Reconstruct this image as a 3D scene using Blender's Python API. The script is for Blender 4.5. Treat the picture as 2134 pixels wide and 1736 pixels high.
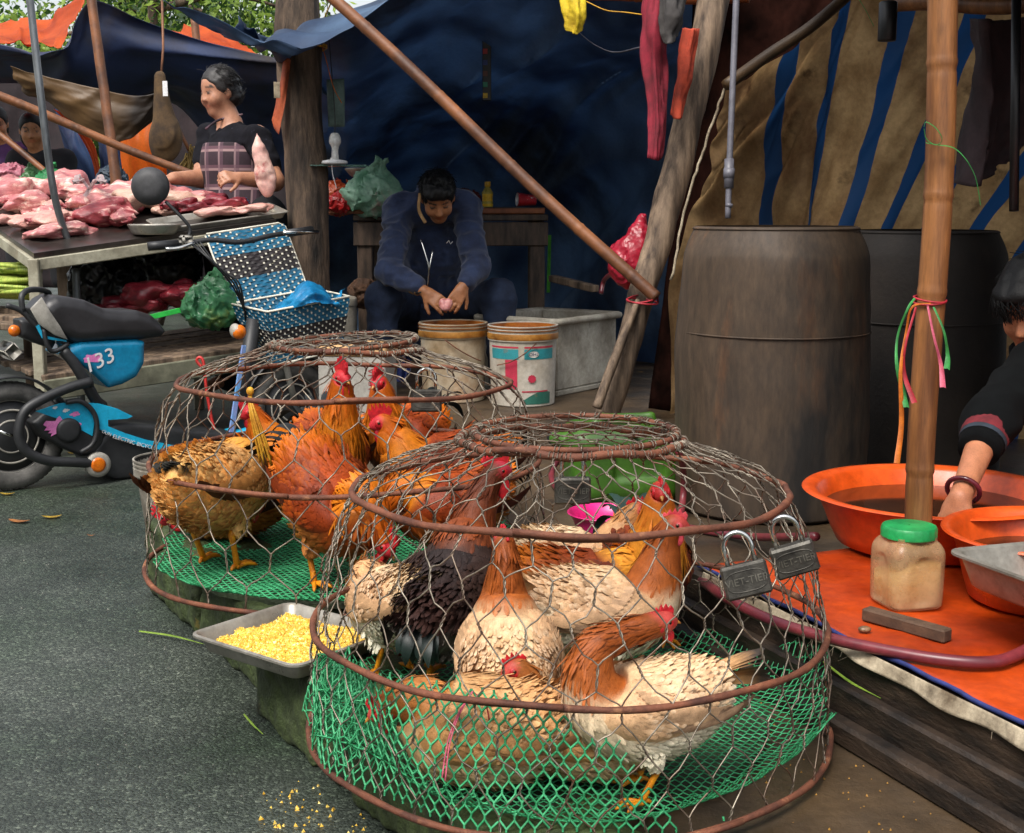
import bpy, bmesh, math, random
import numpy as np
R = math.radians
rng = np.random.default_rng(11)
random.seed(11)
for o in list(bpy.data.objects): bpy.data.objects.remove(o)
S = bpy.context.scene
C = S.collection

# ---------------------------------------------------------------- camera, sky, sun, exposure
F, CX, CY, CAMZ, PITCH = 2700.0, 1066.5, 868.0, 0.92, R(9.2)     # lens in units of a 2133 x 1736 picture
cam = bpy.data.cameras.new('camera'); cam_o = bpy.data.objects.new('camera', cam); C.objects.link(cam_o)
cam_o.location = (0, 0, CAMZ); cam_o.rotation_euler = (R(90) - PITCH, 0, 0)
cam.sensor_width = 36; cam.lens = 36 * F / 2133.0; cam.clip_end = 2000; cam.clip_start = 0.02
S.camera = cam_o
SUN_EL, SUN_AZ = 56, 208          # degrees; azimuth clockwise from +Y (the way the camera looks)
w = bpy.data.worlds.new('World'); S.world = w; w.use_nodes = True
nt = w.node_tree; nt.nodes.clear()
sky = nt.nodes.new('ShaderNodeTexSky'); sky.sky_type = 'NISHITA'; sky.sun_disc = False
sky.sun_elevation = R(SUN_EL); sky.sun_rotation = R(SUN_AZ); sky.dust_density = 4.0; sky.air_density = 1.2
hs = nt.nodes.new('ShaderNodeHueSaturation'); hs.inputs['Saturation'].default_value = 0.30
bg = nt.nodes.new('ShaderNodeBackground'); bg.inputs['Strength'].default_value = 0.115
out = nt.nodes.new('ShaderNodeOutputWorld')
nt.links.new(sky.outputs[0], hs.inputs['Color']); nt.links.new(hs.outputs[0], bg.inputs[0]); nt.links.new(bg.outputs[0], out.inputs[0])
sl = bpy.data.lights.new('sun', 'SUN'); sl.energy = 1.5; sl.angle = R(24); sl.color = (1, 0.95, 0.88)
so = bpy.data.objects.new('sun', sl); C.objects.link(so)
so.rotation_euler = (R(90 - SUN_EL), 0, R(180 - SUN_AZ))
S.view_settings.view_transform = 'Standard'; S.view_settings.look = 'None'
S.view_settings.gamma = 1; S.view_settings.exposure = 1.13; S.view_settings.use_curve_mapping = False
S.render.engine = 'CYCLES'
S.cycles.use_denoising = True
S.cycles.max_bounces = 6; S.cycles.diffuse_bounces = 3; S.cycles.glossy_bounces = 3
S.cycles.transmission_bounces = 4; S.cycles.transparent_max_bounces = 12
S.cycles.sample_clamp_indirect = 6

# ---------------------------------------------------------------- helpers
cp, sp, TS = math.cos(PITCH), math.sin(PITCH), F / 1750.0
A = np.array
def at(px, py, z=None, t=None):
    """a place in the world: the line of sight through a picture point, met at height z or at depth t (in units of TS metres)"""
    dx, dy = (px - CX) / F, (py - CY) / F
    d = A([dx, cp - dy * sp, -(sp + dy * cp)])
    if z is not None: t = (z - CAMZ) / d[2]
    else: t = t * TS
    return A([0, 0, CAMZ]) + d * t
def lin(c):
    if isinstance(c, str):
        c = [int(c[i:i + 2], 16) / 255 for i in (0, 2, 4)]
        c = [x / 12.92 if x < .04045 else ((x + .055) / 1.055) ** 2.4 for x in c]
    return A(c[:3], float)
def nrm(v):
    v = A(v, float); n = np.linalg.norm(v, axis=-1, keepdims=True); return v / np.maximum(n, 1e-9)

def vnoise(p, seed=0):
    """smooth value noise in -1..1 at points p (n,3)"""
    p = A(p, float); i = np.floor(p).astype(np.int64); f = p - i; f = f * f * (3 - 2 * f)
    def h(ix, iy, iz):
        n = (ix * 374761393 + iy * 668265263 + iz * 2147483647 + seed * 1274126177) & 0x7fffffff
        n = ((n ^ (n >> 13)) * 1274126177) & 0x7fffffff
        return ((n ^ (n >> 16)) & 0xffff) / 32767.5 - 1
    r = 0
    for a in (0, 1):
        for b in (0, 1):
            for c in (0, 1):
                wgt = (f[:, 0] if a else 1 - f[:, 0]) * (f[:, 1] if b else 1 - f[:, 1]) * (f[:, 2] if c else 1 - f[:, 2])
                r = r + wgt * h(i[:, 0] + a, i[:, 1] + b, i[:, 2] + c)
    return r
def fbm(p, seed=0, o=4):
    p = A(p, float); r = 0; a = 1; 
    for k in range(o): r = r + a * vnoise(p * 2 ** k, seed + k); a *= .5
    return r

_M = {}
def mat(name, c, c2=None, rough=.6, metal=0., ns=8., det=5., bump=0., bs=60., spots=None, spots2=None, trans=0., spec=.5,
        coat=0., st=(1, 1, 1), vcol=False, uv=False, alpha=1., sheen=0., bd=.004, lo=.35, hi=.65, transmission=0., sss=0., rvar=0., fine=.22):
    if name in _M: return _M[name]
    m = bpy.data.materials.new(name); m.use_nodes = True; _M[name] = m
    t = m.node_tree; N = t.nodes; L = t.links; b = N['Principled BSDF']; o = N['Material Output']
    tc = N.new('ShaderNodeTexCoord'); mp = N.new('ShaderNodeMapping'); mp.inputs['Scale'].default_value = st
    L.new(tc.outputs['UV' if uv else 'Object'], mp.inputs[0])
    def noise(scale, d=det, rg=.6):
        n = N.new('ShaderNodeTexNoise'); n.inputs['Scale'].default_value = scale; n.inputs['Detail'].default_value = d
        n.inputs['Roughness'].default_value = rg; L.new(mp.outputs[0], n.inputs['Vector']); return n.outputs['Fac']
    def ramp(fac, lo_, hi_, a=(0, 0, 0), z=(1, 1, 1)):
        r = N.new('ShaderNodeValToRGB'); r.color_ramp.elements[0].position = lo_; r.color_ramp.elements[1].position = hi_
        r.color_ramp.elements[0].color = (*a, 1); r.color_ramp.elements[1].color = (*z, 1); L.new(fac, r.inputs[0]); return r.outputs[0]
    def mix(fac, a, z, mode='MIX'):
        x = N.new('ShaderNodeMix'); x.data_type = 'RGBA'; x.blend_type = mode
        for s_, val in ((0, fac), (6, a), (7, z)):
            if hasattr(val, 'is_linked'): L.new(val, x.inputs[s_])
            else: x.inputs[s_].default_value = val if s_ == 0 else (*val, 1)
        return x.outputs[2]
    if vcol:
        at_ = N.new('ShaderNodeVertexColor'); at_.layer_name = 'Col'; col = at_.outputs[0]
        if c2 is not None:
            col = mix(1., col, ramp(noise(ns), .3, .7, lin(c2), (1.15, 1.15, 1.15)), 'MULTIPLY')
    else:
        c = lin(c); c2 = c * .72 if c2 is None else lin(c2)
        col = ramp(noise(ns), lo, hi, tuple(c2), tuple(c))
    for sp_ in (spots, spots2):
        if sp_:
            sc, ssc, l_, h_ = sp_
            col = mix(ramp(noise(ssc, 6, .65), l_, h_), col, tuple(lin(sc)))
    if fine: col = mix(1., col, ramp(noise(max(ns * 9, 45), 3, .7), .25, .75, (1 - fine,) * 3, (1 + fine * .8,) * 3), 'MULTIPLY')
    L.new(col, b.inputs['Base Color'])
    b.inputs['Roughness'].default_value = rough; b.inputs['Metallic'].default_value = metal
    if rvar:
        r_ = ramp(noise(ns * 1.7), .35, .65, (rough - rvar,) * 3, (rough + rvar,) * 3); L.new(r_, b.inputs['Roughness'])
    b.inputs['Specular IOR Level'].default_value = spec; b.inputs['Coat Weight'].default_value = coat
    if sheen: b.inputs['Sheen Weight'].default_value = sheen
    if transmission: b.inputs['Transmission Weight'].default_value = transmission
    if sss: b.inputs['Subsurface Weight'].default_value = sss; b.inputs['Subsurface Radius'].default_value = (.012, .006, .003); b.inputs['Subsurface Scale'].default_value = .6
    if alpha < 1: b.inputs['Alpha'].default_value = alpha
    if bump:
        bn = N.new('ShaderNodeBump'); bn.inputs['Strength'].default_value = bump; bn.inputs['Distance'].default_value = bd
        L.new(noise(bs, 4), bn.inputs['Height']); L.new(bn.outputs[0], b.inputs['Normal'])
    if trans:
        tr = N.new('ShaderNodeBsdfTranslucent'); L.new(col, tr.inputs[0])
        ms = N.new('ShaderNodeMixShader'); ms.inputs[0].default_value = trans
        L.new(b.outputs[0], ms.inputs[1]); L.new(tr.outputs[0], ms.inputs[2]); L.new(ms.outputs[0], o.inputs[0])
    m['N'] = 1
    return m

class G:
    """a growing mesh"""
    def __init__(s): s.v = []; s.f = []; s.c = []; s.n = 0; s.uv = []
    def add(s, vf, c=None, uv=None):
        v, f = vf[0], vf[1]; v = A(v, float).reshape(-1, 3); n = s.n
        s.v.append(v)
        if isinstance(f, np.ndarray): s.f.extend((f + n).tolist())
        else: s.f.extend([tuple(i + n for i in q) for q in f])
        if c is None: c = A([.5, .5, .5])
        c = A(c, float)
        s.c.append(np.broadcast_to(c, v.shape) if c.ndim == 1 else c)
        s.uv.append(np.zeros((len(v), 2)) if uv is None else A(uv, float))
        s.n += len(v); return s
    def build(s, name, m, parent=None, smooth=True, origin=None, col=False, uv=False, sharp=None):
        v = np.concatenate(s.v); me = bpy.data.meshes.new(name)
        o = bpy.data.objects.new(name, me); C.objects.link(o)
        if origin is not None:
            v = v - A(origin)
            if parent is None: o.location = origin
        me.from_pydata(v.tolist(), [], s.f)
        if col:
            ca = me.color_attributes.new('Col', 'FLOAT_COLOR', 'POINT')
            cc = np.concatenate(s.c); ca.data.foreach_set('color', np.concatenate([cc, np.ones((len(cc), 1))], 1).astype(np.float32).ravel())
        if uv:
            ul = me.uv_layers.new(name='UVMap'); uu = np.concatenate(s.uv)
            li = np.empty(len(me.loops), np.int32); me.loops.foreach_get('vertex_index', li)
            ul.data.foreach_set('uv', uu[li].astype(np.float32).ravel())
        if smooth: me.polygons.foreach_set('use_smooth', [True] * len(me.polygons))
        if smooth and sharp: me.set_sharp_from_angle(angle=R(sharp))
        for mm in (m if isinstance(m, (list, tuple)) else [m]): me.materials.append(mm)
        if parent is not None: o.parent = parent
        me.update(); return o
def gb(vf, name, m, parent=None, **k): return G().add(vf).build(name, m, parent, **k)
def tag(o, label=None, cat=None, group=None, kind=None):
    if label: o['label'] = label
    if cat: o['category'] = cat
    if group: o['group'] = group
    if kind: o['kind'] = kind
    return o
def thing(name, label, cat, loc=(0, 0, 0), rz=0., group=None):
    o = bpy.data.objects.new(name, None); C.objects.link(o); o.location = tuple(loc); o.rotation_euler = (0, 0, rz)
    o.empty_display_size = .05
    return tag(o, label, cat, group)

# ---- shapes: each returns (verts, faces)
def frames(P, up0=None):
    P = A(P, float); T = np.gradient(P, axis=0); T = nrm(T)
    u = A([0, 0, 1.]) if up0 is None else A(up0, float)
    if abs(T[0] @ nrm(u)) > .95: u = A([1., 0, 0])
    U = []; 
    for k in range(len(P)):
        u = u - T[k] * (u @ T[k]); u = u / max(np.linalg.norm(u), 1e-9); U.append(u)
    U = A(U); return T, U, np.cross(T, U)
def tube(P, r, seg=8, caps=True, up0=None, flat=1.):
    P = A(P, float); n = len(P); r = np.broadcast_to(A(r, float), (n,))
    T, U, V = frames(P, up0); a = np.arange(seg) * 2 * np.pi / seg
    ring = (U[:, None, :] * np.cos(a)[None, :, None] * flat + V[:, None, :] * np.sin(a)[None, :, None]) * r[:, None, None] + P[:, None, :]
    v = ring.reshape(-1, 3); f = []
    for i in range(n - 1):
        for j in range(seg):
            k = (j + 1) % seg; f.append((i * seg + j, i * seg + k, (i + 1) * seg + k, (i + 1) * seg + j))
    if caps: f.append(tuple(range(seg))[::-1]); f.append(tuple((n - 1) * seg + j for j in range(seg)))
    return v, f
def spline(P, n=24):
    """Catmull-Rom through P"""
    P = A(P, float); m = len(P); Q = np.concatenate([[2 * P[0] - P[1]], P, [2 * P[-1] - P[-2]]])
    t = np.linspace(0, m - 1, n); i = np.minimum(t.astype(int), m - 2); f = (t - i)[:, None]
    a, b, c, d = Q[i], Q[i + 1], Q[i + 2], Q[i + 3]
    return .5 * (2 * b + (c - a) * f + (2 * a - 5 * b + 4 * c - d) * f ** 2 + (3 * b - a - 3 * c + d) * f ** 3)
def sticks(P0, P1, r, seg=4):
    """many straight rods at once"""
    P0, P1 = A(P0, float), A(P1, float); n = len(P0); T = nrm(P1 - P0)
    ref = np.where(np.abs(T[:, 2:3]) > .9, A([[1., 0, 0]]), A([[0, 0, 1.]]))
    U = nrm(np.cross(T, ref)); V = np.cross(T, U); a = np.arange(seg) * 2 * np.pi / seg
    r = np.broadcast_to(A(r, float), (n,))[:, None, None]
    off = (U[:, None] * np.cos(a)[None, :, None] + V[:, None] * np.sin(a)[None, :, None]) * r
    v = np.concatenate([P0[:, None] + off, P1[:, None] + off], 1).reshape(-1, 3)
    q = A([[j, (j + 1) % seg, seg + (j + 1) % seg, seg + j] for j in range(seg)])
    f = (q[None] + (np.arange(n) * 2 * seg)[:, None, None]).reshape(-1, 4)
    return v, f
def lathe(prof, seg=32, loc=(0, 0, 0), capb=True, capt=False, sq=None):
    prof = A(prof, float); n = len(prof); a = np.arange(seg) * 2 * np.pi / seg
    k = np.ones(seg) if sq is None else sq(a)
    v = np.stack([prof[:, 0:1] * np.cos(a) * k, prof[:, 0:1] * np.sin(a) * k, np.repeat(prof[:, 1:2], seg, 1)], -1).reshape(-1, 3) + A(loc)
    f = [(i * seg + j, i * seg + (j + 1) % seg, (i + 1) * seg + (j + 1) % seg, (i + 1) * seg + j) for i in range(n - 1) for j in range(seg)]
    if capb: f.append(tuple(range(seg))[::-1])
    if capt: f.append(tuple((n - 1) * seg + j for j in range(seg)))
    return v, f
def box(c, s, bev=.004, R3=None):
    """a box with chamfered edges"""
    sx, sy, sz = [x / 2 for x in s]; b = min(bev, sx * .45, sy * .45, sz * .45); V = []; ix = {}
    for i in (-1, 1):
        for j in (-1, 1):
            for k in (-1, 1):
                for ax in range(3):
                    p = A([i * sx, j * sy, k * sz]); q = A([i, j, k]) * b; q[ax] = 0; ix[i, j, k, ax] = len(V); V.append(p - q)
    f = []
    for ax in range(3):
        o1, o2 = [x for x in range(3) if x != ax]
        for sg in (-1, 1):
            q = []
            for a_, b_ in ((-1, -1), (1, -1), (1, 1), (-1, 1)):
                k = [0, 0, 0]; k[ax] = sg; k[o1] = a_; k[o2] = b_; q.append(ix[(*k, ax)])
            f.append(tuple(q) if (sg > 0) == (ax != 1) else tuple(q[::-1]))
    for ax in range(3):
        o1, o2 = [x for x in range(3) if x != ax]
        for a_ in (-1, 1):
            for b_ in (-1, 1):
                k1 = [0, 0, 0]; k1[o1] = a_; k1[o2] = b_; k2 = list(k1); k1[ax] = -1; k2[ax] = 1
                q = (ix[(*k1, o1)], ix[(*k2, o1)], ix[(*k2, o2)], ix[(*k1, o2)])
                f.append(q if (a_ * b_ > 0) == (ax != 1) else q[::-1])
    for i in (-1, 1):
        for j in (-1, 1):
            for k in (-1, 1):
                q = tuple(ix[i, j, k, ax] for ax in range(3)); f.append(q if i * j * k > 0 else q[::-1])
    V = A(V)
    if R3 is not None: V = V @ A(R3)
    return V + A(c), f
def basis(x, up=(0, 0, 1)):
    x = nrm(x); y = np.cross(A(up, float), x)
    if np.linalg.norm(y) < 1e-4: y = np.cross(A([0, 1., 0]), x)
    y = nrm(y); return A([x, y, np.cross(x, y)])
def beam(p0, p1, wd, ht, bev=.004, up=(0, 0, 1), off=(0, 0)):
    """a squared bar from p0 to p1"""
    p0, p1 = A(p0, float), A(p1, float); B = basis(p1 - p0, up); L_ = np.linalg.norm(p1 - p0)
    return box((p0 + p1) / 2 + B[1] * off[0] + B[2] * off[1], (L_, wd, ht), bev, B)
def ell(c, r, B=None, nu=16, nv=10):
    th = np.linspace(0, np.pi, nv + 1)[1:-1]; a = np.arange(nu) * 2 * np.pi / nu
    v = [[0, 0, 1.]] + [[math.sin(t) * math.cos(x), math.sin(t) * math.sin(x), math.cos(t)] for t in th for x in a] + [[0, 0, -1.]]
    v = A(v) * A(r); n = len(th); f = [(0, 1 + j, 1 + (j + 1) % nu) for j in range(nu)]
    f += [(1 + i * nu + j, 1 + (i + 1) * nu + j, 1 + (i + 1) * nu + (j + 1) % nu, 1 + i * nu + (j + 1) % nu) for i in range(n - 1) for j in range(nu)]
    e = 1 + n * nu; f += [(e, e - nu + (j + 1) % nu, e - nu + j) for j in range(nu)]
    if B is not None: v = v @ A(B)
    return v + A(c), f
def grid(P):
    """quads over an (nu,nv,3) array of points"""
    nu, nv = P.shape[:2]; i = np.arange(nu - 1)[:, None]; j = np.arange(nv - 1)[None]
    a = i * nv + j; f = np.stack([a, a + nv, a + nv + 1, a + 1], -1).reshape(-1, 4)
    return P.reshape(-1, 3), f
def bicubic(ctrl, nu, nv):
    """a smooth sheet through rows of control points"""
    rows = A([spline(r_, nv) for r_ in ctrl]); return A([spline(rows[:, j], nu) for j in range(nv)]).transpose(1, 0, 2)
def sheet_n(P):
    du = np.gradient(P, axis=0); dv = np.gradient(P, axis=1); return nrm(np.cross(du, dv))
def thick(P, th):
    """a closed sheet of some thickness"""
    n = sheet_n(P); nu, nv = P.shape[:2]; v1, f1 = grid(P + n * th / 2); v2, f2 = grid(P - n * th / 2); k = nu * nv
    f = f1.tolist() + (f2[:, ::-1] + k).tolist()
    rim = [(i, 0) for i in range(nu)] + [(nu - 1, j) for j in range(1, nv)] + [(i, nv - 1) for i in range(nu - 2, -1, -1)] + [(0, j) for j in range(nv - 2, 0, -1)]
    ii = [a * nv + b for a, b in rim]
    for a, b in zip(ii, ii[1:] + ii[:1]): f.append((b, a, a + k, b + k))
    return np.concatenate([v1, v2]), f
def prism(poly, B, o, th, bev=0.):
    """outline poly (n,2) in the plane of basis rows B[0], B[1], given thickness along B[2]"""
    poly = A(poly, float); n = len(poly); B = A(B, float)
    if bev:
        c = poly.mean(0); inn = poly + nrm(c - poly) * bev
        L_ = [(inn, -th / 2), (poly, -th / 2 + bev), (poly, th / 2 - bev), (inn, th / 2)]
    else: L_ = [(poly, -th / 2), (poly, th / 2)]
    v = np.concatenate([p[:, :1] * B[0] + p[:, 1:] * B[1] + B[2] * z for p, z in L_]) + A(o); f = [tuple(range(n))[::-1]]
    for k in range(len(L_) - 1):
        f += [(k * n + i, k * n + (i + 1) % n, (k + 1) * n + (i + 1) % n, (k + 1) * n + i) for i in range(n)]
    f.append(tuple((len(L_) - 1) * n + i for i in range(n))); return v, f
def ribbon(P, side, wd, cup=0.):
    """a three-column blade along P"""
    P = A(P, float); n = len(P); wd = np.broadcast_to(A(wd, float), (n,))[:, None]; T = nrm(np.gradient(P, axis=0))
    s_ = np.broadcast_to(A(side, float), (n, 3)); s_ = nrm(s_ - T * (s_ * T).sum(1, keepdims=True)); N_ = np.cross(T, s_)
    Q = np.stack([P - s_ * wd, P + N_ * wd * cup, P + s_ * wd], 1); return grid(Q)

class Vox:
    """solid made by melting simple solids together, meshed as one closed surface"""
    def __init__(s, lo, hi, h):
        s.lo = A(lo, float); s.h = h; s.dim = np.ceil((A(hi, float) - s.lo) / h).astype(int) + 1
        s.d = np.full(s.dim, .08, np.float32); s.id = np.zeros(s.dim, np.int8)
    def _sub(s, lo, hi):
        a = np.maximum(np.floor((A(lo) - s.lo) / s.h).astype(int), 0); b = np.minimum(np.ceil((A(hi) - s.lo) / s.h).astype(int) + 1, s.dim)
        if (b <= a).any(): return None, None
        g = np.meshgrid(*[s.lo[i] + np.arange(a[i], b[i]) * s.h for i in range(3)], indexing='ij')
        return (slice(a[0], b[0]), slice(a[1], b[1]), slice(a[2], b[2])), np.stack(g, -1).astype(np.float32)
    def _put(s, sl, d, k, i, cut=False):
        o = s.d[sl]
        if cut: d = -d; hh = np.clip(.5 - .5 * (d - o) / k * -1, 0, 1); hh = np.clip(.5 + .5 * (d - o) / k, 0, 1); s.d[sl] = o * (1 - hh) + d * hh + k * hh * (1 - hh); return
        hh = np.clip(.5 + .5 * (o - d) / k, 0, 1); s.id[sl] = np.where(d < o, i, s.id[sl]); s.d[sl] = o * (1 - hh) + d * hh - k * hh * (1 - hh)
    def cap(s, a, b, ra, rb=None, k=.02, i=0, sq=None, cut=False):
        rb = ra if rb is None else rb; a = A(a, float); b = A(b, float); m = max(ra, rb) + k + 3 * s.h
        sl, P = s._sub(np.minimum(a, b) - m, np.maximum(a, b) + m)
        if sl is None: return s
        ab = b - a; t = np.clip(((P - a) @ ab) / max(ab @ ab, 1e-9), 0, 1); d = np.linalg.norm(P - a - t[..., None] * ab, axis=-1) - (ra + (rb - ra) * t)
        s._put(sl, d, k, i, cut); return s
    def chain(s, pts, rs, k=.02, i=0):
        for q in range(len(pts) - 1): s.cap(pts[q], pts[q + 1], rs[q], rs[q + 1], k, i)
        return s
    def ell(s, c, r, B=None, k=.02, i=0, cut=False):
        c = A(c, float); r = A(r, float); m = r.max() + k + 3 * s.h; sl, P = s._sub(c - m, c + m)
        if sl is None: return s
        q = P - c
        if B is not None: q = q @ A(B, np.float32).T
        k0 = np.linalg.norm(q / r, axis=-1); k1 = np.linalg.norm(q / r ** 2, axis=-1); d = k0 * (k0 - 1) / np.maximum(k1, 1e-6)
        s._put(sl, d, k, i, cut); return s
    def box(s, c, hsz, rad, B=None, k=.02, i=0, cut=False):
        c = A(c, float); hsz = A(hsz, float); m = np.linalg.norm(hsz) + rad + k + 3 * s.h; sl, P = s._sub(c - m, c + m)
        if sl is None: return s
        q = P - c
        if B is not None: q = q @ A(B, np.float32).T
        q = np.abs(q) - hsz; d = np.linalg.norm(np.maximum(q, 0), axis=-1) + np.minimum(q.max(-1), 0) - rad
        s._put(sl, d, k, i, cut); return s
    def poly(s, pts, y0, th, rad=.01, k=.004, i=0, cut=False):
        """an outline in the x-z plane, th half-thick about y0, with rounded edges"""
        pts = A(pts, float); lo, hi = pts.min(0), pts.max(0); m = k + 3 * s.h
        sl, P = s._sub((lo[0] - m, y0 - th - m, lo[1] - m), (hi[0] + m, y0 + th + m, hi[1] + m))
        if sl is None: return s
        q = P[:, 0][..., [0, 2]]; d = np.full(q.shape[:2], 1e9); sg = np.ones(q.shape[:2])
        for a, b in zip(pts, np.roll(pts, -1, 0)):
            e = b - a; w_ = q - a; t = np.clip((w_ @ e) / max(e @ e, 1e-12), 0, 1); d = np.minimum(d, ((w_ - t[..., None] * e) ** 2).sum(-1))
            c1 = q[..., 1] >= a[1]; c2 = q[..., 1] < b[1]; c3 = e[0] * w_[..., 1] > e[1] * w_[..., 0]; sg = np.where((c1 & c2 & c3) | (~c1 & ~c2 & ~c3), -sg, sg)
        d2 = (sg * np.sqrt(d) + rad)[:, None, :] + 0 * P[..., 0]; dy = np.abs(P[..., 1] - y0) - th + rad
        dd = np.sqrt(np.maximum(d2, 0) ** 2 + np.maximum(dy, 0) ** 2) + np.minimum(np.maximum(d2, dy), 0) - rad
        s._put(sl, dd, k, i, cut); return s
    def half(s, p, n):
        """keep only the side of the plane that n points away from"""
        g = np.meshgrid(*[s.lo[i] + np.arange(s.dim[i]) * s.h for i in range(3)], indexing='ij'); n = nrm(n)
        s.d = np.maximum(s.d, sum((g[i] - p[i]) * n[i] for i in range(3)).astype(np.float32)); return s
    def noise(s, amp, sc, seed=0, o=2):
        m = np.abs(s.d) < amp * 3 + 3 * s.h; ix = np.argwhere(m); p = s.lo + ix * s.h
        s.d[m] += amp * fbm(p * sc, seed, o).astype(np.float32); return s
    def add(s, fn):
        m = np.abs(s.d) < .05; ix = np.argwhere(m); p = s.lo + ix * s.h; s.d[m] += fn(p).astype(np.float32); return s
    def mesh(s):
        d = s.d; d[0] = d[-1] = .05; d[:, 0] = d[:, -1] = .05; d[:, :, 0] = d[:, :, -1] = .05
        nx, ny, nz = s.dim; cr = [(i, j, k) for i in (0, 1) for j in (0, 1) for k in (0, 1)]
        cs = lambda c: d[c[0]:nx - 1 + c[0], c[1]:ny - 1 + c[1], c[2]:nz - 1 + c[2]]
        cnt = sum((cs(c) < 0).astype(np.int8) for c in cr); mask = (cnt > 0) & (cnt < 8); ix = np.argwhere(mask)
        vals = {c: cs(c)[mask] for c in cr}; acc = np.zeros((len(ix), 3)); num = np.zeros(len(ix))
        for a_ in cr:
            for b_ in cr:
                if sum(b_) - sum(a_) == 1 and all(y >= x for x, y in zip(a_, b_)):
                    va, vb = vals[a_], vals[b_]; x = (va < 0) != (vb < 0); t = np.where(x, va / np.where(va == vb, 1, va - vb), 0)
                    acc += np.where(x[:, None], A(a_) + t[:, None] * (A(b_) - A(a_)), 0); num += x
        v = s.lo + (ix + acc / num[:, None]) * s.h
        idx = np.full(mask.shape, -1); idx[mask] = np.arange(len(ix)); F_ = []
        for ax in range(3):
            u, w_ = [(1, 2), (2, 0), (0, 1)][ax]; sl0 = [slice(1, -1)] * 3; sl1 = [slice(1, -1)] * 3
            sl0[ax] = slice(0, -1); sl1[ax] = slice(1, None); e0 = d[tuple(sl0)]; e1 = d[tuple(sl1)]
            for sg in (0, 1):
                e = np.argwhere(((e0 < 0) & (e1 >= 0)) if sg else ((e0 >= 0) & (e1 < 0)))
                if not len(e): continue
                e = e + 1; e[:, ax] -= 1; q = []
                for du, dw in ((0, 0), (-1, 0), (-1, -1), (0, -1)):
                    g = e.copy(); g[:, u] += du; g[:, w_] += dw; q.append(idx[g[:, 0], g[:, 1], g[:, 2]])
                q = np.stack(q, 1); F_.append(q if sg else q[:, ::-1])
        f = np.concatenate(F_); f = f[(f >= 0).all(1)]; s.ids = s.id[tuple(ix.T)]
        return v, f

# ================================================================ materials used in many places
def asphalt():
    m = mat('asphalt', '4c524c', '272f28', rough=.42, rvar=.12, ns=1.3, bump=.0, spots=('2a3a2a', .8, .48, .72)); t = m.node_tree; N = t.nodes; L = t.links
    b = N['Principled BSDF']; tc = N.new('ShaderNodeTexCoord'); base = b.inputs['Base Color'].links[0].from_socket
    vo = N.new('ShaderNodeTexVoronoi'); vo.inputs['Scale'].default_value = 175; L.new(tc.outputs['Object'], vo.inputs['Vector'])
    sx = N.new('ShaderNodeSeparateColor'); L.new(vo.outputs['Color'], sx.inputs[0])
    r = N.new('ShaderNodeValToRGB'); e = r.color_ramp.elements; e[0].position = 0; e[0].color = (.5, .51, .51, 1); e[1].position = 1; e[1].color = (2.6, 2.45, 2.3, 1)
    for p_, c_ in ((.55, (.8, .8, .78, 1)), (.88, (1.35, 1.33, 1.28, 1)), (.965, (2.0, 1.95, 1.85, 1))): k = e.new(p_); k.color = c_
    L.new(sx.outputs[0], r.inputs[0])
    x = N.new('ShaderNodeMix'); x.data_type = 'RGBA'; x.blend_type = 'MULTIPLY'; x.inputs[0].default_value = 1
    L.new(base, x.inputs[6]); L.new(r.outputs[0], x.inputs[7]); L.new(x.outputs[2], b.inputs['Base Color'])
    v2 = N.new('ShaderNodeTexVoronoi'); v2.inputs['Scale'].default_value = 175; L.new(tc.outputs['Object'], v2.inputs['Vector'])
    n2 = N.new('ShaderNodeTexNoise'); n2.inputs['Scale'].default_value = 260; n2.inputs['Detail'].default_value = 3; L.new(tc.outputs['Object'], n2.inputs['Vector'])
    ad = N.new('ShaderNodeMath'); ad.operation = 'MULTIPLY_ADD'; ad.inputs[1].default_value = -1.1
    L.new(v2.outputs['Distance'], ad.inputs[0]); L.new(n2.outputs['Fac'], ad.inputs[2])
    bu = N.new('ShaderNodeBump'); bu.inputs['Strength'].default_value = .5; bu.inputs['Distance'].default_value = .004
    L.new(ad.outputs[0], bu.inputs['Height']); L.new(bu.outputs[0], b.inputs['Normal'])
    return m
M_ASPH = asphalt()
M_CONC = mat('stained_concrete', '54432f', '211a12', rough=.5, ns=2.2, det=8, bump=.5, bs=70, spots=('a8823c', 9, .66, .74), spots2=('1b1814', 1.6, .55, .75), rvar=.18)
M_STONE = mat('mossy_kerb_stone', '4c5a30', '222e0e', rough=.75, ns=4, det=9, bump=1., bs=30, bd=.012, spots=('12180a', 5, .48, .66), spots2=('8a7430', 7, .60, .68), fine=.4)
M_WOODD = mat('dark_wet_wood', '3c2f24', '15100c', rough=.55, ns=6, st=(1.6, 1.6, 5), bump=.8, bs=26, spots=('100c0a', 4, .5, .75))
M_ORANGE = mat('orange_sheet', 'c0470f', '8e2c08', rough=.42, ns=4, bump=.25, bs=14, spots=('7a2a0a', 7, .6, .8), rvar=.12, bd=.006)
M_CANVAS = mat('dirty_white_canvas', 'b9ab92', '5c4e3c', rough=.85, ns=14, bump=.5, bs=90, spots=('3a2f22', 9, .55, .75))
M_BLUEHEM = mat('blue_hem', '2c3a78', '1c2450', rough=.6, ns=20)
M_BAMBOO = mat('bamboo', '946236', '5e381c', rough=.5, ns=5, st=(6, 6, .6), bump=.25, bs=30, spots=('3f2612', 9, .6, .78))
M_OLDBAM = mat('old_bamboo', '86532f', '4a2c1a', rough=.55, ns=5, bump=.3, bs=40, spots=('2a1a10', 6, .55, .8))
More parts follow.
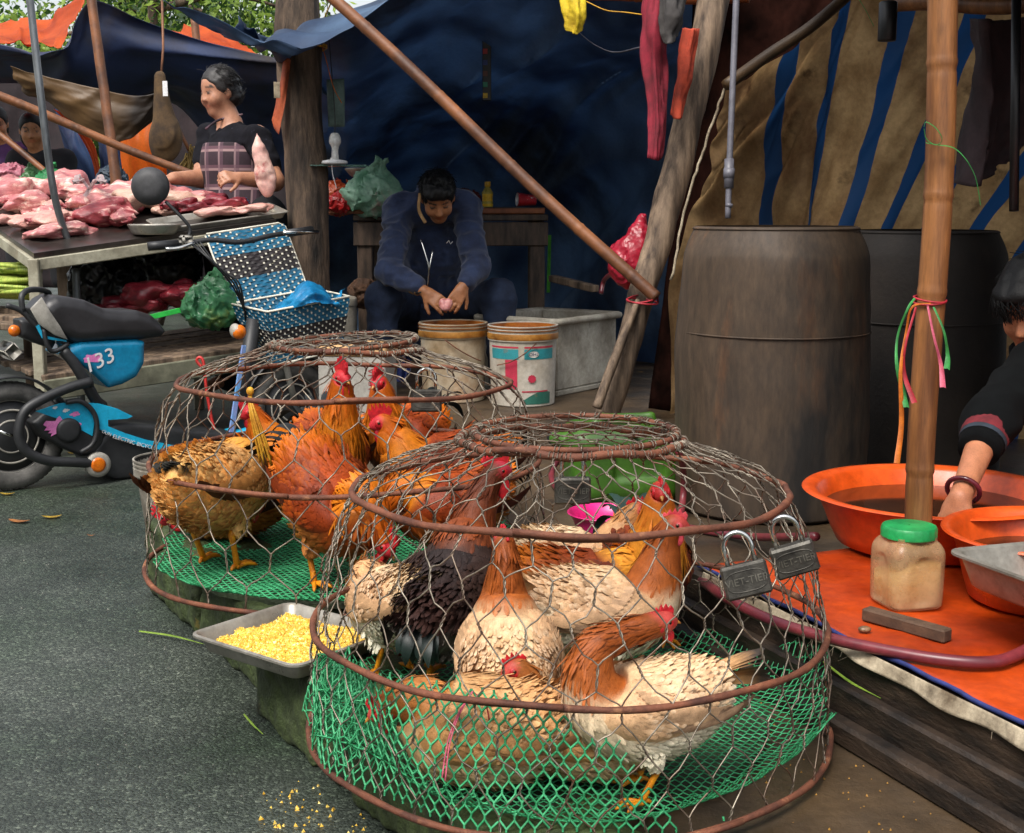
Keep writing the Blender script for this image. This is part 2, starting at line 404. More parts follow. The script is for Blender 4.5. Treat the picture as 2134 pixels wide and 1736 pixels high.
M_GREYWOOD = mat('weathered_wood', '8a7560', '3b2e24', rough=.8, ns=5, st=(5, 5, .7), bump=.8, bs=20, spots=('1d1712', 3, .52, .75))
M_BARK = mat('bark', '6d5a49', '2a211a', rough=.9, ns=4, st=(4, 4, .8), det=8, bump=1., bs=14, bd=.012, spots=('17120e', 2.5, .5, .7))
M_GALV = mat('galvanised_pipe', '8c9093', '5d6164', rough=.4, metal=.7, ns=9, st=(1, 1, .3), spots=('5a4433', 5, .62, .8))
M_PVC = mat('grey_pvc', '6f6e77', '55545c', rough=.45, ns=7)
M_WIRE = mat('galvanised_wire', '948b7c', '54493e', rough=.42, metal=.5, ns=25, spots=('5a3420', 7, .5, .7))
M_RUST = mat('rusty_hoop', '7d4a33', '4a2a1f', rough=.75, metal=.15, ns=12, bump=.7, bs=160, bd=.002, spots=('9a6a4a', 20, .58, .72))
M_STEEL = mat('stainless_steel', 'b4b0a6', '837d72', rough=.36, metal=.55, ns=6, spots=('6a5238', 7, .6, .8), rvar=.1)
M_BLACKP = mat('black_plastic', '1b1c1e', '111213', rough=.45, ns=20)
M_YROPE = mat('yellow_plastic_rope', 'd9a41c', 'a87610', rough=.5, ns=30)
M_REDSTR = mat('red_string', 'b02332', '7d1620', rough=.6, ns=30)
M_GREENSTR = mat('green_raffia', '3f9a4c', '2a7036', rough=.55, ns=30, trans=.25)
M_ORSTR = mat('orange_raffia', 'd97a1f', 'a85512', rough=.55, ns=30, trans=.25)
M_PINKSTR = mat('pink_raffia', 'd8677f', 'b04a62', rough=.55, ns=30, trans=.25)
M_HOSE = mat('burgundy_hose', '7e3338', '54202a', rough=.35, ns=8, spots=('3a191c', 9, .6, .8))
M_STYRO = mat('dirty_foam_box', 'b9b4a6', '7d7567', rough=.8, ns=5, det=8, bump=.35, bs=120, spots=('4a3f33', 5, .6, .78))
M_WHITEP = mat('white_plastic', 'c9c4ba', 'a49c8c', rough=.45, ns=6, spots=('7a6248', 6, .6, .8))
def tarp_mat(name, c, c2, trans, **k): return mat(name, c, c2, rough=.5, ns=2, det=2, trans=trans, bump=.3, bs=240, bd=.002, fine=.12, **k)
M_BTARP = tarp_mat('blue_tarpaulin', '64809f', '364a68', .38, spots=('22232e', .8, .50, .68), spots2=('62626c', 1.5, .62, .78))
M_NTARP = tarp_mat('navy_tarpaulin', '2c3c62', '182038', .2, spots=('2c211a', 1.5, .5, .7))
M_OTARP = tarp_mat('orange_tarpaulin', 'e8702a', 'c8521a', .55)
M_BRTARP = tarp_mat('brown_old_tarpaulin', '6b5132', '2a2018', .18, spots=('1a1512', 1.8, .48, .66))

# ================================================================ ground
v = A([[-300, -60, -.13], [300, -60, -.13], [300, 900, -.13], [-300, 900, -.13]])
gr = tag(gb((v, [(0, 1, 2, 3)]), 'road', M_ASPH, smooth=False), kind='structure')
KU = nrm(A([.507, -.862, 0])); KN = A([-KU[1], KU[0], 0])      # along the kerb, away from the road
poly = [(1.6, -.92), (-.96, 3.45), (-.60, 4.7), (-.60, 14.0), (9, 14.0), (9, -.92)]
n_ = len(poly); pv = [(x, y, 0.) for x, y in poly] + [(x, y, -.15) for x, y in poly]
pf = [tuple(range(n_))[::-1]] + [((i + 1) % n_, i, i + n_, (i + 1) % n_ + n_) for i in range(n_)]
tag(gb((A(pv), pf), 'pavement', M_CONC, smooth=False), kind='structure')

def rough_block(c, s, B, seed, amp=.008, sub=.012):
    """a worn stone: box with a wandering surface"""
    V_ = Vox(-A(s) / 2 - .03, A(s) / 2 + .03, .011); V_.box((0, 0, 0), A(s) / 2 - sub, sub, k=.001)
    V_.noise(amp, 14, seed, 3).noise(amp * .5, 45, seed + 5, 2); v_, f_ = V_.mesh(); return v_ @ A(B) + A(c), f_
KB = A([KU, KN, [0, 0, 1]])
kerb = [(.0, .45, .185, .03, 'mossy kerb stone at the back corner under the rooster cage'), (.465, .47, .165, .035, 'dark kerb stone beside the metal feed tray under the rooster cage'),
        (.99, .32, .15, -.01, 'mossy yellow-streaked kerb stone standing under the feed tray'), (1.34, .46, .142, .0, 'kerb stone under the near left rim of the hen cage'),
        (1.82, .48, .13, .0, 'nearest kerb stone below the hen cage')]
for i, (s0, ln, tz, dn, lab) in enumerate(kerb):
    base = A([-1.027, 3.447, 0]) + KU * (s0 + ln / 2) + KN * (dn + .10); hh = tz + .02
    b_ = gb(rough_block((base[0], base[1], -.13 + hh / 2), (ln, .21, hh), KB, 3 + i), 'kerb_stone', M_STONE, origin=(base[0], base[1], -.13))
    tag(b_, lab, 'kerb stone', 'kerb stones along the road')

# ================================================================ wooden platform with the orange sheet
PE0, PE1 = at(1440, 1196, z=.15) * A([1, 1, 0]), at(2133, 1545, z=.15) * A([1, 1, 0])           # front edge line (pavement level)
PU = nrm(PE1 - PE0); PN = A([-PU[1], PU[0], 0])
plat = thing('wooden_platform', 'low dark wooden platform under the orange sheet', 'platform', PE0)
def pl(name, a, b, off, z, wd, ht, **k):
    p0 = PE0 + PU * a + PN * off + A([0, 0, z]); p1 = PE0 + PU * b + PN * off + A([0, 0, z + k.get('dz', 0)])
    o = gb(beam(p0, p1, wd, ht, .006), name, M_WOODD, plat, smooth=False, origin=PE0); return o
pl('edge_plank', -.10, 1.7, .045, .075, .05, .145); pl('edge_plank', -.06, 1.7, .006, .044, .026, .086, dz=.004); pl('edge_plank', -.12, 1.7, -.026, .022, .034, .042, dz=-.003)
for k in range(8): pl('plank', .0, 1.9, .12 + k * .128, .135, .118, .024)
# the sheet itself, loosely laid
nu, nv = 60, 60; uu = np.linspace(0, 1, nu)[:, None]; vv = np.linspace(0, 1, nv)[None]
base = PE0 + (PU * (-.03 + uu[..., None] * 1.75)) + PN * (.035 + vv[..., None] * (.30 + 1.2 * np.minimum(1, .10 + uu[..., None] * 2.2)))
q = base.reshape(-1, 3); zz = .156 + .0035 * fbm(q * 5, 3, 3) + .004 * np.maximum(0, 1 - np.abs(((q - PE0) @ PU * .8 + (q - PE0) @ PN - .55)) * 22) + .003 * np.maximum(0, 1 - np.abs(((q - PE0) @ PU - .75 - .3 * ((q - PE0) @ PN))) * 25)
q[:, 2] = zz; base = q.reshape(nu, nv, 3)
osh = tag(gb(thick(base, .0025), 'orange_sheet', M_ORANGE), 'orange plastic sheet spread over the low wooden platform', 'plastic sheet')
e = base[:, 0]; hem = e + A([0, 0, .002])
tag(gb(tube(hem, .0045, 6), 'hem_cord', M_BLUEHEM, osh), kind=None)
# frayed canvas hanging out below the sheet
nu, nv = 90, 7; P_ = np.zeros((nu, nv, 3)); a_ = np.linspace(.02, 1.72, nu)
drop = .022 + .004 * np.sin(a_ * 9) + .005 * vnoise(np.stack([a_ * 14, a_ * 0, a_ * 0], 1), 4)
for j in range(nv):
    k = j / (nv - 1); pp = PE0 + PU * a_[:, None] + PN * (.018 - .010 * k) + PN * (.006 * np.sin(a_ * 31) * k)[:, None]
    pp[:, 2] = .158 - drop * k; P_[:, j] = pp
cv = G().add(thick(P_, .002)); fr0, fr1 = [], []
for i in range(12):
    a = random.uniform(.05, 1.7) if i % 3 else random.gauss(.62, .09); kx = int((a - .02) / 1.7 * (nu - 1)); kx = max(0, min(nu - 1, kx))
    p = P_[kx, -1] + PU * random.uniform(-.009, .009); d = -PN * random.uniform(0, .012) + PU * random.gauss(0, .01) + A([0, 0, -random.uniform(.003, .014)])
    fr0.append(p); fr1.append(p + d)
cvo = tag(cv.build('canvas_strip', M_CANVAS), 'frayed dirty white canvas strip hanging from the edge of the orange sheet', 'canvas')
tag(gb(sticks(fr0, fr1, .0005, 3), 'fringe', M_CANVAS, cvo), kind='stuff')

# unseen building across the road, added to block low sky light
ob = thing('unseen_building', 'unseen long grey building added across the road to block low sky light', 'building', -KN * 5.6)
for k in range(5):
    c0 = -KN * 5.9 + KU * (k * 4.2 - 8.4); gb(box(c0 + A([0, 0, 2.1]), (4.1, .4, 4.6), .02, KB), 'wall_bay', M_STYRO, ob, smooth=False, origin=-KN * 5.6)
    gb(box(c0 + KN * .75 + A([0, 0, 2.5]), (4.0, 1.1, .05), .01, KB), 'awning', M_NTARP, ob, smooth=False, origin=-KN * 5.6)
# ================================================================ tarpaulins
def wrinkle(P, amp, dirs, seed):
    n = sheet_n(P); nu, nv = P.shape[:2]; u, v_ = np.meshgrid(np.linspace(0, 1, nu), np.linspace(0, 1, nv), indexing='ij'); h = 0
    for k, (ang, fr, a) in enumerate(dirs):
        s_ = u * math.cos(ang) + v_ * math.sin(ang); tt = -u * math.sin(ang) + v_ * math.cos(ang)
        ph = vnoise(np.stack([s_.ravel() * fr, tt.ravel() * fr * .22, tt.ravel() * 0 + k], 1), seed + k).reshape(nu, nv)
        h = h + a * (1 - 2 * np.abs(ph)) 
    h = h + .3 * fbm(np.stack([u.ravel() * 5, v_.ravel() * 5, u.ravel() * 0], 1), seed + 50, 3).reshape(nu, nv)
    return P + n * (amp * h)[..., None]
def T(*rows): return [[at(x, y, t=t) for x, y, t in r] for r in rows]
# big blue tarp: roof edge at the upper left, falling to the ground behind the seated man
ct = T([(330, -60, 3.1), (600, 20, 3.4), (900, -160, 3.3), (1230, -220, 3.3), (1560, -190, 3.4)],
       [(470, 40, 3.4), (640, 90, 3.7), (920, 40, 4.2), (1210, 20, 4.1), (1500, 20, 3.95)],
       [(585, 100, 3.7), (690, 190, 4.6), (940, 230, 5.0), (1180, 210, 4.75), (1450, 210, 4.25)],
       [(640, 260, 4.9), (720, 400, 5.5), (960, 420, 5.6), (1190, 420, 5.2), (1430, 410, 4.55)],
       [(660, 560, 5.6), (740, 620, 5.8), (970, 640, 5.8), (1190, 640, 5.4), (1400, 640, 4.75)],
       [(660, 820, 5.8), (740, 820, 5.9), (980, 820, 5.9), (1190, 820, 5.5), (1390, 800, 4.9)])
P_ = wrinkle(bicubic(ct, 140, 140), .085, [(R(38), 6, 1.), (R(58), 12, .45), (R(20), 4, .8), (R(44), 26, .22)], 21)
tag(gb(thick(P_, .002), 'blue_tarpaulin', M_BTARP), 'big wrinkled dark blue tarpaulin hung as roof and wall behind the seated man', 'tarpaulin')
# roof above the picture and side wall, added to keep the right-hand stall dark
ct = [[A([.62, 2.9, 1.66]), A([.9, 4.0, 1.82]), A([1.0, 5.0, 1.95])], [A([1.7, 2.0, 1.66]), A([1.8, 3.6, 1.85]), A([1.9, 4.95, 2.0])], [A([3.6, 1.4, 1.6]), A([3.6, 3.2, 1.75]), A([3.6, 4.8, 1.85])]]
P_ = wrinkle(bicubic(ct, 40, 40), .02, [(R(20), 5, 1.)], 31)
tag(gb(thick(P_, .002), 'unseen_roof_tarpaulin', M_NTARP), 'unseen navy tarpaulin roof added to shade the stall with the drums', 'tarpaulin')
ct = [[A([2.5, 1.2, 1.66]), A([2.7, 3.0, 1.8]), A([2.75, 4.9, 1.95])], [A([2.55, 1.2, .8]), A([2.75, 3.0, .8]), A([2.8, 4.9, .8])], [A([2.5, 1.2, .0]), A([2.7, 3.0, .0]), A([2.75, 4.9, .0])]]
tag(gb(thick(wrinkle(bicubic(ct, 30, 30), .03, [(R(85), 6, 1.)], 33), .002), 'unseen_side_tarpaulin', M_NTARP), 'unseen navy tarpaulin wall added to block light from the right of the drum stall', 'tarpaulin')  # added out of frame to cut the light coming from the right
# striped tarp behind the drums
def striped():
    m = mat('striped_tarpaulin', 'b49468', '866844', rough=.75, ns=6, trans=.6, bump=.4, bs=60, det=8, spots=('2a1a12', 5, .60, .74), spots2=('4a2620', 1.3, .52, .72), uv=False); t = m.node_tree; N = t.nodes; L = t.links
    b = N['Principled BSDF']; base = b.inputs['Base Color'].links[0].from_socket
    tc = N.new('ShaderNodeTexCoord'); s_ = N.new('ShaderNodeSeparateXYZ'); L.new(tc.outputs['UV'], s_.inputs[0])
    n = N.new('ShaderNodeTexNoise'); n.inputs['Scale'].default_value = 3; n.inputs['Detail'].default_value = 3; L.new(tc.outputs['Object'], n.inputs['Vector'])
    a = N.new('ShaderNodeMath'); a.operation = 'MULTIPLY_ADD'; a.inputs[1].default_value = .22; L.new(n.outputs['Fac'], a.inputs[0]); L.new(s_.outputs[0], a.inputs[2])
    fr = N.new('ShaderNodeMath'); fr.operation = 'FRACT'; L.new(a.outputs[0], fr.inputs[0])
    lt = N.new('ShaderNodeMath'); lt.operation = 'LESS_THAN'; lt.inputs[1].default_value = .28; L.new(fr.outputs[0], lt.inputs[0])
    x = N.new('ShaderNodeMix'); x.data_type = 'RGBA'; L.new(lt.outputs[0], x.inputs[0]); L.new(base, x.inputs[6]); x.inputs[7].default_value = (*lin('1d4370'), 1)
    L.new(x.outputs[2], b.inputs['Base Color'])
    for nn in N:
        if nn.type == 'BSDF_TRANSLUCENT': L.new(x.outputs[2], nn.inputs[0])
    return m
M_STRIPE = striped()
ct = T([(1512, 178, 3.05), (1640, 105, 3.15), (1745, -5, 3.2), (1900, -90, 3.15), (2180, -110, 3.1), (2560, -90, 3.1), (3000, -90, 3.1)],
       [(1470, 300, 3.1), (1600, 260, 3.25), (1720, 170, 3.3), (1860, 130, 3.2), (2060, 130, 3.15), (2350, 160, 3.2), (2740, 200, 3.2)],
       [(1425, 430, 3.15), (1580, 420, 3.3), (1690, 360, 3.4), (1800, 340, 3.3), (1940, 340, 3.3), (2140, 400, 3.3), (2450, 440, 3.3)],
       [(1395, 590, 3.15), (1565, 600, 3.35), (1660, 580, 3.45), (1740, 580, 3.4), (1840, 600, 3.4), (1990, 640, 3.4), (2220, 680, 3.4)],
       [(1385, 860, 3.2), (1560, 860, 3.35), (1640, 860, 3.45), (1720, 860, 3.4), (1800, 880, 3.4), (1930, 900, 3.4), (2150, 940, 3.4)])
nu, nv = 90, 150; P_ = bicubic(ct, nu, nv)
P_ = wrinkle(P_, .03, [(R(88), 12, .8), (R(70), 22, .5), (R(50), 7, .8), (R(115), 9, .5)], 61)
vv = np.linspace(0, 1, nv); us = np.interp(vv, [0, 1 / 6, 2 / 6, 3 / 6, 4 / 6, 5 / 6, 1], [.30, .98, 2.0, 3.0, 4.45, 6.4, 8.6])
UV = np.stack(np.broadcast_arrays(us[None, :], np.linspace(0, 1, nu)[:, None]), -1).reshape(-1, 2)
g = G().add(grid(P_), uv=UV)
stp = g.build('striped_tarpaulin', M_STRIPE, uv=True); tag(stp, 'dirty tan tarpaulin with slanting blue stripes hung behind the drums', 'tarpaulin')
tag(gb(tube(spline([at(1512, 178, t=3.02), at(1470, 300, t=3.05), at(1428, 430, t=3.08), at(1398, 585, t=3.1)], 30) + .006 * rng.normal(size=(30, 3)) * .3, .005, 6), 'edge_rope', M_CANVAS, stp))
tag(gb(tube(spline([at(1512, 178, t=3.0), at(1600, 115, t=3.05), at(1690, 55, t=3.08), at(1800, -40, t=3.1)], 24), .022, 7), 'gathered_edge', M_BRTARP, stp))
# dark shade cloth wall behind the gap between the leaning post and the striped tarp
ct = T([(1440, -160, 3.7), (1620, -160, 3.6), (1900, -160, 3.6)], [(1440, 150, 3.75), (1600, 120, 3.6), (1720, 60, 3.55)], [(1400, 420, 3.8), (1540, 420, 3.6), (1640, 300, 3.6)], [(1360, 860, 3.9), (1520, 860, 3.7), (1640, 860, 3.7)])
tag(gb(thick(wrinkle(bicubic(ct, 40, 40), .03, [(R(80), 7, 1.)], 71), .002), 'dark_cloth', mat('black_shade_cloth', '24130f', '0c0706', rough=1., spec=0., ns=5)), 'black shade cloth hanging behind the leaning wooden post', 'cloth')

# ================================================================ posts and poles
def pole(name, lab, cat, pts, r, m, seg=14, n=30, rough=0., knots=(), parent=None, seed=0, group=None):
    P = spline(pts, n); rr = np.interp(np.linspace(0, 1, n), np.linspace(0, 1, len(r)), r) if hasattr(r, '__len__') else np.full(n, r)
    s_ = np.linspace(0, 1, n)
    for k in knots: rr = rr * (1 + .10 * np.exp(-((s_ - k) * np.linalg.norm(P[-1] - P[0]) / .012) ** 2))
    v_, f_ = tube(P, rr, seg)
    if rough:
        d = v_ - np.repeat(P, seg, 0); v_ = v_ + nrm(d) * (rough * fbm(v_ * A([22, 22, 5]), seed, 3))[:, None]
    o = gb((v_, f_), name, m, parent, origin=pts[0])
    if lab: tag(o, lab, cat, group)
    return o
def bamboo(name, lab, p0, p1, r0, r1, m, nodes, seg=16, group=None):
    n = 160; s_ = np.linspace(0, 1, n); P = A(p0) + (A(p1) - A(p0)) * s_[:, None]; L_ = np.linalg.norm(A(p1) - A(p0)); P = P + nrm(np.cross(A(p1) - A(p0), [0, 1., .2])) * (.006 * np.sin(s_ * 7))[:, None]
    rr = r0 + (r1 - r0) * s_
    for k in nodes: rr = rr * (1 + .07 * np.exp(-((s_ - k) * L_ / .006) ** 2) - .05 * np.exp(-((s_ - k) * L_ + .012) ** 2 / .00005))
    return tag(gb(tube(P, rr, seg), name, m, origin=p0), lab, 'pole', group)
tr = thing('tree_trunk_post', 'thick bare tree trunk post with yellow rope tied round it', 'post', at(645, 868, z=0))
L0 = A(tr.location); T0, T1 = at(648, 860, t=3.95), at(622, -60, t=3.85); T1 = T1 + (T1 - T0) * .12
n = 46; s_ = np.linspace(0, 1, n); P = spline([T0, T0 * .62 + T1 * .38 + A([.015, 0, 0]), T0 * .3 + T1 * .7 - A([.012, 0, 0]), T1], n); rr = .088 + .016 * s_ + .012 * (s_ - .55) ** 2
v_, f_ = tube(P, rr, 28); d = nrm(v_ - np.repeat(P, 28, 0)); v_ = v_ + d * (.011 * fbm(v_ * A([9, 9, 3]), 5, 4) + .005 * fbm(v_ * A([40, 40, 6]), 8, 2))[:, None]
gb((v_, f_), 'trunk', M_BARK, tr, origin=L0)
def loop_round(c, r, n=40, tilt=(0, 0), wob=0.): a = np.linspace(0, 2 * np.pi, n); return A(c) + np.stack([np.cos(a) * r, np.sin(a) * r, tilt[0] * np.cos(a) + tilt[1] * np.sin(a) + wob * np.sin(3 * a)], 1)
yr = thing('yellow_rope', 'yellow plastic rope wound twice round the tree trunk post', 'rope', at(628, 95, t=3.85))
L1 = A(yr.location)
for zc, tl, ph in ((.012, -.012, .004), (-.022, .014, .004)):
    gb(tube(loop_round(L1 + A([0, 0, zc]), .114, tilt=(tl, -.01), wob=ph), .0045, 6), 'coil', M_YROPE, yr, origin=L1)
gb(tube(spline([at(666, 95, t=3.76), at(668, 60, t=3.76), at(690, 5, t=3.6), at(720, -60, t=3.5)], 12), .0035, 6), 'rope_end', M_YROPE, yr, origin=L1)
gb(tube(spline([at(667, 88, t=3.75), at(676, 112, t=3.75), at(694, 180, t=3.78), at(712, 215, t=3.8)], 12), .0022, 5), 'rope_end', M_ORSTR, yr, origin=L1)
gb(ell(at(667, 88, t=3.745), (.009, .009, .014)), 'knot', M_YROPE, yr, origin=L1)
# grey metal pole and the brown pole of the meat stall
pole('metal_pole', 'thin grey galvanised pole rising in front of the pork on the meat table', 'pole', [at(143, 508, t=3.62), at(112, 400, t=3.55), at(85, 200, t=3.5), at(56, -60, t=3.45)], .0155, M_GALV)
pole('metal_pole_lower', 'lower grey tube standing under the meat table beside its leg', 'pole', [at(170, 860, t=3.72), at(158, 560, t=3.66)], .017, M_GALV)
pole('brown_post', 'slim rough brown wooden post behind the pork bag', 'post', [at(262, 700, t=5.0), at(246, 420, t=5.0), at(222, 230, t=5.0), at(182, -60, t=5.0)], [.036, .034, .03, .03], M_OLDBAM, rough=.004)
bamboo('bamboo_rail', 'long upper bamboo rail slanting down behind the meat table', at(-60, 178, t=4.7), at(420, 372, t=4.9), .026, .022, M_OLDBAM, (.2, .45, .7, .9))
bamboo('bamboo_rail_lower', 'lower bamboo rail slanting past the seated vendor in black', at(-60, 236, t=5.4), at(240, 470, t=5.2), .02, .018, M_OLDBAM, (.3, .6, .85))
# leaning grey wooden post and the brown pole tied to it
pole('leaning_post', 'weathered grey wooden post leaning beside the striped tarpaulin', 'post', [at(1262, 870, t=3.18), at(1330, 640, t=3.18), at(1415, 330, t=3.2), at(1500, -60, t=3.2)], [.046, .05, .056, .06], M_GREYWOOD, seg=20, n=60, rough=.006)
pole('leaning_plank', 'rough grey split plank leaning against the foot of the wooden post', 'plank', [at(1243, 850, t=3.1), at(1285, 735, t=3.12), at(1330, 625, t=3.14)], [.02, .018, .012], M_GREYWOOD, seg=6, rough=.003)
bamboo('brown_pole', 'long brown bamboo pole slanting across in front of the blue tarpaulin', at(672, -22, t=3.25), at(1366, 622, t=3.1), .0235, .0235, M_OLDBAM, (.13, .36, .58, .78, .93))
tag(gb(tube(np.concatenate([loop_round(at(1338, 622, t=3.12), .056, 30, (.008, .01)), loop_round(at(1338, 628, t=3.12), .058, 30, (-.006, .006))]), .0035, 5), 'red_string', M_REDSTR), 'red string lashing the brown pole to the leaning post', 'string')
pole('grey_pipe', 'thin grey plastic water pipe hanging in front of the striped tarpaulin', 'pipe', [at(1516, 455, t=2.75), at(1520, 330, t=2.75), at(1527, 160, t=2.75), at(1536, -60, t=2.75)], [.0095, .0105, .0105, .0105], M_PVC)
for y0, y1, r_ in ((332, 392, .016), (352, 372, .0185), (425, 432, .0125)):
    gb(tube([at(1518, y1, t=2.75), at(1519, y0, t=2.75)], r_, 14), 'pipe_socket', M_PVC, bpy.data.objects['grey_pipe'], origin=at(1516, 455, t=2.75))
bamboo('bamboo_post', 'upright tan bamboo post standing on the orange sheet with ribbons tied to it', at(1911, 1235, t=1.672), at(1969, -60, t=1.56), .0262, .0275, M_BAMBOO, (.21, .50, .655, .86))
bamboo('top_bamboo', 'horizontal bamboo crossbar at the top right above the striped tarpaulin', at(1850, 10, t=2.55), at(2195, 8, t=2.3), .024, .024, M_BAMBOO, (.3, .8))
bamboo('top_beam', 'orange-brown crossbar above the blue tarpaulin with clothes hung on it', at(1180, -12, t=3.5), at(1560, -8, t=3.3), .03, .03, mat('orange_bamboo', 'b8622f', '7a3a1c', rough=.5, ns=8), (.4,))

# ================================================================ wire cages
def cage(name, lab, cen, prof, N, M, seed, hoops, wr=1., lid_tilt=(0, 0), tilt=None):
    rs = np.random.default_rng(seed); cen = A(cen, float); th = thing(name, lab, 'cage', cen, group='round wire chicken cages')
    pr = spline(prof, 200); s_ = np.r_[0, np.cumsum(np.linalg.norm(np.diff(pr, axis=0), axis=1))]; s_ /= s_[-1]
    wob = rs.uniform(0, 6.28, 3)
    def pos(u, v, dr=0.):
        a = 2 * np.pi * u / N; r = np.interp(v, s_, pr[:, 0]); z = np.interp(v, s_, pr[:, 1])
        r = r * (1 + .012 * math.sin(2 * a + wob[0]) + .008 * math.sin(3 * a + wob[1])) + dr; z = z + .010 * math.sin(a + wob[2]) * (v > .05) + (A(tilt) @ A([math.cos(a), math.sin(a)]) * r if tilt is not None else 0)
        return A([r * math.cos(a), r * math.sin(a), z])
    nodes = {}
    def node(k, u, v, top):
        if k not in nodes:
            ju, jv = rs.normal(0, .055), rs.normal(0, .10 / M)
            if v <= 0 or top: jv = 0
            nodes[k] = pos(u + ju, min(1, max(0, v + jv)), rs.normal(0, .0022))
        return nodes[k]
    P0, P1, R_ = [], [], []
    def line(pts, r):
        for a, b in zip(pts[:-1], pts[1:]): P0.append(a); P1.append(b); R_.append(r * wr)
    H = 1.0 / (M - .58)
    for r in range(M):
        for j in range(N):
            u = j + .5 * (r % 2); v0 = r * H; v1 = (r + .42) * H
            a = node((r, j, 0), u, v0, False); b = node((r, j, 1), u, v1, r == M - 1)
            # twisted pair
            T_ = nrm(b - a); U_ = nrm(np.cross(T_, [.3, .2, .9])); V_ = np.cross(T_, U_); k = np.linspace(0, 1, 7); ph = rs.uniform(0, 6.28); tw = 2.2 * np.pi * (1 if rs.random() > .1 else 1.4)
            for off in (0, np.pi):
                line(a + (b - a) * k[:, None] + .0014 * (U_ * np.cos(tw * k + ph + off)[:, None] + V_ * np.sin(tw * k + ph + off)[:, None]), .00115)
            if r < M - 1:
                for dj in (0, 1):
                    jj = (j + dj - (0 if r % 2 else 1)) % N
                    uu_ = jj + .5 * ((r + 1) % 2); c = node((r + 1, jj, 0), uu_, (r + 1) * H, False)
                    mid = (b + c) / 2 + rs.normal(0, .0022, 3) - A([0, 0, .0012]); q1 = b * .6 + mid * .4 + (b - a) * .05; line([b, q1, mid, c], .0013)
    tag(gb(sticks(P0, P1, R_, 5), 'wire_mesh', M_WIRE, th), kind='stuff')
    ring_pts = {}
    for hi, (v, rad) in enumerate(hoops):
        a = np.linspace(0, N, 97); P = A([pos(x, v, .003) for x in a]); P[:, 2] += .0025 * np.sin(a * 1.3 + hi); P[-1] = P[0]
        ring_pts[hi] = P; o = gb(tube(P, rad * (1 + .1 * np.sin(np.arange(97) * 1.7)), 8), 'hoop', M_RUST, th)
        # the overlapping tail end of the bent bar
        k0 = int(rs.integers(60, 88)); gb(tube(P[k0:k0 + 7] * A([1.018, 1.018, 1]) + A([0, 0, .004]), rad * .9, 7), 'hoop_end', M_RUST, th)
    # lid: ring, mesh and tie wire
    rt, zt = prof[-1]; rl = rt * .90; a = np.linspace(0, 2 * np.pi, 73)
    LB = lambda x, y: A([x + .006, y + .004, zt + .014 + lid_tilt[0] * x + lid_tilt[1] * y])
    lid = gb(tube(A([LB(rl * math.cos(x), rl * math.sin(x) * (1 + .02 * math.sin(2 * x))) for x in a]), .0052, 8), 'lid', M_RUST, th)
    P0.clear(); P1.clear(); R_.clear(); cs = rl / 4.6; nd = {}
    def ln(k, x, y):
        if k not in nd: nd[k] = (x + rs.normal(0, cs * .07), y + rs.normal(0, cs * .07), rs.normal(0, .002))
        return nd[k]
    for r in range(-7, 8):
        for j in range(-6, 7):
            x = (j + .5 * (r % 2)) * cs * 1.7; y0 = r * cs * 1.15; y1 = y0 + cs * .45
            ed = [((r, j, 0), x, y0, (r, j, 1), x, y1, 1)]
            for dj in (0, 1):
                jj = j + dj - (0 if r % 2 else 1); ed.append(((r, j, 1), x, y1, (r + 1, jj, 0), (jj + .5 * ((r + 1) % 2)) * cs * 1.7, (r + 1) * cs * 1.15, 0))
            for k0, xa, ya, k1, xb, yb, tw in ed:
                pa = A(ln(k0, xa, ya)); pb = A(ln(k1, xb, yb)); ra, rb = np.hypot(*pa[:2]), np.hypot(*pb[:2])
                if min(ra, rb) > rl: continue
                if max(ra, rb) > rl:
                    if rb > ra: pb[:2] = pa[:2] + (pb[:2] - pa[:2]) * min(1, (rl - ra) / max(rb - ra, 1e-4))
                    else: pa[:2] = pb[:2] + (pa[:2] - pb[:2]) * min(1, (rl - rb) / max(ra - rb, 1e-4))
                f3 = lambda p: LB(p[0], p[1]) + A([0, 0, p[2] + .003])
                a3, b3 = f3(pa), f3(pb)
                if tw:
                    k = np.linspace(0, 1, 6); T_ = nrm(b3 - a3); U_ = nrm(np.cross(T_, [.1, .1, 1])); V_ = np.cross(T_, U_); ph = rs.uniform(0, 6)
                    for off in (0, np.pi): line(a3 + (b3 - a3) * k[:, None] + .0014 * (U_ * np.cos(7 * k + ph + off)[:, None] + V_ * np.sin(7 * k + ph + off)[:, None]), .00115)
                else: line([a3, (a3 + b3) / 2 + rs.normal(0, .002, 3), b3], .0013)
    # coils of wire round the two top hoops
    top = ring_pts[len(hoops) - 1]
    for hoop_r, dz, cnt in ((rt + .003, .0, 64), (rl, .014, 40)):
        for k in range(cnt):
            a0 = 2 * np.pi * (k + rs.uniform(-.3, .3)) / cnt; c = A([hoop_r * math.cos(a0), hoop_r * math.sin(a0), zt + dz]) if dz else top[int(a0 / 6.2832 * 96) % 96]
            if dz: c = LB(hoop_r * math.cos(a0), hoop_r * math.sin(a0))
            rad_ = A([math.cos(a0), math.sin(a0), 0]); tan_ = A([-math.sin(a0), math.cos(a0), 0]); q = np.linspace(0, rs.uniform(5, 13), 14)
            line(c + .0075 * (rad_ * np.cos(q)[:, None] + A([0, 0, 1.]) * np.sin(q)[:, None]) + tan_ * ((q - 5) * .0011)[:, None], .0011)
    tag(gb(sticks(P0, P1, R_, 5), 'lid_mesh', M_WIRE, th), kind='stuff')
    th['r'] = 1
    return th, pos
CAGE1 = at(1186, 1492, z=.02); CAGE2 = A([-.408, 3.155, .06])
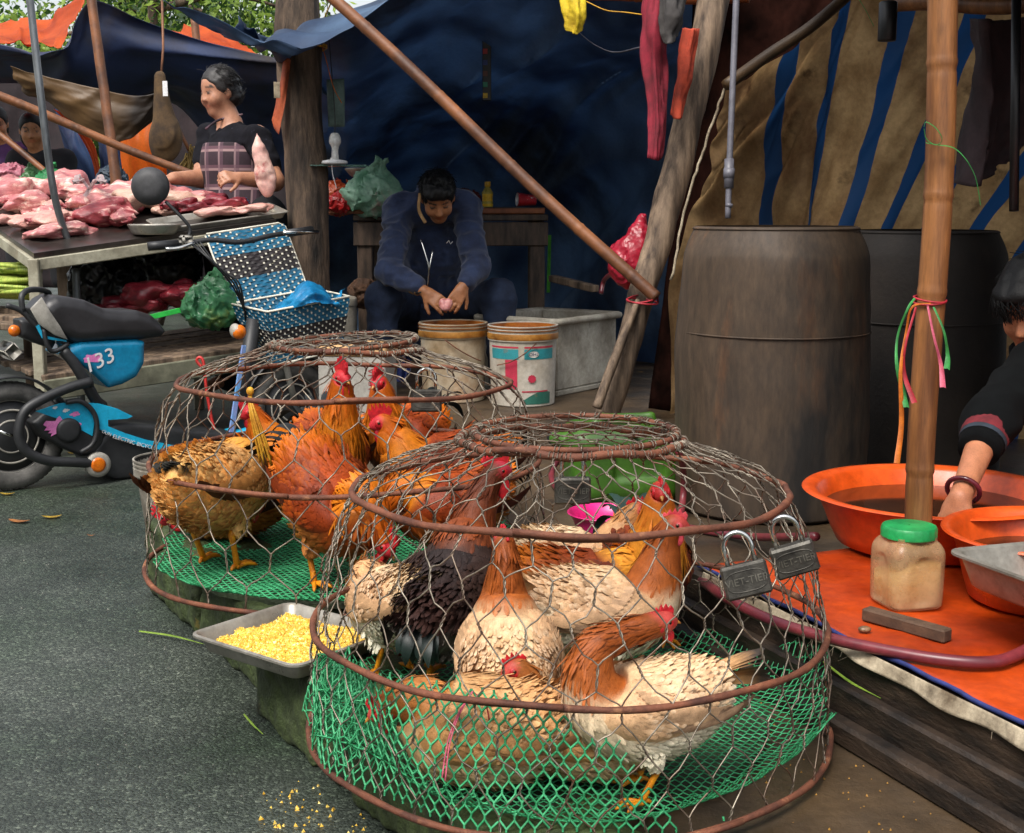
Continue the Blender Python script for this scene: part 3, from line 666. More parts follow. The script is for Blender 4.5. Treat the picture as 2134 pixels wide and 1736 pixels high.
cage1, pos1 = cage('wire_cage', 'near round wire cage full of pale hens, two padlocks on its side', CAGE1, [(.46, 0), (.448, .19), (.376, .419), (.194, .502)], 41, 12, 5, [(.0, .0056), (.295, .0058), (.68, .0062), (1.0, .0066)], tilt=(.0, .0))
cage2, pos2 = cage('wire_cage', 'farther round wire cage full of red-brown roosters beside the scooter', CAGE2, [(.495, 0), (.475, .245), (.405, .436), (.185, .52)], 30, 9, 9, [(.0, .0062), (.36, .0062), (.66, .0062), (1.0, .0062)], wr=1.3, lid_tilt=(.05, .02))

# ---------------------------------------------------------------- green plastic netting
M_NET = mat('green_plastic_net', '52b880', '2a8a56', rough=.45, ns=40, trans=.15, spots=('1a5a38', 6, .55, .8))
def hexnet(fn, x0, x1, y0, y1, cell, keep, seed, rad):
    """a sheet of hexagonal netting: lattice in (x,y), carried into space by fn"""
    rs = np.random.default_rng(seed); cx, cy = cell, cell * .86; P0, P1 = [], []
    ni, nj = int((x1 - x0) / cx) + 1, int((y1 - y0) / cy) + 1; I, J = np.meshgrid(np.arange(ni), np.arange(nj), indexing='ij')
    I, J = I.ravel(), J.ravel(); X = x0 + (I + .5 * (J % 2)) * cx; Y = y0 + J * cy
    a = np.stack([X, Y - cy * .17], 1); b = np.stack([X, Y + cy * .17], 1)
    E = [(a, b), (b, np.stack([X + cx * .5, Y + cy * .83], 1)), (b, np.stack([X - cx * .5, Y + cy * .83], 1))]
    A2 = np.concatenate([e[0] for e in E]); B2 = np.concatenate([e[1] for e in E]); m = keep(A2[:, 0], A2[:, 1]) & keep(B2[:, 0], B2[:, 1])
    A2, B2 = A2[m], B2[m]; jit = lambda q: q + cell * .05 * np.stack([vnoise(np.c_[q * 90, q[:, :1] * 0], seed), vnoise(np.c_[q * 90, q[:, :1] * 0], seed + 1)], 1)
    return sticks(fn(jit(A2)), fn(jit(B2)), rad, 4)
def floor1(q):
    x, y = q[:, 0], q[:, 1]; r = np.hypot(x, y); a = np.arctan2(y, x)
    z = .012 + .006 * fbm(np.c_[q * 9, q[:, :1] * 0], 3, 2) + np.maximum(0, r - .40) ** 2 * 9 * (1 + .5 * np.sin(a * 5)) + 1.2 * np.maximum(0, r - .355) ** 1.5 * np.clip(np.cos(a + .15) * 2.2 - 1.0, 0, 1) * (1 + .12 * np.sin(a * 23)) + .05 * np.exp(-((x + .30) / .10) ** 2 - ((y + .22) / .12) ** 2)
    return np.stack([CAGE1[0] + x, CAGE1[1] + y, CAGE1[2] + z], 1)
net1 = thing('green_net', 'torn bright green plastic netting lining the floor of the hen cage', 'netting', CAGE1, group='green floor nets in the cages')
g = G().add(hexnet(floor1, -.5, .5, -.5, .5, .0165, lambda x, y: np.hypot(x, y) < .462 + .012 * np.sin(np.arctan2(y, x) * 9), 3, .0013))
tag(g.build('floor_net', M_NET, net1, origin=CAGE1), kind='stuff')
# the flap of netting standing up along the near left side
def flap(q):
    a, h = q[:, 0] / .452, q[:, 1]; r = .452 - .02 * h / .2 + .012 * np.sin(a * 9 + h * 20) - .10 * np.maximum(0, h - .12)
    return np.stack([CAGE1[0] + r * np.cos(a), CAGE1[1] + r * np.sin(a), CAGE1[2] + .006 + h], 1)
def flaptop(x): a = np.degrees(x / .452); return np.interp(a, [172, 180, 186, 200, 209, 231, 250, 266, 277, 283, 289], [0, .03, .09, .16, .19, .20, .205, .175, .135, .066, 0]) + .008 * np.sin(x * 70)
g = G().add(hexnet(flap, R(165) * .452, R(298) * .452, 0, .24, .0205, lambda x, y: y < flaptop(x), 9, .0019))
tag(g.build('side_net', M_NET, net1, origin=CAGE1), kind='stuff')
def bunch(q):       # crumpled bunched net at the left rim
    u, h = q[:, 0], q[:, 1]; r = .44 + .03 * np.sin(u * 60) - .25 * h; a = R(186) + u * 2.2
    return np.stack([CAGE1[0] + r * np.cos(a), CAGE1[1] + r * np.sin(a), CAGE1[2] + .03 + .10 * np.sin(h * 16) + .018 * np.sin(u * 90 + h * 40)], 1)
tag(G().add(hexnet(bunch, 0, .32, 0, .16, .0135, lambda x, y: y > -1, 12, .0014)).build('bunched_net', M_NET, net1, origin=CAGE1), kind='stuff')
def floor2(q):
    x, y = q[:, 0], q[:, 1]; r = np.hypot(x, y)
    z = .012 + .005 * fbm(np.c_[q * 8, q[:, :1] * 0], 5, 2) + np.maximum(0, r - .42) ** 2 * 6
    return np.stack([CAGE2[0] + x, CAGE2[1] + y, CAGE2[2] + z], 1)
net2 = thing('green_net', 'fine green plastic netting on the floor of the rooster cage', 'netting', CAGE2, group='green floor nets in the cages')
tag(G().add(hexnet(floor2, -.5, .5, -.5, .5, .0175, lambda x, y: np.hypot(x, y) < .468 + .014 * np.sin(np.arctan2(y, x) * 11), 4, .0021)).build('floor_net', M_NET, net2, origin=CAGE2), kind='stuff')
M_BOARD = mat('damp_board', '3c4a30', '1e2418', rough=.8, ns=6, bump=.5, bs=40)
for nm, c_, r_, z_, lab in (('cage_board', CAGE1, .36, .004, 'dark damp board under the green netting of the hen cage'), ('cage_board', CAGE2, .42, .004, 'dark damp board under the green netting of the rooster cage')):
    a = np.linspace(0, 2 * np.pi, 15)[:-1]; pg = np.stack([np.cos(a), np.sin(a)], 1) * r_ * (1 + .03 * np.sin(a * 3))[:, None]
    tag(gb(prism(pg, np.eye(3), c_ + A([0, 0, z_ - .008]), .012), nm, M_BOARD, smooth=False, origin=c_), lab, 'board', 'boards under the cages')

# ---------------------------------------------------------------- padlocks
M_LOCK = mat('dark_cast_padlock', '5f5c55', '302e2b', rough=.5, metal=.6, ns=20, bump=.5, bs=120, bd=.002)
M_CHROME = mat('chrome_shackle', 'd8d8d4', 'a8a8a4', rough=.15, metal=1., ns=10)
def text_vf(s, size, depth):
    cu = bpy.data.curves.new('t', 'FONT'); cu.body = s; cu.size = size; cu.extrude = depth; cu.align_x = 'CENTER'; cu.align_y = 'CENTER'; cu.resolution_u = 3
    ob = bpy.data.objects.new('t', cu); C.objects.link(ob); me = ob.to_mesh(); n = len(me.vertices); v_ = np.empty(n * 3); me.vertices.foreach_get('co', v_)
    f_ = [tuple(p.vertices) for p in me.polygons]; ob.to_mesh_clear(); bpy.data.objects.remove(ob); bpy.data.curves.remove(cu); return v_.reshape(-1, 3), f_
def padlock(lab, hang, down, face, s=1.):
    """hang: where the shackle hangs; down: hanging direction; face: the way the front looks"""
    down = nrm(down); face = A(face, float); face = nrm(face - down * (face @ down)); rt = np.cross(-down, face); B = A([rt, -down, face])
    th = thing('padlock', lab, 'padlock', hang, group='padlocks on the cages'); hw, hh, hd = .037 * s, .027 * s, .0115 * s; cc = down * (.046 * s + hh)
    body = gb(box(cc, (2 * hw, 2 * hh, 2 * hd), .004 * s, B), 'body', M_LOCK, th, sharp=30)
    a = np.linspace(0, 2 * np.pi, 29)[:-1]; ov = np.stack([np.sign(np.cos(a)) * np.abs(np.cos(a)) ** .6 * hw * .86, np.sign(np.sin(a)) * np.abs(np.sin(a)) ** .7 * hh * .62], 1)
    rim = ov[:, :1] * rt - ov[:, 1:] * down + cc + face * hd; gb(tube(np.r_[rim, rim[:1]], .0011 * s, 5), 'cartouche', M_LOCK, body)
    v_, f_ = text_vf('VIET-TIEP', .0165 * s, .0011 * s); gb((v_ @ B + cc + face * hd, f_), 'lettering', mat('worn_lock_letters', '8a867c', '5a574f', rough=.4, metal=.7, ns=40), body, smooth=False)
    k = np.linspace(0, np.pi, 15); sh = np.concatenate([[A([.022 * s, -.046 * s])], np.stack([np.cos(k) * .022 * s, -.02 * s + np.sin(k) * .024 * s], 1), [A([-.022 * s, -.046 * s])]])
    gb(tube(sh[:, :1] * rt - sh[:, 1:] * down, .0042 * s, 9), 'shackle', M_CHROME, th); return th
cdir = lambda p: nrm(A([0, 0, CAMZ]) - p)
h1 = at(1530, 1115, z=.447); padlock('left of the two padlocks on the side of the hen cage', h1, at(1552, 1200, t=np.linalg.norm(h1)/TS*.985) - h1, cdir(h1) + A([0, 0, .1]), .92)
h2 = at(1628, 1082, z=.447); padlock('right-hand padlock hanging at the far side of the hen cage', h2, at(1655, 1165, t=np.linalg.norm(h2)/TS*.985) - h2, cdir(h2), .92)
h3 = at(1192, 948, z=.525); padlock('padlock hanging inside under the lid of the hen cage', h3, A([.02, 0, -1]), cdir(h3), .8)
h4 = at(888, 772, z=.53); padlock('padlock on the shoulder of the rooster cage in front of the bucket', h4, A([.0, -.1, -1]), cdir(h4), 1.)
# strings tied to the cages
def rafters(name, lab, cat, pts, m, r=.0016, n=1, sp_=.0, group=None):
    th = thing(name, lab, cat, pts[0])
    for k in range(n):
        q = A(pts, float) + np.r_[0:len(pts)][:, None] / max(1, len(pts) - 1) * A([random.gauss(0, sp_), random.gauss(0, sp_ * .5), random.gauss(0, sp_ * .6)])
        gb(tube(spline(q, 14), r * random.uniform(.8, 1.2), 5, flat=.4), 'strand', m, th, origin=pts[0])
    return th
ty = 1.945
rafters('yellow_raffia', 'yellow raffia tie dangling from the upper hoop of the rooster cage', 'raffia', [at(520, 812, t=ty), at(524, 850, t=ty - .02), at(538, 900, t=ty - .02), at(556, 965, t=ty - .01)], mat('yellow_raffia_m', 'e8b53a', 'c8892a', rough=.5, ns=30, trans=.3), .0030, 9, .014)
kn = gb(ell(at(521, 815, t=ty - .01), (.009, .008, .010)), 'knot', _M['yellow_raffia_m'], bpy.data.objects['yellow_raffia'], origin=at(520, 812, t=ty))
tag(gb(tube(spline([at(420, 765, t=2.2), at(410, 752, t=2.2), at(416, 745, t=2.2), at(424, 756, t=2.2), at(430, 810, t=2.2), at(440, 870, t=2.2), at(447, 895, t=2.2)], 30), .0042, 7), 'red_hook', mat('red_plastic_wire', 'c22a24', '8f1c18', rough=.4, ns=20)), 'thin red hooked wire hanging on the left of the rooster cage', 'hook')
tp = 1.235
rafters('pink_string', 'pink plastic string hanging from the middle hoop of the hen cage', 'string', [at(985, 1440, t=tp), at(955, 1490, t=tp), at(935, 1550, t=tp - .01), at(925, 1625, t=tp - .02)], M_PINKSTR, .0026, 2, .004)
rafters('red_thread', 'red thread looped on the middle hoop behind the pink string', 'string', [at(985, 1440, t=tp + .01), at(1012, 1470, t=tp), at(1020, 1500, t=tp)], M_REDSTR, .0018, 1, .002)

# ================================================================ chickens
M_PLUME = mat('plumage', 'ffffff', (.72, .70, .68), rough=.52, ns=60, vcol=True, spec=.25, bump=.25, bs=420, bd=.0015)
M_FLESH = mat('red_comb_flesh', 'd0202c', '96141e', rough=.45, ns=90, bump=.5, bs=350, bd=.001, sss=.2)
M_FLESHP = mat('pink_comb_flesh', 'd8545a', 'b03040', rough=.45, ns=90, bump=.5, bs=350, bd=.001, sss=.2)
M_LEG = mat('yellow_leg_skin', 'e6950f', 'b8660c', rough=.5, ns=60, bump=.6, bs=260, bd=.0012)
M_BEAK = mat('horn_beak', 'c98a3a', '8a5a26', rough=.4, ns=60)
M_EYE = mat('amber_eye', '8a3a10', '5a2008', rough=.1, ns=40); M_PUPIL = mat('pupil', '050505', '020202', rough=.05, ns=5)
FT = A([[0, .1, 0], [.45, .95, .02], [.80, .85, .01], [1., .25, -.04]])      # feather rows: along, half width, lift
def feathers(g, P, D, N_, L_, W_, c0, c1, lift, cup=.22, curl=0.):
    """many small feathers: root P, direction D, outward N_, length, half width, root and tip colour"""
    n = len(P); D = nrm(D); N_ = nrm(N_ - D * (N_ * D).sum(1, keepdims=True)); Sd = np.cross(N_, D); D = nrm(D * np.cos(lift)[:, None] + N_ * np.sin(lift)[:, None]); N_ = np.cross(D, Sd)
    rows = []; cols = []
    for a, b, z in FT:
        c = P + D * (L_ * a)[:, None] + N_ * ((z - curl * a * a) * L_)[:, None]; wv = Sd * (W_ * b)[:, None]; dn = N_ * (W_ * b * cup)[:, None]
        rows += [c - wv - dn, c, c + wv - dn]; f = np.clip((a - .35) / .6, 0, 1); cc = c0 * (1 - f) + c1 * f; cols += [cc * .97, cc * 1.02, cc * .97]
    v_ = np.stack(rows, 1).reshape(-1, 3); cl = np.stack(cols, 1).reshape(-1, 3); q = A([[r * 3 + k, r * 3 + k + 1, r * 3 + k + 4, r * 3 + k + 3] for r in range(3) for k in (0, 1)])
    g.add((v_, (q[None] + (np.arange(n) * 12)[:, None, None]).reshape(-1, 4)), cl)
BODY = A([[-.152, .214, .010, .012], [-.136, .206, .036, .038], [-.105, .188, .062, .064], [-.055, .170, .080, .082], [.0, .161, .087, .088], [.050, .168, .080, .084], [.086, .192, .061, .064]])
NECK = [(.104, 0, .226), (.113, 0, .266), (.120, 0, .300), (.132, 0, .324)]
PAL = {
 'red': dict(back='a0400e', back2='bc5e14', saddle='cc6c10', neck='ba590f', neck2='d8801a', breast='8e4012', belly='c47e3a', fluff='b8743a', wing='80300c', flight='3a1a10', tail='0a0a0c', tail2='0e1614', face='c8303a', leg=1),
 'buffred': dict(back='dca25c', back2='f0cc90', saddle='ecba70', neck='c46a1c', neck2='e09a3a', breast='d08c40', belly='e8b470', fluff='eebc74', wing='cc8e4c', flight='4a2a18', tail='181818', tail2='2a2a26', face='c8303a', leg=1),
 'wheat': dict(back='e0bd92', back2='f0dcbe', saddle='dcb48a', neck='8a4418', neck2='a85a24', breast='ead2b0', belly='f0e6cc', fluff='efe4c8', wing='d8ae84', flight='a8886c', tail='c89a6a', tail2='4a4440', face='c04a44', leg=1),
 'cream': dict(back='e4c49c', back2='efdcc0', saddle='e0c094', neck='b07a48', neck2='d8a878', breast='efe2c4', belly='f2ead2', fluff='f2ecd4', wing='d2a67c', flight='b08c68', tail='d0a878', tail2='7a6a58', face='c04a44', leg=1),
 'buff': dict(back='c89a68', back2='dcb888', saddle='c89662', neck='9a5a28', neck2='b87a40', breast='d8b080', belly='dcbc92', fluff='e0c49c', wing='bc8a58', flight='8a6444', tail='9a7a58', tail2='5a4a3c', face='b84a40', leg=1),
 'dark': dict(back='2a201e', back2='43302a', saddle='3a2622', neck='5a2a16', neck2='8a4420', breast='241c1a', belly='3a302c', fluff='8a8278', wing='33241f', flight='1c1818', tail='101214', tail2='1a2622', face='b83848', leg=1),
 'gold': dict(back='7a3210', back2='a85214', saddle='b0601a', neck='b8621a', neck2='dc9630', breast='3a2012', belly='2a1a12', fluff='4a3020', wing='5a2410', flight='2a1a14', tail='14181a', tail2='203a30', face='b83030', leg=1),
}
def chicken(lab, group, pos, head, s=1., pal='wheat', neck=None, hd=None, pitch=0., lie=0., rooster=False, comb=1., nf=1., tail_el=28., legs=True, neckw=1., tail_k=1., seed=0, fluff=1., spread=1., stance=(0, 0), pinkcomb=False, speck=.15):
    rs = np.random.default_rng(100 + seed); pl_ = {k: (lin(v) if isinstance(v, str) else v) for k, v in PAL[pal].items()}
    kind = 'rooster' if rooster else 'hen'
    th = thing(kind, lab, 'chicken', pos, R(head), group); th.scale = (s, s, s)
    b = BODY.copy(); P = np.c_[b[:, 0], np.zeros(len(b)), b[:, 1]]; cpv = A([0, 0, .161]); ca, sa = math.cos(R(pitch)), math.sin(R(pitch))
    q = P - cpv; P = np.c_[q[:, 0] * ca - q[:, 2] * sa, q[:, 1], q[:, 0] * sa + q[:, 2] * ca] + cpv
    if neck is None:
        q = A(NECK) - cpv; NK = np.c_[q[:, 0] * ca - q[:, 2] * sa, q[:, 1], q[:, 0] * sa + q[:, 2] * ca] + cpv
    else: NK = A(neck, float)
    hdv = nrm(A([1, 0, -.12]) if hd is None else hd); hc = NK[3]
    P = np.concatenate([P, NK, [hc + hdv * .020, hc + hdv * .030]]); P[:, 2] -= lie
    nw = A([.044, .032, .024, .0205]) * neckw; nw[3] = .0205
    W = np.r_[b[:, 2] * (1.06 if lie else 1), nw, [.0125, .004]]; Hh = np.r_[b[:, 3], nw * A([1.06, 1.08, 1.1, 1.12]), [.0145, .005]]
    n = 84; Q = spline(np.c_[P, W, Hh], n); C_ = Q[:, :3]; W = np.maximum(Q[:, 3], .002); Hh = np.maximum(Q[:, 4], .002); qi = np.linspace(0, len(P) - 1, n)
    if lie: low = C_[:, 2] - Hh; C_[:, 2] += np.where(qi < 7, np.maximum(0, .004 - low) * .6, 0)
    T_ = nrm(np.gradient(C_, axis=0)); lat = A([0, 1., 0]); LT = []
    for k in range(n): lat = lat - T_[k] * (lat @ T_[k]); lat = lat / np.linalg.norm(lat); LT.append(lat)
    LT = A(LT); NM = np.cross(T_, LT)
    def surf(k, ph, off=0.):
        k = np.clip(k, 0, n - 1.001); i = k.astype(int); f = (k - i)[:, None]; mixv = lambda X: X[i] * (1 - f) + X[i + 1] * f; m1 = lambda X: X[i] * (1 - f[:, 0]) + X[i + 1] * f[:, 0]
        c, t, l, u = mixv(C_), nrm(mixv(T_)), nrm(mixv(LT)), nrm(mixv(NM)); w_, h_ = m1(W), m1(Hh); cs, sn = np.cos(ph)[:, None], np.sin(ph)[:, None]
        d = l * cs * (w_[:, None]) + u * sn * (h_[:, None]); o_ = nrm(l * cs / w_[:, None] + u * sn / h_[:, None]); dr = np.gradient(W)[i][:, None] / np.maximum(np.linalg.norm(np.gradient(C_, axis=0), axis=1)[i][:, None], 1e-5)
        o_ = nrm(o_ - t * np.clip(dr, -1, 1)); return c + d + o_ * off, o_, t
    def zone(qv, ph):
        """plumage colour at spine position qv (node units) and angle ph"""
        sn = np.sin(ph)[:, None]; qv = qv[:, None]; st = lambda a, b_, x: np.clip((x - a) / (b_ - a), 0, 1)
        up = pl_['back'] * st(1.5, 3, qv) + pl_['saddle'] * (1 - st(1.5, 3, qv)); lowc = pl_['fluff'] * (1 - st(2., 4, qv)) + (pl_['belly'] * (1 - st(4, 5.5, qv)) + pl_['breast'] * st(4, 5.5, qv)) * st(2., 4, qv)
        c = lowc + (up - lowc) * st(-.35, .15, sn); nk = st(5.9, 6.6, qv + .45 * sn); c = c * (1 - nk) + (pl_['neck2'] * (1 - st(6.5, 9, qv)) + pl_['neck'] * st(6.5, 9, qv)) * nk
        fc = st(9.75, 10.1, qv - .25 * sn); return c * (1 - fc) + pl_['face'] * fc
    # one continuous skin
    seg = 24; k = np.repeat(np.arange(n), seg).astype(float); ph = np.tile(np.arange(seg) * 2 * np.pi / seg, n); v_, _, _ = surf(k, ph); col = zone(qi[k.astype(int)], ph)
    f_ = [(i * seg + j, i * seg + (j + 1) % seg, (i + 1) * seg + (j + 1) % seg, (i + 1) * seg + j) for i in range(n - 1) for j in range(seg)] + [tuple(range(seg))[::-1], tuple((n - 1) * seg + j for j in range(seg))]
    G().add((v_, f_), col * .9).build('body', M_PLUME, th, col=True)
    # body plumage
    g = G(); K, PH = [], []; ds = np.linalg.norm(np.diff(C_, axis=0), axis=1); acc = 0
    for i in range(1, n - 1):
        qv = qi[i]; acc += ds[i - 1]; step = .0056 if qv < 6 else (.0052 if qv < 9.2 else .004)
        step /= nf
        if qv > 10.15 or acc < step: continue
        acc = 0; per = 2 * np.pi * math.sqrt((W[i] ** 2 + Hh[i] ** 2) / 2); cnt = max(6, int(per / (.0066 if qv < 6 else .0046) * nf)); a0 = rs.uniform(0, 6.28)
        K.append(i + rs.uniform(-.6, .6, cnt)); PH.append(a0 + np.arange(cnt) * 2 * np.pi / cnt + rs.normal(0, .06, cnt))
    K = np.concatenate(K); PH = np.concatenate(PH); qv = np.interp(K, np.arange(n), qi); sn = np.sin(PH)
    keep = ~((qv > 9.9) & (sn < .55)) & ~((qv > 9.5) & (sn < -.3)); K, PH, qv, sn = K[keep], PH[keep], qv[keep], sn[keep]; m_ = len(K)
    p, o_, t = surf(K, PH, .0005); D = -t + rs.normal(0, .17, (m_, 3)) + A([0, 0, -.12]) * (qv < 6)[:, None]
    hack = (qv > 6.2) & (qv < 9.8); L_ = np.where(hack, .034, np.where(qv > 9.7, .009, .024)) * rs.uniform(.8, 1.2, m_); Wd = np.where(hack, .0029, np.where(qv > 9.7, .0022, .0046)) * rs.uniform(.85, 1.15, m_)
    if rooster: sad = (qv < 3) & (sn > .1); L_ = np.where(sad, .045, L_); Wd = np.where(sad, .0042, Wd); L_ = np.where(hack, .046, L_)
    fl = (sn < -.2) & (qv < 4); L_ = np.where(fl, .02, L_); Wd = np.where(fl, .0050, Wd)
    lift = np.where(fl, .12, .035) + rs.normal(0, .06, m_) + np.where(hack, -.05, 0)
    c0 = zone(qv, PH); lum = rs.normal(1, .05, m_)[:, None]; tipb = np.where((qv > 6)[:, None], 1.12, 1.05); c1 = c0 * tipb * lum + (pl_['back2'] - c0) * (((sn > 0) & (qv < 6.0) & (rs.random(m_) > .45))[:, None] * .28)
    pat = (vnoise(np.c_[p * 34], seed) > .35)[:, None]; c0 = np.where(pat & (qv < 6)[:, None], c0 * .93, c0)
    spk = (rs.random(m_) < speck) & (qv < 6.1) & (sn > -.35); c1 = np.where(spk[:, None], c1 * A([.78, .66, .56]), c1); c0 = c0 * lum
    feathers(g, p, D, o_, L_, Wd, c0, c1, lift)
    tag(g.build('plumage', M_PLUME, th, col=True), kind='stuff')
    # wings
    for sd in (1, -1):
        g = G(); ku = lambda qq: np.interp(qq, qi, np.arange(n)); aw = lambda d: R(d) if sd > 0 else np.pi - R(d)
        gu, gv = np.meshgrid(np.linspace(1.7, 6.0, 16), np.linspace(-22, 62, 9), indexing='ij'); bul = np.sin(np.clip((gu - 1.7) / 4.3, 0, 1) * np.pi) ** .6 * np.sin(np.clip((gv + 22) / 84, 0, 1) * np.pi) ** .5
        vv_, _, _ = surf(ku(gu.ravel()), aw(0) + (np.radians(gv.ravel()) if sd > 0 else -np.radians(gv.ravel())), 0.); _, on, _ = surf(ku(gu.ravel()), aw(0) + (np.radians(gv.ravel()) if sd > 0 else -np.radians(gv.ravel())))
        vv_ = vv_ + on * (bul.ravel() * .017 - .003)[:, None]; gf = grid(vv_.reshape(16, 9, 3)); g.add((gf[0], gf[1] if sd < 0 else gf[1][:, ::-1]), pl_['wing'])
        # flight feathers
        for row, (q0, q1, d0, d1, ln, wd, cnt, off) in enumerate(((2.0, 4.3, -20, 4, .098, .0095, 9, .012), (2.5, 4.7, -4, 22, .074, .010, 9, .016), (3.0, 5.2, 8, 40, .05, .011, 10, .019))):
            x = np.linspace(0, 1, cnt); kk = ku(q1 + (q0 - q1) * x * .8); pp, oo, tt = surf(kk, aw(0) + (1 if sd > 0 else -1) * np.radians(d0 + (d1 - d0) * (1 - x)), off)
            cc = (pl_['flight'] if row < 1 else pl_['flight'] * .35 + pl_['wing'] * .65); lm = rs.uniform(.8, 1.2, cnt)[:, None]
            feathers(g, pp, -tt + A([0, 0, .10]) + rs.normal(0, .04, (cnt, 3)) - oo * .10, oo, np.full(cnt, ln) * rs.uniform(.92, 1.08, cnt), np.full(cnt, wd), cc * lm, (cc * .75 if row < 1 else cc * 1.2) * lm, np.full(cnt, .02), curl=.05)
        m2 = 300; qv = rs.uniform(2.6, 5.95, m2); dg = rs.uniform(-8, 60, m2); pp, oo, tt = surf(ku(qv), aw(0) + (1 if sd > 0 else -1) * np.radians(dg), .0); bl = np.sin(np.clip((qv - 1.7) / 4.3, 0, 1) * np.pi) ** .6 * np.sin(np.clip((dg + 22) / 84, 0, 1) * np.pi) ** .5
        od = np.argsort(qv); pp = pp + oo * (bl * .017 - .002)[:, None]; lm = rs.normal(1, .06, m2)[:, None]; cw = pl_['wing'] * lm; ct_ = np.where((rs.random(m2) < speck * 1.3)[:, None], cw * .66, cw * .6 + pl_['back2'] * .42 * lm)
        feathers(g, pp, -tt + rs.normal(0, .12, (m2, 3)), oo, rs.uniform(.018, .026, m2), np.full(m2, .0056), cw, ct_, np.full(m2, .04))
        g.build('wing', M_PLUME, th, col=True)
    # tail
    g = G(); tb = C_[2]; tdir = -T_[3]; el = R(tail_el)
    if not rooster:
        m3 = 14
        for i in range(m3):
            x = (i / (m3 - 1) - .5) * 2; yaw = x * .40 * spread; e2 = el + (1 - abs(x)) * .28; ln = .088 * tail_k * (1 - .18 * abs(x)) * rs.uniform(.92, 1.06)
            d = A([-math.cos(e2) * math.cos(yaw), math.sin(yaw), math.sin(e2)]); p0 = tb + A([.02, x * .020, .006 * (1 - abs(x))]); kk = np.linspace(0, 1, 7); PP = p0 + d * (kk * (ln + .02))[:, None] + A([0, 0, -.012]) * (kk ** 2)[:, None]
            wd = .0125 * np.interp(kk, [0, .3, .8, 1], [.4, .9, 1, .35]); cl = pl_['tail'] * rs.uniform(.85, 1.15); r3 = ribbon(PP, A([.15, 1 - .5 * abs(x), x * .9]), wd, -.18)
            cc = np.repeat(cl[None] * (1 - np.clip((kk - .55) / .3, 0, 1))[:, None] + pl_['tail2'][None] * np.clip((kk - .55) / .3, 0, 1)[:, None], 3, 0); g.add(r3, cc)
    else:
        for i in range(22):
            x = rs.uniform(-1, 1); big = i < 12; ln = (.17 if big else .10) * tail_k * rs.uniform(.75, 1.1); e2 = el + rs.uniform(-.1, .45); yaw = x * .35 * spread; kk = np.linspace(0, 1, 10)
            ang = e2 - kk ** 1.4 * rs.uniform(1.0, 2.0) * (1 if big else .6); dd = np.stack([-np.cos(ang) * math.cos(yaw), np.full(10, math.sin(yaw)), np.sin(ang)], 1); PP = tb + A([.015, x * .02, .005]) + np.cumsum(dd, 0) * ln / 10
            wd = (.011 if big else .009) * np.interp(kk, [0, .2, .7, 1], [.4, 1, .85, .1]); f = np.clip(kk * 1.3, 0, 1)[:, None]; cc = np.repeat(pl_['tail'] * (1 - f) + pl_['tail2'] * f, 3, 0) * rs.uniform(.7, 1.3); g.add(ribbon(PP, A([0, 1., x * .5 + .2]), wd, -.25), cc)
    g.build('tail', M_PLUME if not rooster else mat('glossy_tail', 'ffffff', (.8, .8, .8), rough=.45, ns=50, vcol=True, spec=.35), th, col=True)
    # head
    hc = C_[int(np.interp(10, qi, np.arange(n)))]; up = A([0, 0, 1.]); up = nrm(up - hdv * (up @ hdv)); lt = np.cross(up, hdv); HB = A([hdv, lt, up])
    HP = lambda f_, l_, u_: hc + hdv * f_ + lt * l_ + up * u_
    bk = G(); kk = np.linspace(0, 1, 6); bk.add(tube(A([HP(.018 + .021 * x, 0, .001 - .006 * x ** 2) for x in kk]), .0075 * (1 - kk) ** .8 + .0008, 8, flat=.9)); bk.add(tube(A([HP(.016 + .015 * x, 0, -.006 - .002 * x) for x in kk]), .0055 * (1 - kk) ** .8 + .0006, 8)); bk.build('beak', M_BEAK, th)
    mf = M_FLESHP if pinkcomb else M_FLESH; ck = (1.6 if rooster else 1.) * comb; npk = 6 if rooster else 5; top = []; 
    for i in range(npk * 2 + 1):
        x = i / (npk * 2); hgt = (.0065 + (.0125 if i % 2 else .002) * math.sin(math.pi * (x * .85 + .08)) ** .8) * ck; top.append((.024 - .050 * x * (1 + .12 * (ck - 1)), .0165 + .004 * math.sin(math.pi * x) + hgt - .010 * x))
    outl = top + [(-.024, .010), (-.008, .016), (.010, .015), (.022, .006)]; pb = A([hdv, up, -lt]); cmb = gb(prism(A(outl), pb, hc, .0052 * max(1, ck * .8), .0012), 'comb', mf, th); cmb.data.polygons.foreach_set('use_smooth', [False] * len(cmb.data.polygons))
    for sd in (1, -1):
        gb(ell(HP(.014, sd * .0075, -.016 - .008 * ck), (.0085 * ck ** .5, .0036, .0125 * ck), HB), 'wattle', mf, th); gb(ell(HP(-.008, sd * .0185, -.006), (.0055, .003, .0075), HB), 'ear_lobe', mf, th)
        ey = gb(ell(HP(.008, sd * .0170, .0045), (.0046, .0030, .0046), HB, 12, 8), 'eye', M_EYE, th); gb(ell(HP(.0082, sd * .0192, .0045), (.0026, .0014, .0026), HB, 10, 6), 'pupil', M_PUPIL, ey)
        gb(ell(HP(.007, sd * .0135, .002), (.0115, .0055, .0105), HB), 'cheek', mf, th)
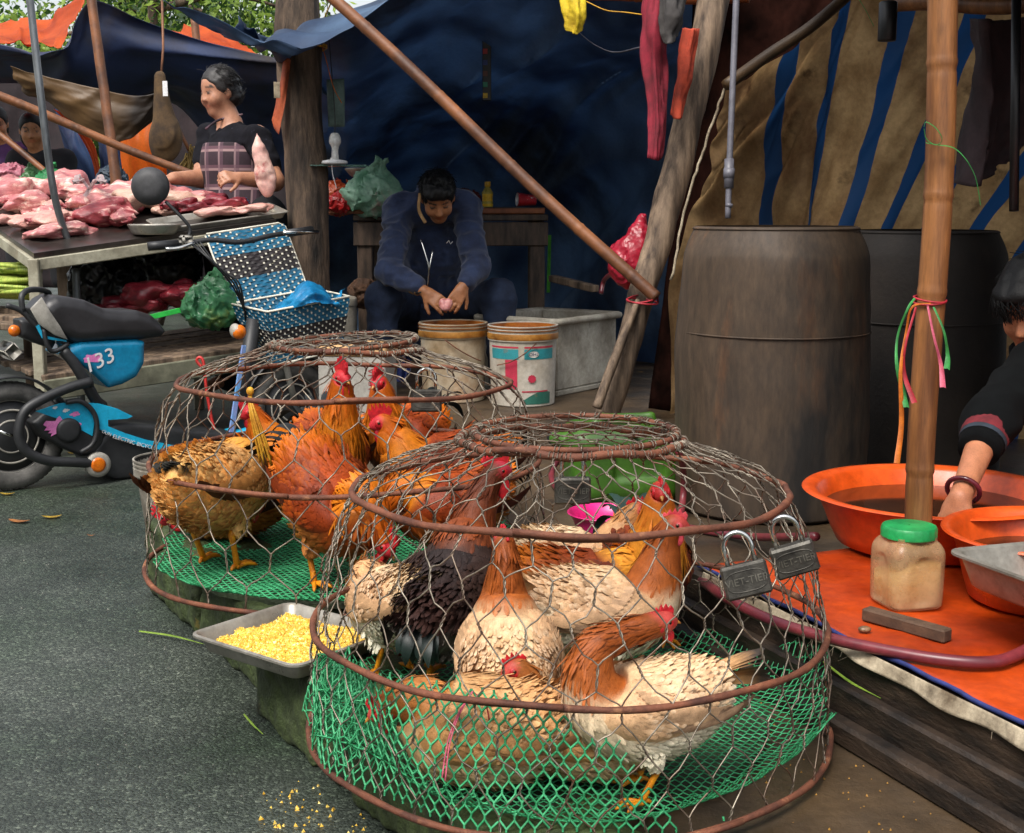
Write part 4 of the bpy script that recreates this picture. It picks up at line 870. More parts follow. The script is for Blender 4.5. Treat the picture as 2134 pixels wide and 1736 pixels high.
    # legs
    if legs:
        for sd, st in ((1, stance[0]), (-1, stance[1])):
            lg = G(); hip, knee, ank, toe = A([-.012, sd * .045, .125]), A([.012, sd * .048, .098]), A([-.022 + st * .4, sd * .046, .070]), A([.002 + st, sd * .046, .008])
            thv, thf = tube(spline([A([0, sd * .03, .15]), hip * .5 + knee * .5, ank + A([.004, 0, .006])], 9), np.interp(np.linspace(0, 1, 9), [0, .45, .8, 1], [.036, .030, .015, .0085]), 14)
            dg = G().add((thv, thf), pl_['fluff'] * .95); m4 = int(150 * nf); ii = rs.integers(0, len(thv) - 14, m4); ctr = thv[ii] * 0 + np.repeat(spline([A([0, sd * .03, .15]), hip * .5 + knee * .5, ank], 9), 14, 0)[ii]; oo = nrm(thv[ii] - ctr)
            feathers(dg, thv[ii], np.tile(A([[-.2, 0, -1.]]), (m4, 1)) + rs.normal(0, .1, (m4, 3)), oo, rs.uniform(.014, .022, m4), np.full(m4, .0065), np.tile(pl_['fluff'], (m4, 1)) * rs.normal(1, .08, m4)[:, None], np.tile(pl_['fluff'] * 1.05, (m4, 1)), np.full(m4, .18))
            dg.build('thigh', M_PLUME, th, col=True)
            lg.add(tube(spline([ank + A([.003, 0, .012]), ank, ank * .5 + toe * .5, toe], 10), np.interp(np.linspace(0, 1, 10), [0, .2, .6, 1], [.0068, .0078, .0058, .0068]), 10)); lg.add(ell(toe, (.0085, .0075, .0065)))
            for ang, ln in ((-28, .044), (2, .052), (30, .042), (180, .020)):
                a = R(ang) + sd * .12; d = A([math.cos(a), math.sin(a), 0]); kk = [0, .25, .55, .8, 1.]; pp = [toe + d * ln * x + A([0, 0, -.002 + .006 * math.sin(x * 3.0) - .004 * x]) for x in kk]
                lg.add(tube(spline(pp, 9), np.interp(np.linspace(0, 1, 9), [0, .5, .85, 1], [.0055, .0046, .0036, .0008]), 8))
            lo = lg.build('leg', M_LEG, th)
            if rooster: gb(tube([toe + A([0, 0, .022]), toe + A([-.012, -sd * .003, .024]), toe + A([-.02, -sd * .004, .030])], [.0035, .0028, .0005], 6), 'spur', M_LEG, lo)
    return th
ZF1, ZF2 = CAGE1[2] + .014, CAGE2[2] + .014
def on1(px, py): return at(px, py, z=ZF1)
def on2(px, py): return at(px, py, z=ZF2)
HG, RG = 'hens in the near wire cage', 'roosters in the farther wire cage'
# heading: 0 = towards the right of the picture, 90 = away from the camera, 180 = left, 270 = towards the camera
# ---- near cage
chicken('pale wheaten hen standing at the front, head turned back over its brown neck', HG, on1(1335, 1655), 192, .84, 'wheat', neck=[(.098, 0, .24), (.080, -.004, .285), (.025, -.012, .303), (-.040, -.018, .316)], hd=(-1, -.12, .0), seed=1, nf=1.2, tail_el=12, stance=(.012, -.012), tail_k=1.1, speck=.12)
chicken('wheaten hen in the middle standing with its speckled back to the camera', HG, on1(1058, 1535), 96, .90, 'wheat', pitch=34, neck=[(.066, 0, .262), (.062, 0, .305), (.062, 0, .335), (.070, 0, .358)], hd=(1, .2, .1), seed=2, nf=1.2, tail_el=-42, speck=.3, tail_k=.8)
chicken('cream hen with brown neck facing right, in the second row', HG, on1(1258, 1445), 10, .96, 'wheat', neck=[(.102, 0, .238), (.112, 0, .278), (.118, -.004, .306), (.130, -.008, .328)], hd=(1, -.4, -.12), seed=3, nf=1.1, pinkcomb=True, comb=1., speck=.25)
chicken('cream hen at the left pecking out of the cage towards the feed tray', HG, on1(820, 1405), 128, .86, 'cream', neck=[(.104, .0, .196), (.128, .0, .178), (.146, 0, .158), (.156, 0, .134)], hd=(.6, 0, -.8), pitch=-8, seed=4, nf=1.15, tail_el=30, tail_k=.6, spread=.6, speck=.2)
chicken('dark brown-black rooster with bare pink patches, turned away behind the middle hen', HG, on1(945, 1412), 72, 1.04, 'dark', neck=[(.102, 0, .25), (.120, -.01, .30), (.130, -.022, .335), (.140, -.036, .360)], hd=(.7, -1, -.05), rooster=True, comb=1.1, seed=5, tail_el=-35, tail_k=.5, speck=.0, pitch=26)
chicken('buff hen lying at the front left behind the green net', HG, on1(1000, 1625), 172, .95, 'buff', lie=.078, legs=False, neck=[(.100, 0, .206), (.126, .004, .208), (.142, .008, .205), (.156, .012, .196)], hd=(1, .3, -.5), seed=6, nf=1.15, tail_el=4, speck=.45)
chicken('buff hen crouching at the front with its red face turned left', HG, on1(1218, 1615), 172, .84, 'buff', lie=.076, legs=False, neck=[(.100, 0, .224), (.112, 0, .25), (.118, .004, .268), (.130, .008, .280)], hd=(1, .55, -.35), seed=7, nf=1.1, tail_el=6, speck=.4, comb=1.1)
chicken('golden-necked rooster standing tall at the back of the hen cage', HG, on1(1342, 1340), 276, .96, 'gold', neck=[(.098, 0, .25), (.112, 0, .296), (.118, 0, .334), (.128, 0, .360)], hd=(1, -.1, -.15), rooster=True, comb=.7, seed=8, neckw=1.3, speck=0.)
chicken('cream hen at the back left of the golden-necked rooster', HG, on1(1192, 1322), 6, .92, 'cream', neck=[(.104, 0, .226), (.122, 0, .252), (.132, 0, .272), (.146, 0, .284)], hd=(1, -.2, -.1), seed=9, tail_el=14, comb=1.2, speck=.25)
chicken('dark-saddled rooster with black-green tail half hidden behind the cream hens', HG, on1(1212, 1380), 8, .92, 'gold', neck=[(.106, 0, .2), (.130, 0, .185), (.146, 0, .165), (.158, 0, .145)], hd=(1, 0, -.6), rooster=True, seed=10, tail_el=4, tail_k=.95, speck=0.)
# ---- farther cage
chicken('golden buff hen at the left edge seen from behind on yellow legs', RG, on2(458, 1180), 72, 1.2, 'buffred', neck=[(.100, 0, .18), (.118, 0, .15), (.130, 0, .12), (.142, 0, .095)], hd=(.7, 0, -.7), pitch=-4, seed=11, nf=1.05, tail_el=20, tail_k=.25, speck=.1, stance=(.014, -.014))
chicken('big red rooster with black tail bending its head down to the right', RG, on2(700, 1215), 312, 1.12, 'red', neck=[(.100, .0, .190), (.124, .004, .165), (.138, .010, .135), (.148, .016, .108)], hd=(.7, .1, -.7), rooster=True, pitch=-20, seed=12, nf=1.15, tail_el=2, tail_k=1.3, comb=1.1, speck=.05, stance=(.014, -.01))
chicken('rusty rooster lying low at the left behind the golden hen', RG, on2(470, 1120), 178, 1.06, 'red', lie=.074, legs=False, neck=[(.104, 0, .20), (.124, 0, .18), (.134, 0, .155), (.14, 0, .13)], hd=(.5, 0, -.8), rooster=True, seed=13, tail_el=10, tail_k=.4, speck=.05)
chicken('tall orange rooster with big red comb looking at the camera', RG, on2(690, 1085), 292, 1.10, 'red', neck=[(.104, 0, .252), (.116, 0, .30), (.122, 0, .342), (.132, 0, .372)], hd=(1, .25, -.12), rooster=True, seed=14, nf=1.05, neckw=1.2, comb=1.25, speck=.04)
chicken('red rooster at the left with its comb up, turned left behind the yellow raffia', RG, on2(640, 1075), 200, 1.06, 'red', neck=[(.102, 0, .220), (.118, 0, .245), (.126, .0, .266), (.138, 0, .282)], hd=(1, .1, -.3), rooster=True, seed=15, comb=.95, speck=.04, tail_k=.5)
chicken('red rooster at the back right facing the camera', RG, on2(845, 1050), 246, 1.08, 'red', neck=[(.104, 0, .245), (.116, 0, .286), (.122, .0, .320), (.132, 0, .342)], hd=(1, .0, -.2), rooster=True, seed=16, nf=1.0, neckw=1.2, comb=1.1, speck=.04)
chicken('red rooster facing left between the two cages, long red wattles', RG, on2(925, 1120), 186, 1.10, 'red', neck=[(.104, 0, .226), (.122, 0, .246), (.130, .0, .266), (.142, 0, .276)], hd=(1, .15, -.3), rooster=True, seed=17, nf=1.0, comb=1.25, speck=.04, tail_k=.5)
chicken('red-brown rooster half hidden behind the dark rooster, close to the hen cage', RG, on2(930, 1195), 205, 1.0, 'red', neck=[(.104, 0, .20), (.126, 0, .192), (.142, .0, .175), (.154, 0, .155)], hd=(.8, .1, -.6), rooster=True, seed=18, nf=1.0, comb=1.2, speck=.04, tail_k=.5)

# ================================================================ drums, tubs, jar and the rest on the platform
def away(px, py, z, d):
    p = at(px, py, z=z); q = nrm(A([p[0], p[1], 0])); return p + q * d
M_DRUM = mat('old_drum', '5c4a38', '34281c', rough=.7, ns=3.0, det=10, st=(1, 1, .3), bump=.35, bs=70, spots=('7a4c26', 4, .56, .74), spots2=('15110e', 1.6, .48, .64), rvar=.1, fine=.4)
M_DRUM2 = mat('shaded_drum', '2c241d', '15110e', rough=.75, ns=3.0, det=8, bump=.35, bs=70)  # darker version of the drum colour, with the stall's shade put into it
def drum(lab, c, r, h, seed, md=None):
    md = md or M_DRUM
    pr = [(r * .93, 0), (r * .985, .012), (r * 1.0, .04), (r * 1.008, h * .34), (r * .992, h * .65), (r * .965, h * .86), (r * .93, h * .925), (r * .85, h * .985), (r * .82, h * 1.0), (r * .80, h * .985), (r * .1, h * .975)]
    v_, f_ = lathe(spline(pr, 60), 64, c); d = nrm((v_ - A(c)) * A([1, 1, 0])); v_ = v_ + d * (.006 * fbm(v_ * 4, seed, 3))[:, None]
    th = thing('drum', lab, 'drum', c, group='old drums behind the platform'); gb((v_, f_), 'shell', md, th, origin=c)
    a = np.linspace(0, 2 * np.pi, 61)
    for k, rr in ((.635, .992),): gb(tube(A(c) + np.stack([np.cos(a) * r * rr, np.sin(a) * r * rr, a * 0 + h * k], 1), .0028, 6), 'rolling_hoop', md, th, origin=c)
    return th
drum('big rusty grey-brown drum standing in front of the striped tarpaulin', away(1597, 1095, 0, .28), .292, .862, 3)
drum('second darker drum half hidden behind the bamboo post', away(1900, 1010, 0, .28), .285, .84, 8, M_DRUM2)

M_TUB = mat('orange_tub_plastic', 'd8541a', 'b8400f', rough=.35, ns=5, bump=.12, bs=60, spots=('9a3410', 8, .62, .8), rvar=.08, sss=.0)
M_WATER = mat('dirty_water', '4a2a18', '2e1a10', rough=.08, ns=3, spec=.6)
def tub(lab, c, r, h, wl):
    pr = [(r * .70, 0), (r * .735, .004), (r * .78, h * .25), (r * .84, h * .6), (r * .905, h * .93), (r * .925, h * .965), (r * .99, h * .972), (r * 1.012, h * .985), (r * 1.0, h * 1.012), (r * .96, h * 1.012), (r * .915, h * .985), (r * .89, h * .93), (r * .82, h * .58), (r * .75, h * .2), (r * .70, h * .08), (r * .05, h * .06)]
    th = thing('plastic_tub', lab, 'tub', c, group='orange plastic tubs'); v_, f_ = lathe(pr, 72, c); d = nrm((v_ - A(c)) * A([1, 1, 0])); v_ = v_ + d * (.004 * np.sin(2 * np.arctan2(v_[:, 1] - c[1], v_[:, 0] - c[0])))[:, None]
    gb((v_, f_), 'shell', M_TUB, th, origin=c, sharp=50)
    rw = np.interp(wl, [.08, .2, .58, .93], [.70, .75, .82, .89]) * r; a = np.arange(60) * 2 * np.pi / 60; wv = np.r_[[[0, 0, 0]], np.stack([np.cos(a) * rw * .998, np.sin(a) * rw * .998, a * 0], 1)] + A(c) + A([0, 0, h * wl])
    tag(gb((wv, [(0, 1 + i, 1 + (i + 1) % 60) for i in range(60)]), 'water', M_WATER, th, origin=c)); return th
TUB1 = away(1938, 1148, .162, .09); tub('large orange plastic tub of water behind the bamboo post', TUB1, .292, .122, .66)
TUB2 = at(2180, 1245, z=.162); tub('second orange plastic tub at the right edge with a steel tray on it', TUB2, .205, .135, .6)
# steel tray resting on the second tub
def rrect(hx, hy, r, n=6):
    P = []
    for cx_, cy_, a0 in ((hx - r, hy - r, 0), (-hx + r, hy - r, 90), (-hx + r, -hy + r, 180), (hx - r, -hy + r, 270)):
        for k in range(n): a = R(a0 + 90 * k / (n - 1)); P.append((cx_ + r * math.cos(a), cy_ + r * math.sin(a)))
    return A(P)
def tray(th, c, B, hx, hy, dep, lip, m, name='pan', r=.04):
    L_ = [(rrect(hx, hy, r), -.004), (rrect(hx, hy, r), .0), (rrect(hx - lip * .5, hy - lip * .5, r - lip * .4), .002), (rrect(hx - lip, hy - lip, r - lip * .6), -.002), (rrect(hx - lip * 1.2 - dep * .25, hy - lip * 1.2 - dep * .25, r * .7), -dep * .9), (rrect(hx - lip * 1.6 - dep * .3, hy - lip * 1.6 - dep * .3, r * .6), -dep),
          ]
    n = len(L_[0][0]); v_ = np.concatenate([p[:, :1] * B[0] + p[:, 1:] * B[1] + B[2] * z for p, z in L_]) + A(c); f_ = [(k * n + i, k * n + (i + 1) % n, (k + 1) * n + (i + 1) % n, (k + 1) * n + i) for k in range(len(L_) - 1) for i in range(n)]; f_.append(tuple((len(L_) - 1) * n + i for i in range(n)))
    # outer skin
    m0 = len(v_); O = [(rrect(hx, hy, r), -.004), (rrect(hx - lip, hy - lip, r - lip * .6), -.006), (rrect(hx - lip * 1.1 - dep * .25, hy - lip * 1.1 - dep * .25, r * .7), -dep * .9 - .002), (rrect(hx - lip * 1.6 - dep * .3, hy - lip * 1.6 - dep * .3, r * .6), -dep - .003)]
    v2 = np.concatenate([p[:, :1] * B[0] + p[:, 1:] * B[1] + B[2] * z for p, z in O]) + A(c); f2 = [(m0 + (k + 1) * n + i, m0 + (k + 1) * n + (i + 1) % n, m0 + k * n + (i + 1) % n, m0 + k * n + i) for k in range(3) for i in range(n)] + [tuple(m0 + 3 * n + i for i in range(n))[::-1]]
    return gb((np.r_[v_, v2], f_ + f2), name, m, th, origin=c, sharp=40)
e1 = nrm(A([.93, .36, -.02])); e2 = nrm(np.cross([0, 0, 1.], e1)); TB = A([e1, e2, np.cross(e1, e2)]); trc = at(1977, 1150, z=.315) + e1 * .225 - e2 * .13
st_ = thing('steel_tray', 'empty stainless steel tray resting on the right-hand orange tub', 'tray', trc); tray(st_, trc, TB, .225, .15, .06, .014, M_STEEL)

# jar with green lid
JC = at(1886, 1258, z=.160); jr = thing('plastic_jar', 'cloudy square plastic jar with green lid and yellow dregs beside the bamboo post', 'jar', JC, R(14))
sqf = lambda e: (lambda a: 1 / (np.abs(np.cos(a)) ** e + np.abs(np.sin(a)) ** e) ** (1 / e))
M_JAR = mat('cloudy_jar', 'cdb18a', 'a8845c', rough=.3, ns=9, st=(1, 1, 1), alpha=.5, spots=('8a5a2c', 5, .6, .8))
prj = [(.046, 0), (.053, .004), (.056, .018), (.057, .09), (.056, .112), (.049, .126), (.044, .131), (.044, .14)]
v_, f_ = lathe(spline(prj, 34), 64, sq=sqf(5.)); ang = np.arctan2(v_[:, 1], v_[:, 0]); hz = v_[:, 2]
fac = np.maximum(0, 1 - (((ang + np.pi / 4) % (np.pi / 2) - np.pi / 4) / .42) ** 2); arch = fac * (hz < .03 + .075 * np.sqrt(np.clip(1 - (((ang + np.pi / 4) % (np.pi / 2) - np.pi / 4) / .5) ** 2, 0, 1))) * (hz > .012)
v_ = v_ * (1 - .07 * np.clip(arch, 0, 1) ** .5)[:, None] ** A([1, 1, 0]); gb((v_, f_), 'bottle', M_JAR, jr)
v_, f_ = lathe([(.041, .003), (.047, .008), (.051, .02), (.0515, .075), (.002, .078)], 40, sq=sqf(5.)); v_[:, 2] += .014 * np.sin(np.arctan2(v_[:, 1], v_[:, 0]) + 2) * (v_[:, 2] > .03)
gb((v_, f_), 'dregs', mat('yellow_dregs', 'd8b070', 'b87a28', rough=.6, ns=12, st=(1, 1, 2.5)), jr)
M_LID = mat('green_lid', '1f9a52', '14703a', rough=.4, ns=15)
v_, f_ = lathe([(.0505, .134), (.0525, .136), (.0525, .152), (.050, .1565), (.044, .158), (.002, .1575)], 60); v_ = v_ + nrm(v_ * A([1, 1, 0])) * (.0006 * np.sign(np.sin(np.arctan2(v_[:, 1], v_[:, 0]) * 40)) * (v_[:, 2] < .153))[:, None]; gb((v_, f_), 'lid', M_LID, jr, sharp=40)
ws0, ws1 = at(1803, 1277, z=.172), at(1975, 1325, z=.172)
tag(gb(beam(ws0, ws1, .028, .024, .003), 'whetstone', mat('brown_whetstone', '5a4230', '3a2a1e', rough=.8, ns=25, bump=.3, bs=120), origin=ws0, sharp=30), 'dark brown sharpening stone lying in front of the jar', 'whetstone')
p = at(1801, 1311, z=.164); tag(gb(ell(p, (.012, .009, .006)), 'snail_shell', mat('shell', '8a6a4c', '4a3626', rough=.4, ns=60), origin=p), 'small brown snail shell on the orange sheet by the sharpening stone', 'shell')
# hose
def hose(name, lab, pts, r=.0105, n=80): return tag(gb(tube(spline(pts, n), r, 12), name, M_HOSE, origin=pts[0]), lab, 'hose')
hose('hose', 'burgundy rubber hose running along the edge of the orange sheet', [at(1395, 1140, z=.03), at(1440, 1190, z=.10), at(1500, 1238, z=.165), at(1600, 1290, z=.172), at(1720, 1328, z=.172), at(1850, 1356, z=.172), at(1960, 1374, z=.172), at(2050, 1380, z=.172), at(2110, 1368, z=.172), at(2200, 1320, z=.172)])
hose('hose', 'burgundy hose looping up round the green jerrycan and across the pavement', [at(1700, 1118, z=.16), at(1560, 1118, z=.03), at(1420, 1098, z=.012), at(1290, 1078, z=.012), at(1195, 1045, z=.012), at(1150, 1000, z=.02), at(1170, 955, z=.08), at(1280, 915, z=.20), at(1370, 905, z=.25), at(1412, 940, z=.22), at(1424, 1000, z=.11), at(1420, 1060, z=.03), at(1408, 1110, z=.012), at(1412, 1150, z=.012)], .0105, 140)
# green jerrycan lying on its side
jc = at(1288, 1040, z=0); B3 = basis(A([1, .12, 0])); jcan = thing('jerrycan', 'green plastic jerrycan lying beside the big drum', 'jerrycan', jc); V_ = Vox((-.24, -.17, -.02), (.24, .17, .30), .008)
V_.box((0, 0, .125), (.125, .075, .072), .048, k=.001); V_.cap((-.165, 0, .19), (-.20, 0, .2), .024, .022, k=.01); V_.box((.04, -.118, .13), (.07, .004, .035), .006, k=.015, cut=True); V_.cap((-.06, 0, .265), (.10, 0, .265), .016, k=.012); V_.cap((-.06, 0, .265), (-.10, 0, .225), .014, k=.012); V_.cap((.10, 0, .265), (.12, 0, .225), .014, k=.012); V_.noise(.004, 8, 3)
v_, f_ = V_.mesh(); gb((v_ @ B3, f_), 'can', mat('green_can_plastic', '3f6a1a', '26460e', rough=.45, ns=6, spots=('1c2a12', 5, .58, .75), spots2=('8a9a70', 9, .7, .8)), jcan)
v_, f_ = lathe([(.026, 0), (.028, .004), (.028, .022), (.024, .026)], 24, capt=True); gb((v_ @ basis([0, 0, 1]) * 1 @ A([[0, 0, 1], [0, 1, 0], [-1, 0, 0]]) @ B3 + A([-.20, 0, .2]) @ B3, f_), 'cap', M_BLACKP, jcan)
pk = at(1262, 1118, z=.02); th = thing('pink_basin', 'pink plastic basin behind the hen cage', 'basin', pk)
gb(lathe(spline([(.06, 0), (.075, .004), (.092, .05), (.104, .066), (.108, .069), (.103, .070), (.088, .05), (.070, .010), (.01, .008)], 40), 48, pk), 'basin', mat('pink_plastic', 'e02a80', 'b81a62', rough=.35, ns=8), th, origin=pk)
# grass blades and small litter
M_GRASS = mat('grass_blade', '8aa83a', '5a7a22', rough=.5, ns=20, trans=.3)
def blade(lab, pts, w_=.002, m=M_GRASS, name='grass_blade'): return tag(gb(ribbon(spline(pts, 10), A([.5, .5, .5]), np.interp(np.linspace(0, 1, 10), [0, .5, 1], [.8 * w_, w_, .2 * w_]), .4), name, m, origin=pts[0]), lab, 'grass', 'grass blades dropped on the ground')
blade('long yellow-green straw on the road left of the feed tray', [at(290, 1315, z=-.122), at(360, 1325, z=-.118), at(425, 1342, z=-.12)], .0028)
blade('short green grass blade on the road by the mossy kerb stone', [at(508, 1488, z=-.122), at(525, 1508, z=-.118), at(548, 1530, z=-.122)], .0022)
blade('green grass blade lying on the platform edge plank', [at(1715, 1378, z=.12), at(1770, 1420, z=.115), at(1835, 1455, z=.12)], .0022)
M_LEAFY = mat('fallen_yellow_leaf', 'b8a03a', '8a6a22', rough=.6, ns=30, trans=.2); M_LEAFB = mat('fallen_brown_leaf', '9a6430', '6a4020', rough=.7, ns=30)
for lab, x, y, a, l_, m in (('fallen yellow-green leaf on the road near the scooter wheel', 108, 1078, 10, .034, M_LEAFY), ('long brown fallen leaf on the road below the scooter wheel', 40, 1087, -12, .04, M_LEAFB), ('small orange-brown leaf on the asphalt left of the rooster cage', 190, 1117, 5, .014, M_LEAFB), ('dry leaf close under the scooter wheel', 15, 1030, 0, .03, M_LEAFY), ('greenish leaf behind the scooter wheel', 155, 945, 5, .03, M_LEAFY)):
    p = at(x, y, z=-.126); k = np.linspace(-1, 1, 9); d = A([math.cos(R(a)), math.sin(R(a)), 0]); PP = p + d * (k * l_)[:, None] + A([0, 0, 1]) * (.006 * k ** 2 + .002)[:, None]
    tag(gb(ribbon(PP, np.cross(d, [0, 0, 1.]), l_ * .36 * np.sqrt(np.clip(1 - k ** 2, .002, 1)), .25), 'fallen_leaf', m, origin=p), lab, 'leaf', 'fallen leaves on the road')
# feed tray on the kerb stone
ft = thing('feed_tray', 'metal tray of yellow cracked corn between the two cages', 'tray', A([-.437, 2.477, .085])); e1 = nrm(A([.248, -.193, 0])); e2 = nrm(np.cross([0, 0, 1.], e1)); FB = A([e1, e2, [0, 0, 1]])
tray(ft, A(ft.location), FB, .157, .137, .036, .012, M_STEEL, r=.03)
nx = 46; u = np.linspace(-.128, .128, nx); U_, V2 = np.meshgrid(u, np.linspace(-.108, .108, nx), indexing='ij'); q = np.c_[U_.ravel(), V2.ravel()]; h = -.020 + .028 * np.exp(-((q[:, 0] - .03) ** 2 + (q[:, 1] - .01) ** 2) / .006) + .006 * fbm(np.c_[q * 40, q[:, :1] * 0], 4, 3)
M_FEED = mat('cracked_corn', 'f0cf5e', 'c8961f', rough=.8, ns=160, det=3, bump=.6, bs=300, bd=.002, spots=('f6e8a8', 130, .55, .62))
fd = tag(gb(grid((q[:, :1] * e1 + q[:, 1:] * e2 + A([0, 0, 1]) * h[:, None] + A(ft.location)).reshape(nx, nx, 3)), 'cracked_corn', M_FEED, origin=A(ft.location)), 'heap of yellow cracked corn feed in the metal tray', 'feed', kind='stuff')
def crumbs(n, fn, s0, s1, seed):
    rs = np.random.default_rng(seed); g = G(); tv = A([[1, 0, -.4], [-.5, .87, -.4], [-.5, -.87, -.4], [0.1, 0, .9]]); tf = A([[0, 1, 3], [1, 2, 3], [2, 0, 3], [0, 2, 1]])
    P = fn(rs, n); sc = rs.uniform(s0, s1, n) ** 1; a = rs.uniform(0, 6.28, n); ca, sa = np.cos(a), np.sin(a); v_ = tv[None] * rs.uniform(.6, 1.3, (n, 4, 3)); v_ = np.stack([v_[..., 0] * ca[:, None] - v_[..., 1] * sa[:, None], v_[..., 0] * sa[:, None] + v_[..., 1] * ca[:, None], v_[..., 2]], -1) * sc[:, None, None] + P[:, None]
    g.add((v_.reshape(-1, 3), (tf[None] + (np.arange(n) * 4)[:, None, None]).reshape(-1, 3))); return g
def fn(rs, n):
    k = rs.integers(0, nx * nx, n); qq = q[k] + rs.uniform(-.003, .003, (n, 2)); return qq[:, :1] * e1 + qq[:, 1:] * e2 + A([0, 0, 1]) * (h[k] + .001)[:, None] + A(ft.location)
tag(crumbs(5200, fn, .0012, .0034, 5).build('corn_grains', M_FEED, fd, smooth=False, origin=A(ft.location)), kind='stuff')
def fn(rs, n):
    c = A([at(640, 1690, z=-.128), at(590, 1720, z=-.128), at(720, 1725, z=-.128), at(620, 1660, z=-.128)]); k = rs.integers(0, 4, n); p = c[k] + np.c_[rs.normal(0, .035, (n, 2)), np.zeros(n)]; return p
tag(crumbs(60, fn, .001, .0052, 6).build('spilled_corn', M_FEED, smooth=False), 'yellow corn crumbs spilled on the road below the hen cage', 'feed', kind='stuff')
def fn(rs, n):
    t_ = rs.uniform(.15, 1.5, n); return PE0 + PU * t_[:, None] - PN * np.abs(rs.normal(.16, .09, n))[:, None] + A([0, 0, .002])
tag(crumbs(170, fn, .001, .003, 7).build('spilled_corn', mat('old_corn_crumbs', 'b88a3a', '7a5420', rough=.8, ns=80), smooth=False), 'brownish corn crumbs scattered on the pavement along the platform', 'feed', kind='stuff')
def fn(rs, n): p = rs.uniform([-2.2, 1.2], [.1, 4.2], (n, 2)); p = p[(p @ KN[:2]) < .80]; p = np.r_[p, p, p, p][:n]; return np.c_[p, np.full(len(p), -.1285)]
tag(crumbs(650, fn, .0008, .0028, 8).build('road_grit', mat('road_grit', '8a8a82', '4a4a46', rough=.8, ns=50), smooth=False), 'pale grit scattered over the asphalt', 'grit', kind='stuff')

# ================================================================ buckets, box, containers behind the cages
def bucket(name, lab, c, r0, r1, h, m, mi, group, rimc=None):
    th = thing(name, lab, 'bucket', c, group=group); pr = [(r0 * .96, 0), (r0, .006), (r0 + (r1 - r0) * .8, h * .80), (r1 * .985, h * .81), (r1 * 1.03, h * .815), (r1 * 1.035, h * .90), (r1 * 1.02, h * .905), (r1 * 1.02, h * .925), (r1 * 1.035, h * .93), (r1 * 1.035, h * .95), (r1 * 1.02, h * .955), (r1 * 1.02, h * .975), (r1 * 1.04, h * .98), (r1 * 1.04, h * .998), (r1 * 1.0, h), (r1 * .985, h * .98), (r0 * .95, .02), (r0 * .05, .018)]
    v_, f_ = lathe(pr, 64, c); sh = gb((v_, f_), 'shell', m, th, origin=c, sharp=40); k = 5
    v2, f2 = lathe([(r1 * .982, h * .985), (r1 * .96, h * .86), (r0 * .97, h * .35), (r0 * .93, h * .12), (.005, h * .11)], 48, c, capb=False); gb((v2, [q_[::-1] for q_ in f2]), 'inside', mi, th, origin=c)
    return th
M_BKT = mat('stained_bucket', 'bdb19c', '8a7456', rough=.5, ns=5, det=8, spots=('9a6422', 4, .55, .75), spots2=('4a3826', 7, .62, .8))
M_BKIN = mat('rusty_inside', 'b8691a', '7a3c0c', rough=.5, ns=9, spots=('4a2408', 5, .5, .7))
BK1 = away(945, 842, 0, .15); BK2 = away(1089, 850, 0, .15)
b1 = bucket('paint_bucket', 'stained white paint bucket directly under the seated man\'s hands', BK1, .148, .158, .375, M_BKT, M_BKIN, 'paint buckets')
b2 = bucket('paint_bucket', 'paint bucket with teal, red and green label beside the foam box', BK2, .150, .160, .375, mat('label_bucket', 'c4bfb4', '9a8f7e', rough=.45, ns=5, det=8, spots=('9a6a30', 5, .6, .78)), M_BKIN, 'paint buckets')
for b_, c_ in ((b1, BK1), (b2, BK2)):     # rim band, brown wash, handles
    band, fb = lathe([(.1665, .312), (.1675, .316), (.1675, .336), (.1665, .34)], 60, c_, capb=False); gb((band, fb), 'rim_band', mat('stained_rim', 'c08a3c', '8a5418', rough=.5, ns=12, spots=('5a2e0a', 6, .5, .7)), b_, origin=c_)
    for k in (0, 1):
        r0_ = (.1670, .1675)[k]; band, fb = lathe([(r0_, .350 + k * .014), (r0_ + .001, .356 + k * .014)], 60, c_, capb=False); gb((band, fb), 'rim_stain', mat('rust_wash', 'a8641a', '6a3408', rough=.5, ns=14), b_, origin=c_)
f_ = lambda c_, pts: tube(spline([A(c_) + A(p_) for p_ in pts], 20), .0028, 6)
gb(f_(BK1, [(-.03, -.170, .305), (.03, -.172, .262), (.09, -.150, .225), (.135, -.115, .200)]), 'handle', M_RUST, b1, origin=BK1); gb(f_(BK2, [(.06, -.158, .30), (.0, -.176, .250), (-.06, -.165, .215), (-.12, -.12, .195)]), 'handle', M_RUST, b2, origin=BK2)
def patch(c, r, a0, a1, z0, z1, name, m, par, shape=None, n=14):
    a = np.linspace(R(a0), R(a1), n); rows = []
    for k in np.linspace(0, 1, 5):
        zt = z1 if shape is None else z0 + (z1 - z0) * shape((a - a[0]) / (a[-1] - a[0])); zz = z0 + (zt - z0) * k
        rr = r + .010 * (zz / .375) + .0012; rows.append(np.stack([c[0] + rr * np.cos(a), c[1] + rr * np.sin(a), a * 0 + zz], 1))
    return gb(grid(A(rows)), name, m, par, origin=c)
lm = lambda n_, c1: mat('label_' + n_, c1, None, rough=.5, ns=25, lo=.2, hi=.6, spots=('8a6a48', 7, .62, .75))
shl = [o for o in b2.children if o.name.startswith('shell')][0]
patch(BK2, .150, 205, 262, .225, .272, 'label_band', lm('teal', '2f8a92'), b2); patch(BK2, .150, 272, 330, .225, .272, 'label_band', lm('teal', '2f8a92'), b2)
patch(BK2, .150, 205, 262, .277, .284, 'label_line', lm('red', 'b83048'), b2); patch(BK2, .150, 272, 330, .277, .284, 'label_line', lm('red', 'b83048'), b2)
